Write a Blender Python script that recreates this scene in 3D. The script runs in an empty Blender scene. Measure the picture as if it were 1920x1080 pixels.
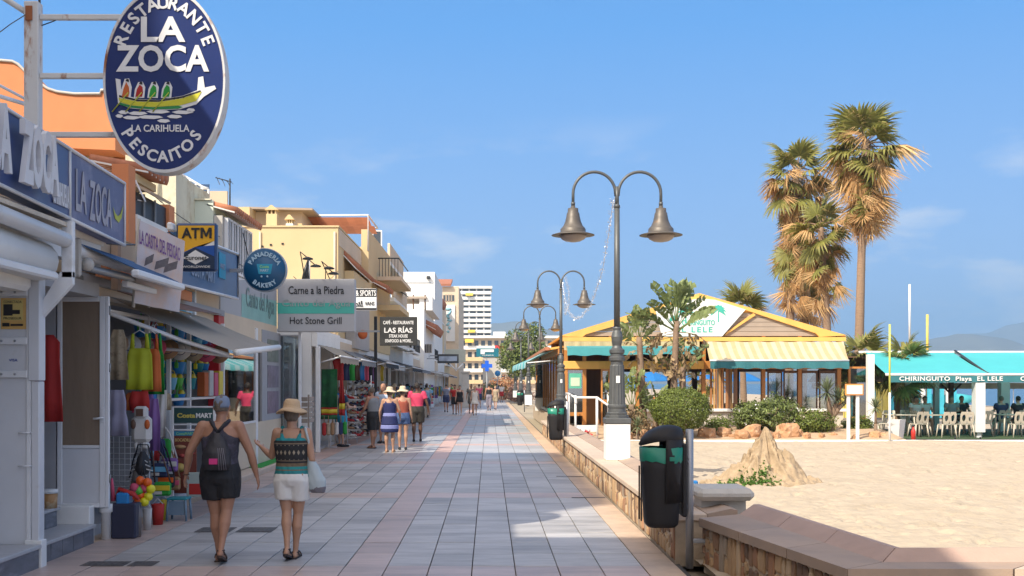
import bpy, bmesh, math, random
from math import sin, cos, pi, radians, sqrt, atan2, tan
from mathutils import Vector, Matrix, noise
S = bpy.context.scene
COL = S.collection
random.seed(7)
# ---------------- camera, light, exposure ----------------
FOC = 2133.0; PX = 917.0; PY = 718.0; EYE = 1.78
cam_d = bpy.data.cameras.new('camera'); cam = bpy.data.objects.new('camera', cam_d); COL.objects.link(cam)
cam.location = (0, 0, EYE); cam.rotation_euler = (radians(90), 0, 0)
cam_d.sensor_width = 36; cam_d.lens = 36 * FOC / 1920
cam_d.shift_x = (960 - PX) / 1920; cam_d.shift_y = (PY - 540) / 1920
cam_d.clip_end = 20000; cam_d.clip_start = 0.1
S.camera = cam
S.view_settings.view_transform = 'Standard'; S.view_settings.look = 'None'
S.view_settings.gamma = 1.0; S.view_settings.exposure = 0.92; S.view_settings.use_curve_mapping = False
SUN_AZ = radians(50); SUN_EL = radians(43)          # direction the light travels (from +X towards +Y), height
LD = Vector((cos(SUN_AZ) * cos(SUN_EL), sin(SUN_AZ) * cos(SUN_EL), -sin(SUN_EL)))
sl = bpy.data.lights.new('sun', 'SUN'); sl.energy = 3.5; sl.angle = radians(0.53); sl.color = (1.0, 0.91, 0.77)
so = bpy.data.objects.new('sun', sl); COL.objects.link(so); so.location = (-30, -20, 40)
so.rotation_euler = LD.to_track_quat('-Z', 'Y').to_euler()
W = bpy.data.worlds.new('World'); S.world = W; W.use_nodes = True
nt = W.node_tree; nt.nodes.clear()
wo = nt.nodes.new('ShaderNodeOutputWorld'); bg = nt.nodes.new('ShaderNodeBackground')
sky = nt.nodes.new('ShaderNodeTexSky'); sky.sky_type = 'NISHITA'; sky.sun_disc = False
sky.sun_elevation = SUN_EL; sky.sun_rotation = atan2(-LD.x, -LD.y)
sky.altitude = 0; sky.air_density = 1.0; sky.dust_density = 0.4; sky.ozone_density = 2.6
bg.inputs[1].default_value = 0.125
tc = nt.nodes.new('ShaderNodeTexCoord')
sep = nt.nodes.new('ShaderNodeSeparateXYZ'); nt.links.new(tc.outputs['Generated'], sep.inputs[0])
# thin clouds: flatten the direction on to a cloud ceiling and read two noises
mz = nt.nodes.new('ShaderNodeMath'); mz.operation = 'MAXIMUM'; mz.inputs[1].default_value = 0.0; nt.links.new(sep.outputs[2], mz.inputs[0])
mp = nt.nodes.new('ShaderNodeMapping'); mp.inputs['Scale'].default_value = (5.0, 5.0, 15.0); mp.inputs['Location'].default_value = (2.35, 2.2, 0.06)
nt.links.new(tc.outputs['Generated'], mp.inputs[0])
n1 = nt.nodes.new('ShaderNodeTexNoise'); n1.inputs['Scale'].default_value = 1.1; n1.inputs['Detail'].default_value = 9; n1.inputs['Roughness'].default_value = 0.58
nt.links.new(mp.outputs[0], n1.inputs[0])
r1 = nt.nodes.new('ShaderNodeValToRGB'); r1.color_ramp.elements[0].position = 0.525; r1.color_ramp.elements[1].position = 0.66
r1.color_ramp.elements[1].color = (0.95, 0.95, 0.95, 1)
nt.links.new(n1.outputs[0], r1.inputs[0])
mr = nt.nodes.new('ShaderNodeMapRange'); mr.inputs[1].default_value = 0.23; mr.inputs[2].default_value = 0.12; nt.links.new(sep.outputs[2], mr.inputs[0])
mm = nt.nodes.new('ShaderNodeMath'); mm.operation = 'MULTIPLY'; nt.links.new(r1.outputs[0], mm.inputs[0]); nt.links.new(mr.outputs[0], mm.inputs[1])
hs = nt.nodes.new('ShaderNodeHueSaturation'); hs.inputs['Hue'].default_value = 0.5; hs.inputs['Saturation'].default_value = 0.62; hs.inputs['Value'].default_value = 1.0
nt.links.new(sky.outputs[0], hs.inputs['Color'])
gr = nt.nodes.new('ShaderNodeValToRGB'); el = gr.color_ramp.elements
el[0].position = 0.0; el[0].color = (0.29, 0.43, 0.73, 1); el[1].position = 1.0; el[1].color = (0.05, 0.14, 0.36, 1)
for ps, cl_ in ((0.10, (0.19, 0.385, 0.77, 1)), (0.30, (0.04, 0.29, 0.76, 1)), (0.55, (0.06, 0.21, 0.55, 1))):
    e_ = el.new(ps); e_.color = cl_
nt.links.new(mz.outputs[0], gr.inputs[0])
gs = nt.nodes.new('ShaderNodeVectorMath'); gs.operation = 'SCALE'; gs.inputs['Scale'].default_value = 4.4; nt.links.new(gr.outputs[0], gs.inputs[0])
ns = nt.nodes.new('ShaderNodeVectorMath'); ns.operation = 'SCALE'; ns.inputs['Scale'].default_value = 0.12; nt.links.new(hs.outputs[0], ns.inputs[0])
b0 = nt.nodes.new('ShaderNodeVectorMath'); b0.operation = 'ADD'; nt.links.new(ns.outputs[0], b0.inputs[0]); nt.links.new(gs.outputs[0], b0.inputs[1])
# the sky whitens smoothly towards the sun: a glow added to fill the shade
dt = nt.nodes.new('ShaderNodeVectorMath'); dt.operation = 'DOT_PRODUCT'; nt.links.new(tc.outputs['Generated'], dt.inputs[0]); dt.inputs[1].default_value = tuple(-LD)
da = nt.nodes.new('ShaderNodeMapRange'); da.inputs[1].default_value = -0.15; nt.links.new(dt.outputs['Value'], da.inputs[0])
dp = nt.nodes.new('ShaderNodeMath'); dp.operation = 'POWER'; dp.inputs[1].default_value = 1.6; nt.links.new(da.outputs[0], dp.inputs[0])
dc = nt.nodes.new('ShaderNodeVectorMath'); dc.operation = 'SCALE'; dc.inputs[0].default_value = (8.6, 7.0, 5.0); nt.links.new(dp.outputs[0], dc.inputs['Scale'])
bl = nt.nodes.new('ShaderNodeVectorMath'); bl.operation = 'ADD'; nt.links.new(b0.outputs[0], bl.inputs[0]); nt.links.new(dc.outputs[0], bl.inputs[1])
mx = nt.nodes.new('ShaderNodeMixRGB'); nt.links.new(mm.outputs[0], mx.inputs[0]); nt.links.new(bl.outputs[0], mx.inputs[1])
mx.inputs[2].default_value = (3.4, 3.7, 4.3, 1)
nt.links.new(mx.outputs[0], bg.inputs[0]); nt.links.new(bg.outputs[0], wo.inputs[0])
S.cycles.max_bounces = 6; S.cycles.diffuse_bounces = 3; S.cycles.glossy_bounces = 3; S.cycles.transmission_bounces = 4
S.cycles.transparent_max_bounces = 12; S.cycles.volume_bounces = 0; S.cycles.use_adaptive_sampling = True
S.cycles.use_denoising = True; S.cycles.caustics_reflective = False; S.cycles.caustics_refractive = False

def P(px, py, Y):
    return Vector(((px - PX) * Y / FOC, Y, EYE + (PY - py) * Y / FOC))

# ---------------- materials ----------------
MATS = {}
def mat(name, col, rough=0.7, metal=0.0, var=0.12, vs=3.0, bump=0.0, bs=40.0, col2=None, c2s=1.0, c2lo=0.5, c2hi=0.65,
        stretch=None, trans=0.0, spec=0.5, alpha=1.0, emit=None, island=0.0, sheen=0.0, objvar=0.0, pos=False):
    if name in MATS: return MATS[name]
    m = bpy.data.materials.new(name); m.use_nodes = True; t = m.node_tree; N = t.nodes; L = t.links
    b = N['Principled BSDF']; b.inputs['Roughness'].default_value = rough; b.inputs['Metallic'].default_value = metal
    b.inputs['Specular IOR Level'].default_value = spec
    tcn = N.new('ShaderNodeTexCoord'); mpn = N.new('ShaderNodeMapping'); L.new(N.new('ShaderNodeNewGeometry').outputs['Position'] if pos else tcn.outputs['Object'], mpn.inputs[0])
    if stretch: mpn.inputs['Scale'].default_value = stretch
    base = N.new('ShaderNodeRGB'); base.outputs[0].default_value = (*col, 1); out = base.outputs[0]
    if col2:
        n = N.new('ShaderNodeTexNoise'); n.inputs['Scale'].default_value = c2s; n.inputs['Detail'].default_value = 6; n.inputs['Roughness'].default_value = 0.65
        L.new(mpn.outputs[0], n.inputs[0])
        r = N.new('ShaderNodeValToRGB'); r.color_ramp.elements[0].position = c2lo; r.color_ramp.elements[1].position = c2hi; L.new(n.outputs[0], r.inputs[0])
        x = N.new('ShaderNodeMixRGB'); L.new(r.outputs[0], x.inputs[0]); L.new(out, x.inputs[1]); x.inputs[2].default_value = (*col2, 1); out = x.outputs[0]
    if var > 0:
        n = N.new('ShaderNodeTexNoise'); n.inputs['Scale'].default_value = vs; n.inputs['Detail'].default_value = 8; n.inputs['Roughness'].default_value = 0.6
        L.new(mpn.outputs[0], n.inputs[0])
        a = N.new('ShaderNodeMapRange'); a.inputs[1].default_value = 0.25; a.inputs[2].default_value = 0.75; a.inputs[3].default_value = 1 - var; a.inputs[4].default_value = 1 + var
        L.new(n.outputs[0], a.inputs[0])
        x = N.new('ShaderNodeVectorMath'); x.operation = 'SCALE'; L.new(out, x.inputs[0]); L.new(a.outputs[0], x.inputs['Scale']); out = x.outputs[0]
    for amt, sock in ((island, 'Random Per Island'), (objvar, 'Random')):
        if amt > 0:
            g = N.new('ShaderNodeNewGeometry' if sock != 'Random' else 'ShaderNodeObjectInfo')
            a = N.new('ShaderNodeMapRange'); a.inputs[3].default_value = 1 - amt; a.inputs[4].default_value = 1 + amt; L.new(g.outputs[sock], a.inputs[0])
            x = N.new('ShaderNodeVectorMath'); x.operation = 'SCALE'; L.new(out, x.inputs[0]); L.new(a.outputs[0], x.inputs['Scale']); out = x.outputs[0]
    L.new(out, b.inputs['Base Color'])
    if bump > 0:
        n = N.new('ShaderNodeTexNoise'); n.inputs['Scale'].default_value = bs; n.inputs['Detail'].default_value = 5
        L.new(mpn.outputs[0], n.inputs[0])
        u = N.new('ShaderNodeBump'); u.inputs['Strength'].default_value = bump; u.inputs['Distance'].default_value = 0.02
        L.new(n.outputs[0], u.inputs['Height']); L.new(u.outputs[0], b.inputs['Normal'])
    if sheen: b.inputs['Sheen Weight'].default_value = sheen
    if emit: b.inputs['Emission Color'].default_value = (*emit[0], 1); b.inputs['Emission Strength'].default_value = emit[1]
    if alpha < 1: b.inputs['Alpha'].default_value = alpha
    if trans > 0:
        o = N['Material Output']; tr = N.new('ShaderNodeBsdfTranslucent'); L.new(out, tr.inputs[0])
        ms = N.new('ShaderNodeMixShader'); ms.inputs[0].default_value = trans
        L.new(b.outputs[0], ms.inputs[1]); L.new(tr.outputs[0], ms.inputs[2]); L.new(ms.outputs[0], o.inputs[0])
    m.diffuse_color = (*col, 1); MATS[name] = m
    return m
def glass(name, col, alpha=0.35, rough=0.05):
    if name in MATS: return MATS[name]
    m = bpy.data.materials.new(name); m.use_nodes = True; t = m.node_tree; N = t.nodes; L = t.links; N.clear()
    o = N.new('ShaderNodeOutputMaterial'); g = N.new('ShaderNodeBsdfGlossy'); g.inputs['Roughness'].default_value = rough
    tr = N.new('ShaderNodeBsdfTransparent'); tr.inputs[0].default_value = (*col, 1)
    f = N.new('ShaderNodeFresnel'); f.inputs[0].default_value = 1.6
    a = N.new('ShaderNodeMath'); a.operation = 'MULTIPLY_ADD'; a.inputs[1].default_value = 1.0; a.inputs[2].default_value = alpha * 0.4
    L.new(f.outputs[0], a.inputs[0])
    x = N.new('ShaderNodeMixShader'); L.new(a.outputs[0], x.inputs[0]); L.new(tr.outputs[0], x.inputs[1]); L.new(g.outputs[0], x.inputs[2]); L.new(x.outputs[0], o.inputs[0])
    MATS[name] = m; return m
def striped(name, ca, cb, axis='X', freq=4.0, duty=0.5, rough=0.8, trans=0.15, sharp=0.02):
    """woven stripes of two colours along one object axis"""
    if name in MATS: return MATS[name]
    m = mat(name, ca, rough, var=0.08, trans=trans); t = m.node_tree; N = t.nodes; L = t.links
    tcn = N.new('ShaderNodeTexCoord'); sp = N.new('ShaderNodeSeparateXYZ'); L.new(tcn.outputs['Object'], sp.inputs[0])
    mu = N.new('ShaderNodeMath'); mu.operation = 'MULTIPLY'; mu.inputs[1].default_value = freq; L.new(sp.outputs[axis], mu.inputs[0])
    fr = N.new('ShaderNodeMath'); fr.operation = 'FRACT'; L.new(mu.outputs[0], fr.inputs[0])
    g = N.new('ShaderNodeMath'); g.operation = 'GREATER_THAN'; g.inputs[1].default_value = duty; L.new(fr.outputs[0], g.inputs[0])
    base = [n for n in N if n.type == 'RGB'][0]
    x = N.new('ShaderNodeMixRGB'); L.new(g.outputs[0], x.inputs[0]); x.inputs[1].default_value = (*ca, 1); x.inputs[2].default_value = (*cb, 1)
    for l in list(L):
        if l.from_node == base: to = l.to_socket; L.remove(l); L.new(x.outputs[0], to)
    return m

M_white = mat('white_paint', (0.74, 0.74, 0.72), 0.45, var=0.08, vs=2, col2=(0.50, 0.47, 0.42), c2s=3.0, c2lo=0.62, c2hi=0.8)
M_whitemetal = mat('white_metal', (0.70, 0.71, 0.72), 0.35, var=0.06, vs=3, col2=(0.48, 0.46, 0.42), c2s=2.5, c2lo=0.6, c2hi=0.8)
M_plaster = mat('white_plaster', (0.76, 0.75, 0.71), 0.85, var=0.06, vs=1.5, bump=0.15)
M_cream = mat('cream_plaster', (0.60, 0.455, 0.25), 0.85, var=0.07, vs=0.8, bump=0.1, col2=(0.53, 0.40, 0.23), c2s=0.8, c2lo=0.6, c2hi=0.8)
M_beige = mat('beige_plaster', (0.62, 0.50, 0.36), 0.85, var=0.08, vs=0.8, bump=0.1)
M_orange = mat('orange_stucco', (0.62, 0.235, 0.10), 0.9, var=0.07, vs=1.2, bump=0.35, bs=60)
M_grey = mat('grey_metal', (0.30, 0.31, 0.32), 0.45, 0.5, var=0.1)
M_dark = mat('dark_void', (0.02, 0.02, 0.022), 0.8, var=0.1)
M_darkmetal = mat('dark_metal', (0.045, 0.048, 0.05), 0.45, 0.3, var=0.15)
M_glass = glass('window_glass', (0.55, 0.62, 0.62), 0.5)
M_glassdark = mat('dark_glass', (0.03, 0.04, 0.05), 0.08, var=0.1, spec=0.9)
M_navy = mat('navy_enamel', (0.008, 0.025, 0.13), 0.3, var=0.12, vs=2)
M_signwhite = mat('sign_white', (0.72, 0.72, 0.70), 0.5, var=0.06)
M_black = mat('black_paint', (0.015, 0.015, 0.017), 0.5, var=0.1)
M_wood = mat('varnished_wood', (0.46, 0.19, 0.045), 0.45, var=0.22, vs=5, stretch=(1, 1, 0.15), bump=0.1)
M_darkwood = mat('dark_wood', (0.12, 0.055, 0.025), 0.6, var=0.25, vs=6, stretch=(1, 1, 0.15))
M_tilered = mat('terracotta', (0.42, 0.16, 0.08), 0.8, var=0.2, vs=6, objvar=0.12)

# ---------------- mesh builder ----------------
class MB:
    def __init__(s): s.v = []; s.f = []; s.mi = []; s.sm = []
    def add(s, vs, fs, mi=0, smooth=False, M=None):
        o = len(s.v)
        if M is not None: vs = [M @ Vector(v) for v in vs]
        s.v += [tuple(v) for v in vs]
        for f in fs: s.f.append(tuple(i + o for i in f)); s.mi.append(mi); s.sm.append(smooth)
        return s
    def box(s, a, b, mi=0, M=None):
        x0, y0, z0 = [min(a[i], b[i]) for i in range(3)]; x1, y1, z1 = [max(a[i], b[i]) for i in range(3)]
        return s.add([(x0,y0,z0),(x1,y0,z0),(x1,y1,z0),(x0,y1,z0),(x0,y0,z1),(x1,y0,z1),(x1,y1,z1),(x0,y1,z1)],
                     [(0,3,2,1),(4,5,6,7),(0,1,5,4),(1,2,6,5),(2,3,7,6),(3,0,4,7)], mi, False, M)
    def cbox(s, a, b, c=0.01, mi=0, M=None):
        """box with chamfered edges"""
        x0, y0, z0 = [min(a[i], b[i]) for i in range(3)]; x1, y1, z1 = [max(a[i], b[i]) for i in range(3)]
        c = min(c, (x1-x0)*.45, (y1-y0)*.45, (z1-z0)*.45)
        bmx = bmesh.new(); bmesh.ops.create_cube(bmx, size=1)
        for v in bmx.verts: v.co = Vector(((x0+x1)/2 + v.co.x*(x1-x0), (y0+y1)/2 + v.co.y*(y1-y0), (z0+z1)/2 + v.co.z*(z1-z0)))
        bmesh.ops.bevel(bmx, geom=bmx.edges[:], offset=c, segments=1, affect='EDGES', profile=0.5)
        bmx.verts.index_update(); vs = [v.co.copy() for v in bmx.verts]; fs = [[v.index for v in f.verts] for f in bmx.faces]; bmx.free()
        return s.add(vs, fs, mi, False, M)
    def tube(s, pts, r, n=8, mi=0, smooth=True, caps=True, M=None, flat=1.0):
        pts = [Vector(p) for p in pts]; rs = r if isinstance(r, (list, tuple)) else [r] * len(pts)
        vs = []; fs = []; ref = None
        for i, p in enumerate(pts):
            d = (pts[min(i+1, len(pts)-1)] - pts[max(i-1, 0)])
            d = d.normalized() if d.length > 1e-9 else Vector((0, 0, 1))
            if ref is None: ref = Vector((0, 0, 1)) if abs(d.z) < 0.9 else Vector((1, 0, 0))
            a = d.cross(ref);
            if a.length < 1e-4: a = d.cross(Vector((0.3, 1, 0.2)))
            a.normalize(); b = a.cross(d).normalized(); ref = b
            for k in range(n):
                t = 2 * pi * k / n; vs.append(p + (a * cos(t) + b * sin(t) * flat) * rs[i])
        for i in range(len(pts) - 1):
            for k in range(n):
                k2 = (k + 1) % n; fs.append((i*n+k, i*n+k2, (i+1)*n+k2, (i+1)*n+k))
        if caps: fs.append(tuple(range(n))[::-1]); fs.append(tuple((len(pts)-1)*n + k for k in range(n)))
        return s.add(vs, fs, mi, smooth, M)
    def lathe(s, prof, c=(0,0,0), n=16, mi=0, smooth=True, M=None, sq=1.0):
        c = Vector(c); vs = []; fs = []
        for (r, z) in prof:
            for k in range(n): t = 2*pi*k/n; vs.append(c + Vector((r*cos(t), r*sin(t)*sq, z)))
        for i in range(len(prof)-1):
            for k in range(n):
                k2 = (k+1) % n; fs.append((i*n+k, i*n+k2, (i+1)*n+k2, (i+1)*n+k))
        fs.append(tuple(range(n))[::-1]); fs.append(tuple((len(prof)-1)*n+k for k in range(n)))
        return s.add(vs, fs, mi, smooth, M)
    def prism(s, poly, a, b, axis='Y', mi=0, M=None):
        """2-d polygon extruded from a to b along axis"""
        def mk(p, h): return {'Y': (p[0], h, p[1]), 'X': (h, p[0], p[1]), 'Z': (p[0], p[1], h)}[axis]
        n = len(poly); vs = [mk(p, a) for p in poly] + [mk(p, b) for p in poly]
        fs = [tuple(range(n)), tuple(range(2*n-1, n-1, -1))] + [(i, (i+1) % n + 0, (i+1) % n + n, i + n) for i in range(n)]
        return s.add(vs, fs, mi, False, M)
    def quad(s, a, b, c, d, mi=0): return s.add([a, b, c, d], [(0, 1, 2, 3)], mi)
    def slab(s, a, b, c, d, t, mi=0):
        """quad with thickness t along its normal"""
        a, b, c, d = map(Vector, (a, b, c, d)); n = (b-a).cross(d-a).normalized() * t
        return s.add([a, b, c, d, a+n, b+n, c+n, d+n], [(3,2,1,0),(4,5,6,7),(0,1,5,4),(1,2,6,5),(2,3,7,6),(3,0,4,7)], mi)
    def ball(s, c, r, n=10, m=7, mi=0, sc=(1,1,1), M=None):
        prof = [(max(1e-4, sin(pi*i/m)), -cos(pi*i/m)) for i in range(m+1)]
        vs = []; fs = []; c = Vector(c)
        for (a, z) in prof:
            for k in range(n): t = 2*pi*k/n; vs.append(c + Vector((a*cos(t)*sc[0], a*sin(t)*sc[1], z*sc[2])) * r)
        for i in range(m):
            for k in range(n): k2 = (k+1) % n; fs.append((i*n+k, i*n+k2, (i+1)*n+k2, (i+1)*n+k))
        return s.add(vs, fs, mi, True, M)
    def mesh(s, name, mats):
        me = bpy.data.meshes.new(name); me.from_pydata(s.v, [], s.f)
        for m in (mats if isinstance(mats, (list, tuple)) else [mats]): me.materials.append(m)
        me.polygons.foreach_set('material_index', s.mi); me.polygons.foreach_set('use_smooth', s.sm)
        bmx = bmesh.new(); bmx.from_mesh(me); bmesh.ops.recalc_face_normals(bmx, faces=bmx.faces[:]) if len(s.f) < 60000 else None
        bmx.to_mesh(me); bmx.free(); me.update(); return me
    def build(s, name, mats, parent=None, world=True, kind=None):
        return link(name, s.mesh(name, mats), parent, world, kind)

def link(name, me, parent=None, world=True, kind=None, loc=None):
    o = bpy.data.objects.new(name, me); COL.objects.link(o)
    if parent is not None:
        o.parent = parent
        if loc is not None: o.location = loc
        elif world and parent.parent is None: o.location = -parent.location
    elif loc is not None: o.location = loc
    if kind: o['kind'] = kind
    return o
def tag(o, label=None, cat=None, group=None, kind=None):
    if label: o['label'] = label
    if cat: o['category'] = cat
    if group: o['group'] = group
    if kind: o['kind'] = kind
    return o
def thing(name, loc, label, cat, group=None, rz=0.0):
    o = bpy.data.objects.new(name, None); COL.objects.link(o); o.location = loc; o.rotation_euler = (0, 0, rz); o.empty_display_size = 0.2
    return tag(o, label, cat, group)
def dup(root, loc, rz=None, label=None, scale=None):
    r = root.copy(); COL.objects.link(r); r.location = loc
    if rz is not None: r.rotation_euler = (0, 0, rz)
    if label: r['label'] = label
    if scale: r.scale = (scale,)*3 if isinstance(scale, (int, float)) else scale
    for ch in root.children:
        c = ch.copy(); COL.objects.link(c); c.parent = r
        for g in ch.children:
            d = g.copy(); COL.objects.link(d); d.parent = c
    return r

def text_mesh(txt, size, depth=0.004, bold=0.0, ax='XZ', align='CENTER', sx=1.0, shear=0.0, spacing=1.0, round_=False):
    """lettering as a mesh in the XZ plane facing -Y"""
    cu = bpy.data.curves.new('lettering', 'FONT'); cu.body = txt; cu.size = size; cu.extrude = depth; cu.offset = bold
    cu.align_x = align; cu.align_y = 'CENTER'; cu.resolution_u = 3; cu.shear = shear; cu.space_character = spacing
    o = bpy.data.objects.new('lettering_tmp', cu); COL.objects.link(o)
    dg = bpy.context.evaluated_depsgraph_get(); me = bpy.data.meshes.new_from_object(o.evaluated_get(dg))
    bpy.data.objects.remove(o); bpy.data.curves.remove(cu)
    R = Matrix.Rotation(radians(90), 4, 'X') @ Matrix.Scale(sx, 4, (1, 0, 0))
    me.transform(R); me.name = 'lettering'; me.polygons.foreach_set('use_smooth', [False]*len(me.polygons))
    return me
def lettering(txt, size, m, parent, pos, bold=0.0, depth=0.004, align='CENTER', sx=1.0, rot=None, spacing=1.0, shear=0.0, world=True, name='lettering'):
    me = text_mesh(txt, size, depth, bold, align=align, sx=sx, spacing=spacing, shear=shear); me.materials.append(m)
    M = Matrix.Translation(Vector(pos)) @ (rot.to_4x4() if rot is not None else Matrix.Identity(4)); me.transform(M)
    return link(name, me, parent, world)
def arc_letters(txt, size, m, parent, c, rx, rz, a0, a1, y, bold=0.0, depth=0.004, flip=False):
    """letters set round an ellipse in the XZ plane; one mesh"""
    ws = [{'I': .45, ' ': .5, 'A': 1.12, 'N': 1.12, 'O': 1.15, 'S': .92, 'E': .88, 'T': .95}.get(c, 1.0) for c in txt]; cum = [sum(ws[:i])+ws[i]/2 for i in range(len(ws))]; n = len(txt); bmx = bmesh.new()
    for i, ch in enumerate(txt):
        if ch == ' ': continue
        t = radians(a0 + (a1 - a0) * (cum[i]-cum[0]) / (cum[-1]-cum[0]))
        me = text_mesh(ch, size, depth, bold); x = c[0] + rx*cos(t); z = c[2] + rz*sin(t)
        nx, nz = cos(t)/rx, sin(t)/rz; ang = atan2(nz, nx) - pi/2
        if flip: ang += pi
        me.transform(Matrix.Translation((x, y, z)) @ Matrix.Rotation(-ang, 4, 'Y')); bmx.from_mesh(me); bpy.data.meshes.remove(me)
    me = bpy.data.meshes.new('lettering'); bmx.to_mesh(me); bmx.free(); me.materials.append(m); me.polygons.foreach_set('use_smooth', [False]*len(me.polygons))
    return link('lettering', me, parent, True)
RZ = lambda a: Matrix.Rotation(a, 3, 'Z')
# ---------------- ground, sea, hills, air ----------------
M_sand = mat('beach_sand', (0.44, 0.36, 0.26), 0.95, var=0.12, vs=3, bump=1.0, bs=9, col2=(0.385, 0.31, 0.22), c2s=0.9, c2lo=0.5, c2hi=0.75)
M_earth = mat('orange_earth', (0.46, 0.32, 0.20), 0.95, var=0.2, vs=3, bump=0.5, bs=20)
M_land = mat('far_land', (0.36, 0.30, 0.21), 0.95, var=0.15, vs=0.05)
M_sea = mat('sea_water', (0.03, 0.10, 0.17), 0.25, var=0.1, vs=0.02, bump=0.4, bs=0.8)
mb = MB(); mb.add([(-2500,-60,-.11),(3600,-60,-.11),(3600,4600,-.11),(-2500,4600,-.11)], [(0,1,2,3)]); mb.build('ground', M_land, kind='structure')
mb = MB(); mb.add([(38,-60,-.10),(3590,-60,-.10),(3590,2600,-.10),(170,2600,-.10),(60,600,-.10),(42,150,-.10)], [(0,1,2,3,4,5)]); mb.build('sea', M_sea, kind='structure')
# sand: a fine trampled sheet near the camera, coarse far away
mb = MB(); NX, NY = 230, 330
_r = random.Random(12); FP = {}
for _ in range(2600):
    fx, fy = _r.uniform(2.3, 16), _r.uniform(7.5, 33); FP.setdefault((int(fx), int(fy)), []).append((fx, fy, _r.uniform(0, 3.14), _r.uniform(.02, .045)))
def dents(x, y):
    z = 0
    for i in (-1, 0, 1):
        for j in (-1, 0, 1):
            for (fx, fy, a, d) in FP.get((int(x)+i, int(y)+j), ()):
                u = ((x-fx)*cos(a)+(y-fy)*sin(a))/.15; v = (-(x-fx)*sin(a)+(y-fy)*cos(a))/.09; r = u*u+v*v
                if r < 4: z += d*(-math.exp(-r*1.6)+.45*math.exp(-(r-1.7)**2*2))
    return z
def sandz(x, y):
    v = Vector((x, y, 0)); z = noise.noise(v*0.45)*0.05 + noise.noise(v*2.1)*0.022 + noise.noise(Vector((x*4.5,y*7,0)))*0.016 + noise.noise(Vector((x*9,y*13,2)))*0.010
    t = max(0, 1 - abs(noise.noise(Vector((x*0.8, y*2.6, 3))) * 3)); z -= 0.012 * t
    return z + 0.03 + dents(x, y)
ys = [6 + 28.5*(j/NY)**1.35 for j in range(NY+1)]
vs = []
for y in ys:
    for i in range(NX+1): x = 2.05 + (.62*y+1.5)*(i/NX)**1.05; vs.append((x, y, sandz(x, y)))
fs = [(j*(NX+1)+i, j*(NX+1)+i+1, (j+1)*(NX+1)+i+1, (j+1)*(NX+1)+i) for j in range(NY) for i in range(NX)]
mb.add(vs, fs, 0, True); mb.build('sand', M_sand, kind='structure')
mb = MB(); mb.add([(2.5,-60,-.085),(38,-60,-.085),(42,150,-.085),(60,600,-.085),(10,600,-.085),(3.2,34.6,-.085),(2.5,30,-.085)], [(0,1,2,3,4,5,6)]); mb.build('far_sand', M_sand, kind='structure')
# hills on the coast
def ridge(name, pts, Y, depth, col, seed):
    m = mat(name + '_slope', col, 0.95, var=0.25, vs=0.006)
    mb = MB(); nx = 90; ny = 8; vs = []
    for j in range(ny+1):
        for i in range(nx+1):
            u = i/nx * (len(pts)-1); a = min(int(u), len(pts)-2); f = u-a; f = f*f*(3-2*f)
            px = pts[a][0] + (pts[a+1][0]-pts[a][0])*(u-a); py = pts[a][1] + (pts[a+1][1]-pts[a][1])*f
            h = EYE + (PY-py)*Y/FOC; t = j/ny; prof = sin(min(1, t*1.25)*pi/2)**0.8 if t < .8 else 1 - (t-.8)*2
            x = (px-PX)*Y/FOC; yy = Y - depth*(0.8-t)
            n_ = noise.noise(Vector((x*.004+seed, yy*.004, 0)))*0.10 + noise.noise(Vector((x*.015+seed, yy*.015, 0)))*0.05
            vs.append((x, yy, -3 + (h+3)*prof*(1+n_*(0.3+1.2*(1-t)))))
    fs = [(j*(nx+1)+i, j*(nx+1)+i+1, (j+1)*(nx+1)+i+1, (j+1)*(nx+1)+i) for j in range(ny) for i in range(nx)]
    mb.add(vs, fs, 0, True); return mb.build(name, m, kind='structure')
# pale sea air round everything
HZ = bpy.data.materials.new('haze_air'); HZ.use_nodes = True; HN = HZ.node_tree.nodes; HL = HZ.node_tree.links; HN.clear(); ho = HN.new('ShaderNodeOutputMaterial'); hv = HN.new('ShaderNodeVolumePrincipled')
hv.inputs['Color'].default_value = (0.42, 0.71, 1.0, 1); hv.inputs['Density'].default_value = 3.6e-4; hv.inputs['Anisotropy'].default_value = 0.2; HL.new(hv.outputs[0], ho.inputs['Volume'])
mb = MB(); mb.box((-2550,-80,-4.5),(3650,4650,262)); hz = mb.build('haze', HZ, kind='stuff'); hz['label'] = 'pale blue sea haze that fades the hills'
ridge('hills', [(700,640),(860,622),(930,610),(965,606),(1010,618),(1100,640),(1230,655),(1400,662),(1560,652),(1640,638),(1700,640),(1760,632),(1790,626),(1850,632),(1900,648),(2000,640),(2200,655)], 2900, 500, (0.13, 0.12, 0.085), 3)
ridge('mountains', [(1500,660),(1700,644),(1840,626),(1890,606),(1930,600),(2000,612),(2200,600),(2400,640)], 4200, 700, (0.15, 0.14, 0.11), 9)

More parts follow.
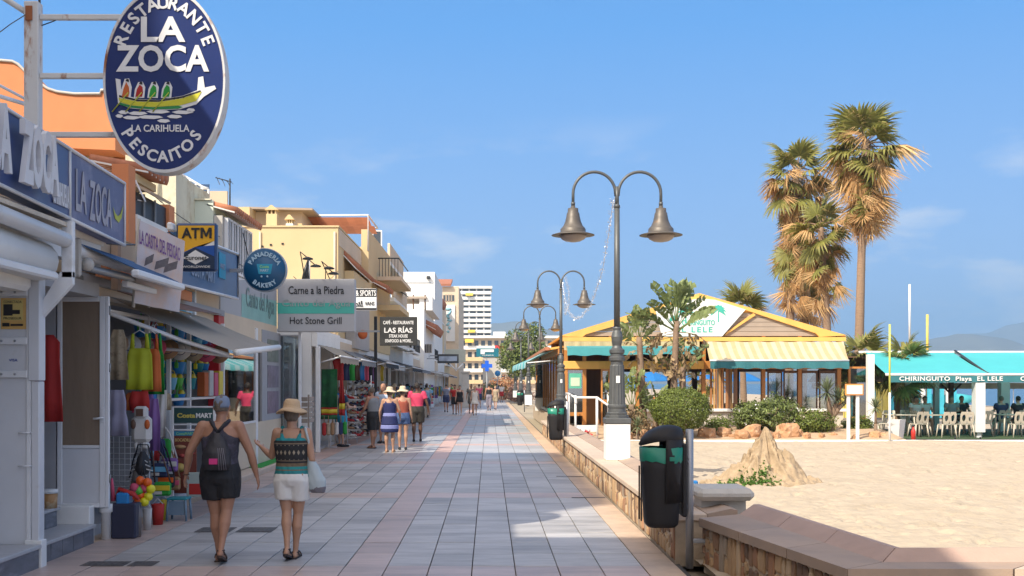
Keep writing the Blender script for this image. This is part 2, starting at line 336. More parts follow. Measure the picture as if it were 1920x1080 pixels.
# ---------------- the promenade ----------------
M_mortar = mat('joint_mortar', (0.08, 0.075, 0.07), 0.95, var=0.15)
ST = (0.6, 3.5, 1.0)
T_blue = mat('blue_tile', (0.42, 0.405, 0.395), 0.48, var=0.2, vs=5, stretch=ST, bump=0.1, bs=30, objvar=0.16, spec=0.4, col2=(0.22, 0.21, 0.205), c2s=.9, c2lo=0.46, c2hi=0.78, pos=True)
T_pink = mat('pink_tile', (0.50, 0.385, 0.335), 0.38, var=0.16, vs=5, stretch=ST, bump=0.1, bs=30, objvar=0.10, spec=0.45, col2=(0.27, 0.22, 0.20), c2s=.9, c2lo=0.46, c2hi=0.78, pos=True)
T_edge = mat('sandstone_tile', (0.53, 0.40, 0.29), 0.6, var=0.14, vs=4, bump=0.15, bs=25, objvar=0.07, col2=(0.40, 0.30, 0.23), c2s=1.1, c2lo=0.45, c2hi=0.75, pos=True)
T_blue_s = mat('blue_tile_far', (0.405, 0.40, 0.40), 0.38, var=0.22, vs=3, stretch=ST, island=0.13, spec=0.45)
T_pink_s = mat('pink_tile_far', (0.53, 0.36, 0.295), 0.42, var=0.14, vs=3, stretch=ST, island=0.12, spec=0.4)
T_edge_s = mat('sandstone_tile_far', (0.54, 0.385, 0.26), 0.6, var=0.12, vs=3, island=0.08)
mb = MB(); mb.add([(-4.9,-8,-.030),(1.9,-8,-.030),(1.9,130,-.030),(-4.9,130,-.030)], [(0,1,2,3)]); pave = mb.build('promenade_pavement', M_mortar, kind='structure')
cols = [(-4.90,-4.40,'e'),(-4.40,-3.86,'p')] + [(-3.86+.41*i, -3.45+.41*i, 'b') for i in range(6)] + [(-1.40,-.99,'p')] + [(-.99+.4133*i, -.99+.4133*(i+1), 'b') for i in range(6)] + [(1.49,1.83,'e')]
far = MB(); ntile = 0; tm = {}
for k in range(-22, 142):
    y0 = 10.25 + .822*k; y1 = y0 + .822
    for ci, (x0, x1, c) in enumerate(cols):
        if c == 'b' and k % 9 == 0: c2 = 'p'
        else: c2 = c
        zo = random.uniform(-.0035, .0015); gx = .005; gy = .0025
        if 0 <= k and ntile < 298 and ci > 0 and y0 > 10:
            m = {'b': T_blue, 'p': T_pink, 'e': T_edge}[c2]; key = (round(x1-x0, 3), c2, random.randint(0, 2))
            if key not in tm:
                w = (x1-x0)/2 - gx; q = MB(); t1 = random.uniform(-.0012, .0012)
                q.add([(-w,-.411+gy,-.02),(w,-.411+gy,-.02),(w,.411-gy,-.02),(-w,.411-gy,-.02),(-w,-.411+gy,-.002+t1),(w,-.411+gy,-.002),(w,.411-gy,-.002-t1),(-w,.411-gy,-.002),
                       (-w+.004,-.407+gy,t1),(w-.004,-.407+gy,0),(w-.004,.407-gy,-t1),(-w+.004,.407-gy,0)],
                      [(0,1,5,4),(1,2,6,5),(2,3,7,6),(3,0,4,7),(4,5,9,8),(5,6,10,9),(6,7,11,10),(7,4,8,11),(8,9,10,11)])
                tm[key] = q.mesh('tile', m)
            link('tile', tm[key], pave, loc=((x0+x1)/2, (y0+y1)/2, zo)); ntile += 1
        else:
            far.box((x0+gx, y0+gy, -.02), (x1-gx, y1-gy, zo), {'b': 0, 'p': 1, 'e': 2}[c2])
far.build('tiles', [T_blue_s, T_pink_s, T_edge_s], pave, kind='stuff')
M_iron = mat('cast_iron', (0.13, 0.12, 0.115), 0.6, 0.4, var=0.2)
def cover(x0, x1, y0, y1, lab, name='drain_cover'):
    mb = MB(); t = thing(name, ((x0+x1)/2, (y0+y1)/2, 0), lab, 'drain cover', 'drain covers in the paving')
    mb.box((x0, y0, .0005), (x1, y1, .005)); mb.build('frame', M_iron, t)
    b = MB(); n = 7
    for i in range(n):
        for j in range(2):
            xa = x0+.02+(x1-x0-.04)*i/n; ya = y0+.02+(y1-y0-.04)*j/2
            b.box((xa+.008, ya+.008, .0045), (xa+(x1-x0-.04)/n-.008, ya+(y1-y0-.04)/2-.008, .009))
    b.build('tread_plate', M_iron, t)
cover(-3.98, -3.56, 11.05, 11.33, 'small dark iron cover in the pink paving just right of the near shop step')
cover(-3.52, -3.28, 11.05, 11.33, 'smaller dark iron cover beside the one at the near shop step')
cover(-3.52, -3.10, 13.55, 14.0, 'iron grating in the paving left of the walking man')
cover(-3.02, -2.60, 13.55, 14.0, 'iron grating in the paving behind the walking man')
cover(1.12, 1.45, 10.18, 10.42, 'dark round-edged iron cover at the bottom edge below the litter bin')
for i in range(2):   # thin slots of the drains by the bench
    y = [17.6, 21.6][i]; mb = MB(); mb.box((1.28, y, .001), (1.80, y+.07, .006)); tag(mb.build('drain_slot', M_iron), ['dark drain slot at the foot of the stone bench, nearer one', 'dark drain slot at the foot of the stone bench, farther one'][i], 'drain', 'drain slots by the bench')

# ---------------- stone faced bench walls ----------------
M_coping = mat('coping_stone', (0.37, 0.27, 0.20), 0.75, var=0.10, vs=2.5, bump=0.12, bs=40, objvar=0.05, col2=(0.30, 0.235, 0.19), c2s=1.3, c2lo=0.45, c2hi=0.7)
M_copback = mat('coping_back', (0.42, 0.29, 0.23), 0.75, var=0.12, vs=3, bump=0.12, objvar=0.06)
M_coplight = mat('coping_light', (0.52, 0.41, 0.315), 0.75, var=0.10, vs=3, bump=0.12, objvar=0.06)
STN = [mat('stone_'+n, c, 0.8, var=0.22, vs=7, bump=0.5, bs=18, stretch=(1, 1, .5)) for n, c in (('ochre', (.44,.29,.16)), ('brown', (.27,.165,.10)), ('grey', (.33,.27,.21)), ('rust', (.34,.18,.10)), ('sand', (.52,.38,.24)), ('dark', (.17,.11,.075)))]
def stone_face(parent, a, b, z0, z1, limit, w=.105, seed=1, tail_to=None):
    """irregular upright stones set proud of a mortared face from a to b (xy), outward normal to the left of a->b"""
    rnd = random.Random(seed); a = Vector((*a, 0)); b = Vector((*b, 0)); d = (b-a); Lh = d.length; d.normalize(); nrm = Vector((-d.y, d.x, 0))
    u = 0; cnt = 0; tail = MB()
    edge0 = [0, 0]
    while u < Lh - .03:
        ww = rnd.uniform(.6, 1.5)*w; nseg = rnd.choice([1, 2, 2, 3]) if (z1-z0) > .25 else 1
        cuts = sorted([0] + [min(.9, max(.1, (k/nseg)+rnd.uniform(-.13, .13))) for k in range(1, nseg)] + [1])
        for k in range(nseg):
            u0, u1 = u+.006, min(u+ww, Lh)-.006; v0 = z0+(z1-z0)*cuts[k]+.007; v1 = z0+(z1-z0)*cuts[k+1]-.007
            if u1-u0 < .02 or v1-v0 < .02: continue
            j = lambda s=.022: rnd.uniform(-s, s)
            poly = [(u0+abs(j()), v0+abs(j(.012))), ((u0+u1)/2+j(), v0+abs(j(.01))), (u1-abs(j()), v0+abs(j(.03))), (u1+j(.008), (v0+v1)/2+j(.04)), (u1-abs(j(.03)), v1-abs(j(.02))), ((u0+u1)/2+j(), v1-abs(j(.01))), (u0+abs(j(.03)), v1-abs(j(.03))), (u0+j(.008), (v0+v1)/2+j(.04))]
            h = rnd.uniform(.012, .026); cx = sum(p[0] for p in poly)/8; cy = sum(p[1] for p in poly)/8; vs = []
            for s_, hh in ((1, 0), (1, h*.55), (.80, h)):
                for (pu, pv) in poly:
                    vs.append(a + d*(cx+(pu-cx)*s_) + nrm*hh + Vector((0, 0, cy+(pv-cy)*s_)))
            fs = [(i, (i+1) % 8, (i+1) % 8+8, i+8) for i in range(8)] + [(i+8, (i+1) % 8+8, (i+1) % 8+16, i+16) for i in range(8)] + [tuple(range(16, 24))]
            mi = rnd.choice([0, 0, 1, 2, 3, 4, 4, 5])
            if cnt < limit:
                MB().add(vs, fs).build('stone', STN[mi], parent)
            else: tail.add(vs, fs, mi)
            cnt += 1
        u += ww
    if tail.v: tail.build('stones', STN, parent, kind='stuff')
    return cnt
M_wallcore = mat('wall_mortar', (0.50, 0.40, 0.29), 0.9, var=0.15, vs=6, bump=0.3)
BZ = .48
t = thing('bench_wall', (2.1, 20, 0), 'long stone faced bench wall between the paving and the sand, with a sandy coping', 'bench wall')
core = MB(); core.box((1.86, 11.35, -.05), (2.42, 39.6, BZ-.075)); core.build('core', M_wallcore, t)
stone_face(t, (1.86, 39.4), (1.86, 11.35), 0.0, BZ-.08, 0, seed=4) if False else None
# nearest stones first, so the parts are the large ones
def sf(parent, a, b, z0, z1, limit, w, seed):
    return stone_face(parent, a, b, z0, z1, limit, w, seed)
class _Flip: pass
def stone_face_y(parent, x, y0, y1, z0, z1, limit, w, seed):
    """face looking towards -X, laid from the near end away"""
    n = len(COL.objects); return stone_face(parent, (x, y0), (x, y1), z0, z1, limit, w, seed)
stone_face_y(t, 1.86, 11.36, 39.5, 0.0, BZ-.08, 285, .105, 4)
y = 11.3; k = 0
while y < 39:
    L = 1.15; q = MB()
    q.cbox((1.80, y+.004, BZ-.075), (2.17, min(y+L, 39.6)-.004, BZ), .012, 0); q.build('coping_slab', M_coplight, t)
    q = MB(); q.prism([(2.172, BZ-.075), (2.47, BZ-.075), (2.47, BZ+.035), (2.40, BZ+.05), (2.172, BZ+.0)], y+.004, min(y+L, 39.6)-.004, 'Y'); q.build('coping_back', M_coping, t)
    y += L; k += 1
# near bench that turns away across the sand
t = thing('bench_wall', (2.8, 9.5, 0), 'near stone faced bench with a broad brown coping that turns right at the bottom corner', 'bench wall')
F = [(2.02, 10.95), (2.50, 7.95), (9.5, 7.95)]     # front edge
Bk = [(2.72, 11.45), (3.04, 8.42), (9.5, 8.42)]     # back edge
def off(p, q, f): return (p[0]+(q[0]-p[0])*f, p[1]+(q[1]-p[1])*f)
core = MB()
inn = [off(F[i], Bk[i], .08) for i in range(3)]; inb = [off(F[i], Bk[i], .93) for i in range(3)]
core.prism([inn[0], inn[1], inn[2], inb[2], inb[1], inb[0]], -.05, BZ-.08, 'Z'); core.build('core', M_wallcore, t)
stone_face(t, inn[1], inn[0], 0.0, BZ-.085, 140, .11, 11)
stone_face(t, inn[2], inn[1], 0.0, BZ-.085, 60, .11, 12)
def seat(u0, u1, i, m):
    a, b = off(F[i], F[i+1], u0), off(F[i], F[i+1], u1); c, d = off(Bk[i], Bk[i+1], u1), off(Bk[i], Bk[i+1], u0)
    c1, d1 = off(b, c, .66), off(a, d, .66); g = .0
    q = MB(); q.prism([a, b, c1, d1], BZ-.08, BZ, 'Z'); o1 = q.build('coping_slab', m, t)
    q = MB(); c2, d2 = off(b, c, .90), off(a, d, .90)
    z = [BZ-.08, BZ, BZ+.085]
    vs = [(*d1, z[0]), (*c1, z[0]), (*c, z[0]), (*d, z[0]), (*d1, z[1]), (*c1, z[1]), (*c2, z[2]), (*d2, z[2]), (*c, z[2]-.004), (*d, z[2]-.004)]
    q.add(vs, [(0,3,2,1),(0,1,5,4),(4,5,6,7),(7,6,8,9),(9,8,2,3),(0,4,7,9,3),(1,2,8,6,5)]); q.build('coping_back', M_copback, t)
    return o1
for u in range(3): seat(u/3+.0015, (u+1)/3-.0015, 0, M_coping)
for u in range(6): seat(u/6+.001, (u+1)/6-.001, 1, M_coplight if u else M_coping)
# capped concrete pier where the two benches meet
M_conc = mat('weathered_concrete', (0.50, 0.47, 0.42), 0.8, var=0.1, vs=3, bump=0.25, bs=50, col2=(0.36, 0.33, 0.29), c2s=3, c2lo=0.55, c2hi=0.75)
t = thing('capped_pier', (2.45, 11.9, BZ), 'low pale concrete block with a thick rounded cap right of the nearest litter bin', 'pier')
q = MB(); q.box((2.20, 11.78, BZ-.10), (2.66, 12.2, BZ+.09)); q.build('pier_body', M_conc, t)
q = MB(); q.cbox((2.14, 11.62, BZ+.0905), (2.72, 12.3, BZ+.215), .045); q.build('cap', M_conc, t)
# white kerb along the far side of the sand and the planted bed behind it
mb = MB(); mb.box((2.6, 34.4, -.1), (24, 34.62, .05)); tag(mb.build('kerb', M_plaster), kind='structure')
mb = MB(); NXb, NYb = 60, 14
vs = [(2.6+10.2*i/NXb, 34.63+6*j/NYb, .02+.26*min(1, j/6)+.05*noise.noise(Vector((i*.35, j*.5, 0)))) for j in range(NYb+1) for i in range(NXb+1)]
mb.add(vs, [(j*(NXb+1)+i, j*(NXb+1)+i+1, (j+1)*(NXb+1)+i+1, (j+1)*(NXb+1)+i) for j in range(NYb) for i in range(NXb)], 0, True)
mb.build('planting_bed', M_earth, kind='structure')
# ---------------- lamps ----------------
M_lamp = mat('lamp_grey', (0.105, 0.11, 0.11), 0.5, 0.35, var=0.14, vs=6, bump=0.05)
M_shade = mat('lamp_shade_grey', (0.12, 0.105, 0.09), 0.5, 0.35, var=0.22, vs=7, col2=(0.20, 0.13, 0.08), c2s=5, c2lo=0.6, c2hi=0.75)
M_globe = mat('lamp_bowl', (0.50, 0.42, 0.36), 0.25, var=0.05, trans=0.3)
M_plinth = mat('plinth_white', (0.80, 0.79, 0.76), 0.8, var=0.04, vs=3, bump=0.1)
def make_lamp(loc, label, plinth_h):
    t = thing('street_lamp', loc, label, 'street lamp', 'twin arm lamps along the sea wall')
    q = MB(); q.cbox((-.205,-.205,-BZ*.0), (.205,.205,plinth_h), .01); q.build('plinth', M_plinth, t, False)
    z = plinth_h
    q = MB(); q.cbox((-.22,-.22,z+.001), (.22,.22,z+.10), .015); q.lathe([(.20,z+.10),(.20,z+.14),(.175,z+.15),(.18,z+.18),(.155,z+.20)], n=8, smooth=False); q.build('base_plate', M_lamp, t, False)
    q = MB(); n = 16; prof = [(.150,.201),(.148,.26),(.160,.275),(.160,.31),(.142,.33),(.128,.80),(.120,.98),(.106,1.0),(.106,1.05),(.130,1.07),(.132,1.12),(.112,1.14),(.112,1.18),(.13,1.20),(.13,1.25),(.09,1.28),(.075,1.32),(.092,1.40),(.098,1.47),(.078,1.55),(.062,1.58),(.066,1.62),(.056,1.64)]
    vs = []; fs = []
    for (r, h) in prof:
        fl = .36 < h < .97
        for k in range(n*2):
            a = pi*k/n; rr = r*(1-.07*(k % 2)) if .33 <= h < .99 else r
            vs.append((rr*cos(a), rr*sin(a), z+h))
    N2 = n*2
    for i in range(len(prof)-1):
        for k in range(N2): fs.append((i*N2+k, i*N2+(k+1) % N2, (i+1)*N2+(k+1) % N2, (i+1)*N2+k))
    q.add(vs, fs, 0, False); q.build('column_base', M_lamp, t, False)
    T = 4.27
    q = MB(); q.tube([(0,0,z+1.63),(0,0,z+3.68)], [.053,.046], 14); q.lathe([(.052,z+3.66),(.052,z+3.70),(.040,z+3.72)], n=14); q.tube([(0,0,z+3.69),(0,0,z+4.02)], [.036,.033], 12); q.build('pole', M_lamp, t, False)
    for s in (-1, 1):
        q = MB(); R = .375; pts = []
        for i in range(17):
            a = radians(28 + (180-28)*i/16); pts.append((s*(.375 - R*cos(pi-a))*1.0 if False else s*(.375+R*cos(a)), 0, z+3.90+R*sin(a)*.98))
        pts = [(s*.02, 0, z+3.86)] + [(s*.30*0 + s*(.385 - .36*cos(radians(12+168*i/16))), 0, z+3.90+.37*sin(radians(12+168*i/16))) for i in range(17)] + [(s*.745, 0, z+3.72)]
        q.tube(pts, .026, 10); q.lathe([(.032, z+3.70), (.036, z+3.73), (.032, z+3.76)], (s*.745, 0, 0), 10); q.build('arm', M_lamp, t, False)
        c = (s*.745, 0, z-.005); q = MB()
        q.lathe([(.036,3.70),(.040,3.66),(.088,3.655),(.092,3.59),(.105,3.575),(.118,3.50),(.135,3.43),(.165,3.36),(.205,3.315),(.215,3.30),(.215,3.25),(.225,3.245),(.30,3.225),(.365,3.205),(.365,3.195),(.30,3.205),(.22,3.20)], c, 24); o = q.build('lamp_shade', M_shade, t, False)
        q = MB(); q.lathe([(.235,3.203),(.225,3.17),(.19,3.13),(.13,3.10),(.05,3.085),(.005,3.083)], c, 20); q.build('glass_bowl', M_globe, o, False)
    return t
lamps = []
lampspec = [(2.17, 19.3, 'nearest twin arm street lamp on a tall white plinth beside the round bush'), (2.30, 36.4, 'second twin arm street lamp behind a litter bin at the restaurant corner'),
            (2.36, 53.0, 'third twin arm street lamp beside the teal side awning'), (2.30, 66.5, 'fourth twin arm street lamp showing just right of the third'), (2.35, 84, 'fifth twin arm street lamp partly over the green tree'), (2.35, 102, 'farthest twin arm street lamp down the promenade')]
L0 = make_lamp((2.17, 19.3, BZ), lampspec[0][2], .61)
tag_q = MB(); tag_q.add([(-.03,-.137,1.30),(.035,-.137,1.30),(.035,-.132,1.42),(-.03,-.132,1.42)], [(0,1,2,3)]); tag_q.build('sticker', M_signwhite, L0, False)
for (x, y, lb) in lampspec[1:]: dup(L0, (x, y, BZ), 0, lb)
# tinsel garland slung between the first two lamps
M_tinsel = mat('tinsel', (0.80, 0.82, 0.85), 0.15, 0.6, var=0.2)
def garland(pts, label):
    q = MB(); V = []
    for i in range(len(pts)-1):
        p, r = pts[i], pts[i+1]
        for k in range(14): V.append(p.lerp(r, k/14))
    V.append(pts[-1]); q.tube(V, .006, 5)
    rnd = random.Random(5)
    for p in V:
        for _ in range(9):
            d = Vector((rnd.gauss(0,1), rnd.gauss(0,1), rnd.gauss(0,1))).normalized(); e = d.cross(Vector((rnd.random(), rnd.random(), rnd.random()))).normalized()*.006
            c = p + d*.02 + Vector((rnd.uniform(-.03,.03), rnd.uniform(-.03,.03), rnd.uniform(-.05,.05))); q.add([c-e, c+e, c+d*.035+e*.4], [(0,1,2)])
    tag(q.build('tinsel_garland', M_tinsel), label, 'garland')
garland([P(1157,392,19.3), P(1150,375,19.35), P(1141,440,21.5), P(1130,505,24), P(1118,545,27), P(1106,575,30), P(1090,594,32.5), P(1078,598,34), P(1066,585,35.5), P(1058,552,36.2), P(1054,528,36.4)], 'silver tinsel garland hanging from the nearest street lamp towards the second one')
garland([P(1059,520,36.3), P(1066,540,36.3), P(1067,570,36.3), P(1060,590,36.3), P(1058,560,36.3)], 'bunched loop of silver tinsel hanging on the second street lamp')

# ---------------- litter bins on posts ----------------
M_bin = mat('bin_plastic', (0.024, 0.022, 0.022), 0.55, spec=0.25, var=0.12, vs=3, bump=0.04, bs=80)
M_bag = mat('green_bag', (0.02, 0.26, 0.17), 0.35, var=0.15, trans=0.2)
M_galv = mat('galvanised', (0.33, 0.34, 0.36), 0.45, 0.6, var=0.12, vs=8)
def make_bin(loc, label, zb):
    t = thing('litter_bin', loc, label, 'litter bin', 'dark litter bins on posts along the wall')
    # section rounded to the front (-x), flat to the post (+x)
    def ring(z, w, d, c=0.0, n=28, e=3.2):
        out = []
        for k in range(n):
            a = 2*pi*k/n; ca, sa = cos(a), sin(a)
            out.append((c + w*math.copysign(abs(ca)**(2/e), ca), d*math.copysign(abs(sa)**(2/e), sa), z))
        return out
    def loft(rings, mi=0, caps=(True, True), q=None):
        q = q or MB(); n = len(rings[0]); vs = [v for r in rings for v in r]; fs = []
        for i in range(len(rings)-1):
            for k in range(n): fs.append((i*n+k, i*n+(k+1) % n, (i+1)*n+(k+1) % n, (i+1)*n+k))
        if caps[0]: fs.append(tuple(range(n))[::-1])
        if caps[1]: fs.append(tuple((len(rings)-1)*n+k for k in range(n)))
        q.add(vs, fs, mi, True); return q
    q = loft([ring(zb+.0, .13, .14), ring(zb+.025, .155, .165), ring(zb+.06, .162, .172), ring(zb+.55, .190, .195), ring(zb+.75, .196, .20), ring(zb+.745, .182, .186), ring(zb+.12, .15, .16)], caps=(True, False)); q.build('bin_body', M_bin, t, False)
    q = loft([ring(zb+.63, .196, .201), ring(zb+.762, .203, .206), ring(zb+.766, .190, .194), ring(zb+.66, .175, .18)], caps=(False, False))
    # creases of the folded-over bag
    rnd = random.Random(3); q.v = [(x+rnd.uniform(-.004,.004), y+rnd.uniform(-.004,.004), z+(rnd.uniform(-.018,.012) if z < zb+.65 else rnd.uniform(-.004,.004))) for (x, y, z) in q.v]
    q.build('bin_bag', M_bag, t, False)
    # hood: a wall at the back half and a beaked top over the mouth
    q = MB(); n = 15; sect = []
    def arc(z, w, d, c0, a0, a1, n=15):
        return [(c0 + w*cos(radians(a0+(a1-a0)*k/(n-1))), d*sin(radians(a0+(a1-a0)*k/(n-1))), z) for k in range(n)]
    for z, w, d in ((zb+.24, .206, .210), (zb+.72, .216, .218), (zb+.84, .216, .216)): sect.append(arc(z, w, d, .0, -86, 86))
    vs = [v for r in sect for v in r]; fs = [(i*n+k, i*n+k+1, (i+1)*n+k+1, (i+1)*n+k) for i in range(2) for k in range(n-1)]; q.add(vs, fs, 0, True)
    top = []; m_ = 24
    for (zz, s_, cx, dr) in ((.84, 1.0, 0, 0), (.895, .93, .012, 0), (.94, .78, .03, 0), (.965, .52, .05, 0), (.975, .2, .06, 0)):
        r = []
        for k in range(m_):
            a = 2*pi*k/m_; x = .216*cos(a)*s_+cx; y_ = .216*sin(a)*s_; z = zb+zz
            if cos(a) < 0: x = x*1.0; z -= .05*abs(cos(a))**2*(s_**1.5)
            r.append((x, y_, z))
        top.append(r)
    inner = [(x*.94, y_*.94, z-.015) for (x, y_, z) in top[0]]
    loft([inner, top[0]] + top[1:], 0, (False, True), q)
    o = q.build('bin_hood', M_bin, t, False)
    md = o.modifiers.new('s', 'SOLIDIFY'); md.thickness = .008
    q = MB()
    for y_ in (-.075, .075): q.cbox((-.207, y_-.006, zb+.06), (-.192, y_+.006, zb+.58), .003)
    q.cbox((.19, -.10, zb+.10), (.235, .10, zb+.80), .01); q.build('back_plate', M_bin, t, False)
    q = MB(); q.cbox((.05, -.216, zb+.64), (.10, -.205, zb+.68), .002); q.build('latch', M_bag, t, False)
    q = MB(); q.lathe([(.038, -.005), (.038, zb+.93), (.030, zb+.935)], (.275, 0, 0), 14); q.build('post', M_galv, t, False)
    q = MB()
    for z in (zb+.18, zb+.62, zb+.68): q.cbox((.225, -.045, z), (.245, .045, z+.03), .004)
    for z in (zb+.62, zb+.66): q.ball((.255, -.04, z), .009)
    q.build('clamp', M_galv, t, False)
    return t
B0 = make_bin((1.655, 10.95, 0), 'nearest dark litter bin with a green bag on a steel post at the stone bench', .40)
q = MB(); q.cbox((.29, -.02, .24), (.45, .02, .28), .004); q.build('wall_bracket', M_galv, B0, False)
dup(B0, (1.62, 27.6, 0), 0, 'second litter bin with green bag in front of the second street lamp')
dup(B0, (1.9, 70, 0), 0, 'farthest small litter bin with a green rim where the shade crosses the promenade')

# ---------------- sand sculpture ----------------
M_cast = mat('packed_sand', (0.37, 0.275, 0.175), 0.95, var=0.25, vs=5, bump=0.9, bs=14, col2=(.26,.19,.12), c2s=6)
t = thing('sand_sculpture', (4.82, 19.9, 0), 'big eroded mound of packed sand with ridges and green plants on its left', 'sand sculpture')
q = MB(); na, nr = 180, 80; vs = [];
def castle(x, y):
    r = sqrt((x/1.0)**2 + (y/.8)**2); a = atan2(y, x)
    h = .34*max(0, 1-r/1.08)**.8 + .68*max(0, 1-r/.85)**1.3
    rid = min(1, abs(2.2*noise.noise(Vector((cos(a)*2.4, sin(a)*2.4, r*1.3+3))) + .8*noise.noise(Vector((x*5, y*5, 1))))); h *= 1 - .42*rid**.7*min(1, r*3.5)*(1 if r < 1 else 0)
    d2 = sqrt((x-.32)**2 + (y+.1)**2); h = max(h, .66*max(0, 1-d2/.42)**.7*(1-.12*abs(sin(a*9)))) if d2 < .42 else h
    h += .09*noise.noise(Vector((x*6, y*6, 0)))*(1 if h > .03 else 0) + .05*noise.noise(Vector((x*15, y*15, 5)))*(1 if h > .03 else 0)
    if .78 < r < .95 and y < .2: h = max(h, .10*(1-abs(r-.86)/.09)**.4*(.75+.25*(sin(a*26) > -.3)))
    return max(0, h)
for j in range(nr+1):
    for i in range(na):
        r = 1.14*(j/nr); a = 2*pi*i/na; x, y = r*cos(a), r*sin(a)*.85
        vs.append((x, y, castle(x, y) - (.06 if j == nr else 0.004)))
q.add(vs, [(j*na+i, (j+1)*na+i, (j+1)*na+(i+1) % na, j*na+(i+1) % na) for j in range(nr) for i in range(na)], 0, True)
q.build('mound', M_cast, t, False)
# ---------------- beach restaurant with the yellow gable ----------------
RY = 40.0; k_ = RY/FOC
def R(px, py, dy=0.0): return Vector(((px-PX)*k_, RY+dy, EYE+(PY-py)*k_))
M_yel = mat('yellow_board', (0.78, 0.43, 0.105), 0.6, var=0.10, vs=3, stretch=(1, 1, .3), bump=0.1, col2=(0.72, 0.38, 0.085), c2s=2, c2lo=.55, c2hi=.8)
M_board = mat('grey_brown_board', (0.36, 0.29, 0.23), 0.8, var=0.12, vs=2)
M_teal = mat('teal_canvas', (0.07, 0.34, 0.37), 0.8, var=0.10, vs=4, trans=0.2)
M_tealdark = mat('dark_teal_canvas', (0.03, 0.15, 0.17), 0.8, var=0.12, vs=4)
M_greenprint = mat('green_print', (0.05, 0.42, 0.33), 0.6, var=0.15)
M_stripe = striped('striped_canvas', (0.52, 0.40, 0.22), (0.55, 0.48, 0.34), 'X', 3.2, .5)
M_stripe2 = striped('pale_striped_canvas', (0.58, 0.47, 0.26), (0.54, 0.43, 0.24), 'X', 4.0, .5)
M_lowwall = mat('low_wall', (0.55, 0.50, 0.42), 0.85, var=0.12, vs=3, bump=0.2)
t = thing('beach_restaurant', (7.5, 40, 0), 'open fronted beach restaurant with a big yellow gable, varnished posts and striped awnings', 'restaurant')
X0, X1 = R(1057, 0).x, R(1582, 0).x; APX = R(1310, 0).x
def add(name, fn, m, parent=t, kind=None):
    q = MB(); fn(q); return q.build(name, m, parent, kind=kind)
# yellow gable: boards laid level, in a stepped stack clipped by the rakes
zE, zA = R(0, 630).z, R(0, 551).z
def gable_x(z):
    f = (z-zE)/(zA-zE); return X0-.1+(APX-X0+.1)*f, X1+.05-(X1+.05-APX)*f
n = 9
for i in range(n):
    za, zb = zE+(zA-zE)*i/n, zE+(zA-zE)*(i+1)/n-.012
    a, b = gable_x(za), gable_x(zb)
    add('gable_board', lambda q: q.prism([(a[0], za), (a[1], za), (b[1], zb), (b[0], zb)], RY, RY+.06), M_board if i < 5 else M_yel)
# yellow raking frame over it
def pr(pts, name, m, d0, d1): return add(name, lambda q: q.prism([(R(*p).x, R(*p).z) for p in pts], RY+d0, RY+d1), m)
pr([(1046,631),(1310,550),(1314,586),(1240,586),(1098,627),(1092,632)], 'rake_board', M_yel, -.10, .0)
pr([(1310.3,550),(1586,629),(1535,632),(1528,625),(1398,582),(1314.5,586)], 'rake_board', M_yel, -.10, .0)
pr([(1050,632.3),(1584,632.3),(1584,640),(1050,640)], 'eave_board', M_yel, -.14, .02)
pr([(1357,630),(1363,622),(1412,587),(1416,591)], 'strut', M_yel, -.08, -.002)
sg = pr([(1228,582),(1272,566),(1313,560),(1340,563),(1396,581),(1352,631),(1240,631)], 'sign_board', M_signwhite, -.16, -.105)
p = R(1308, 606, -.165); lettering('CHIRINGUITO', .25, M_greenprint, sg, p, bold=.006, sx=.72)
p = R(1300, 619, -.165); lettering('EL LELE', .26, M_greenprint, sg, p, bold=.006, sx=1.2, spacing=1.3)
def palmprint(px, py, s):
    q = MB(); c = R(px, py, -.166)
    q.add([c+Vector((-.02*s,0,-.45*s)), c+Vector((.03*s,0,-.45*s)), c+Vector((.03*s,0,0)), c+Vector((-.01*s,0,0))], [(0,1,2,3)])
    for k in range(9):
        a = radians(-20+220*k/8); d = Vector((cos(a),0,sin(a))); nn = Vector((-d.z,0,d.x)); e = c+d*.34*s-Vector((0,0,.10*s))
        q.add([c-nn*.02*s, c+d*.2*s-nn*.05*s, e, c+d*.2*s+nn*.05*s], [(0,1,2,3)])
    q.build('palm_emblem', M_greenprint, sg)
palmprint(1284, 585, .9); palmprint(1345, 583, .9); palmprint(1262, 600, .6)
# roof slopes running back, and cross battens
for s, xa in ((-1, X0-.12), (1, X1+.07)):
    add('roof_slope', lambda q: q.slab((xa, RY-.02, zE), (xa, RY+8.5, zE), (APX, RY+8.5, zA), (APX, RY-.02, zA), s*-.06), M_yel)
zE2, zE3 = R(0,640).z, R(0,657).z
# pale striped valance and the teal awning on the left
vs = []; q = MB(); nseg = 60; xa, xb = R(1057,0).x, R(1310,0).x
for i in range(nseg+1):
    x = xa+(xb-xa)*i/nseg; vs += [(x, RY-.15, R(0,640.3).z), (x, RY-.16-.03*sin(i*1.3), R(0,656+1.6*abs(sin(i*pi/3))).z)]
q.add(vs, [(2*i, 2*i+2, 2*i+3, 2*i+1) for i in range(nseg)]); q.build('fabric_valance', M_stripe2, t)
q = MB(); vs = []
for i in range(41):
    x = R(1060,0).x+(R(1302,0).x-R(1060,0).x)*i/40; sg_ = .03*sin(i*.5)
    vs += [(x, RY-.2, R(0,649).z), (x, RY-1.0, R(0,653).z+sg_*.3), (x+.0, RY-1.04, R(0,665).z+.02*sin(i*.9)-.06*(1-i/40))]
q.add(vs, [(3*i+j, 3*i+3+j, 3*i+4+j, 3*i+1+j) for i in range(40) for j in range(2)]); q.build('teal_awning', M_teal, t)
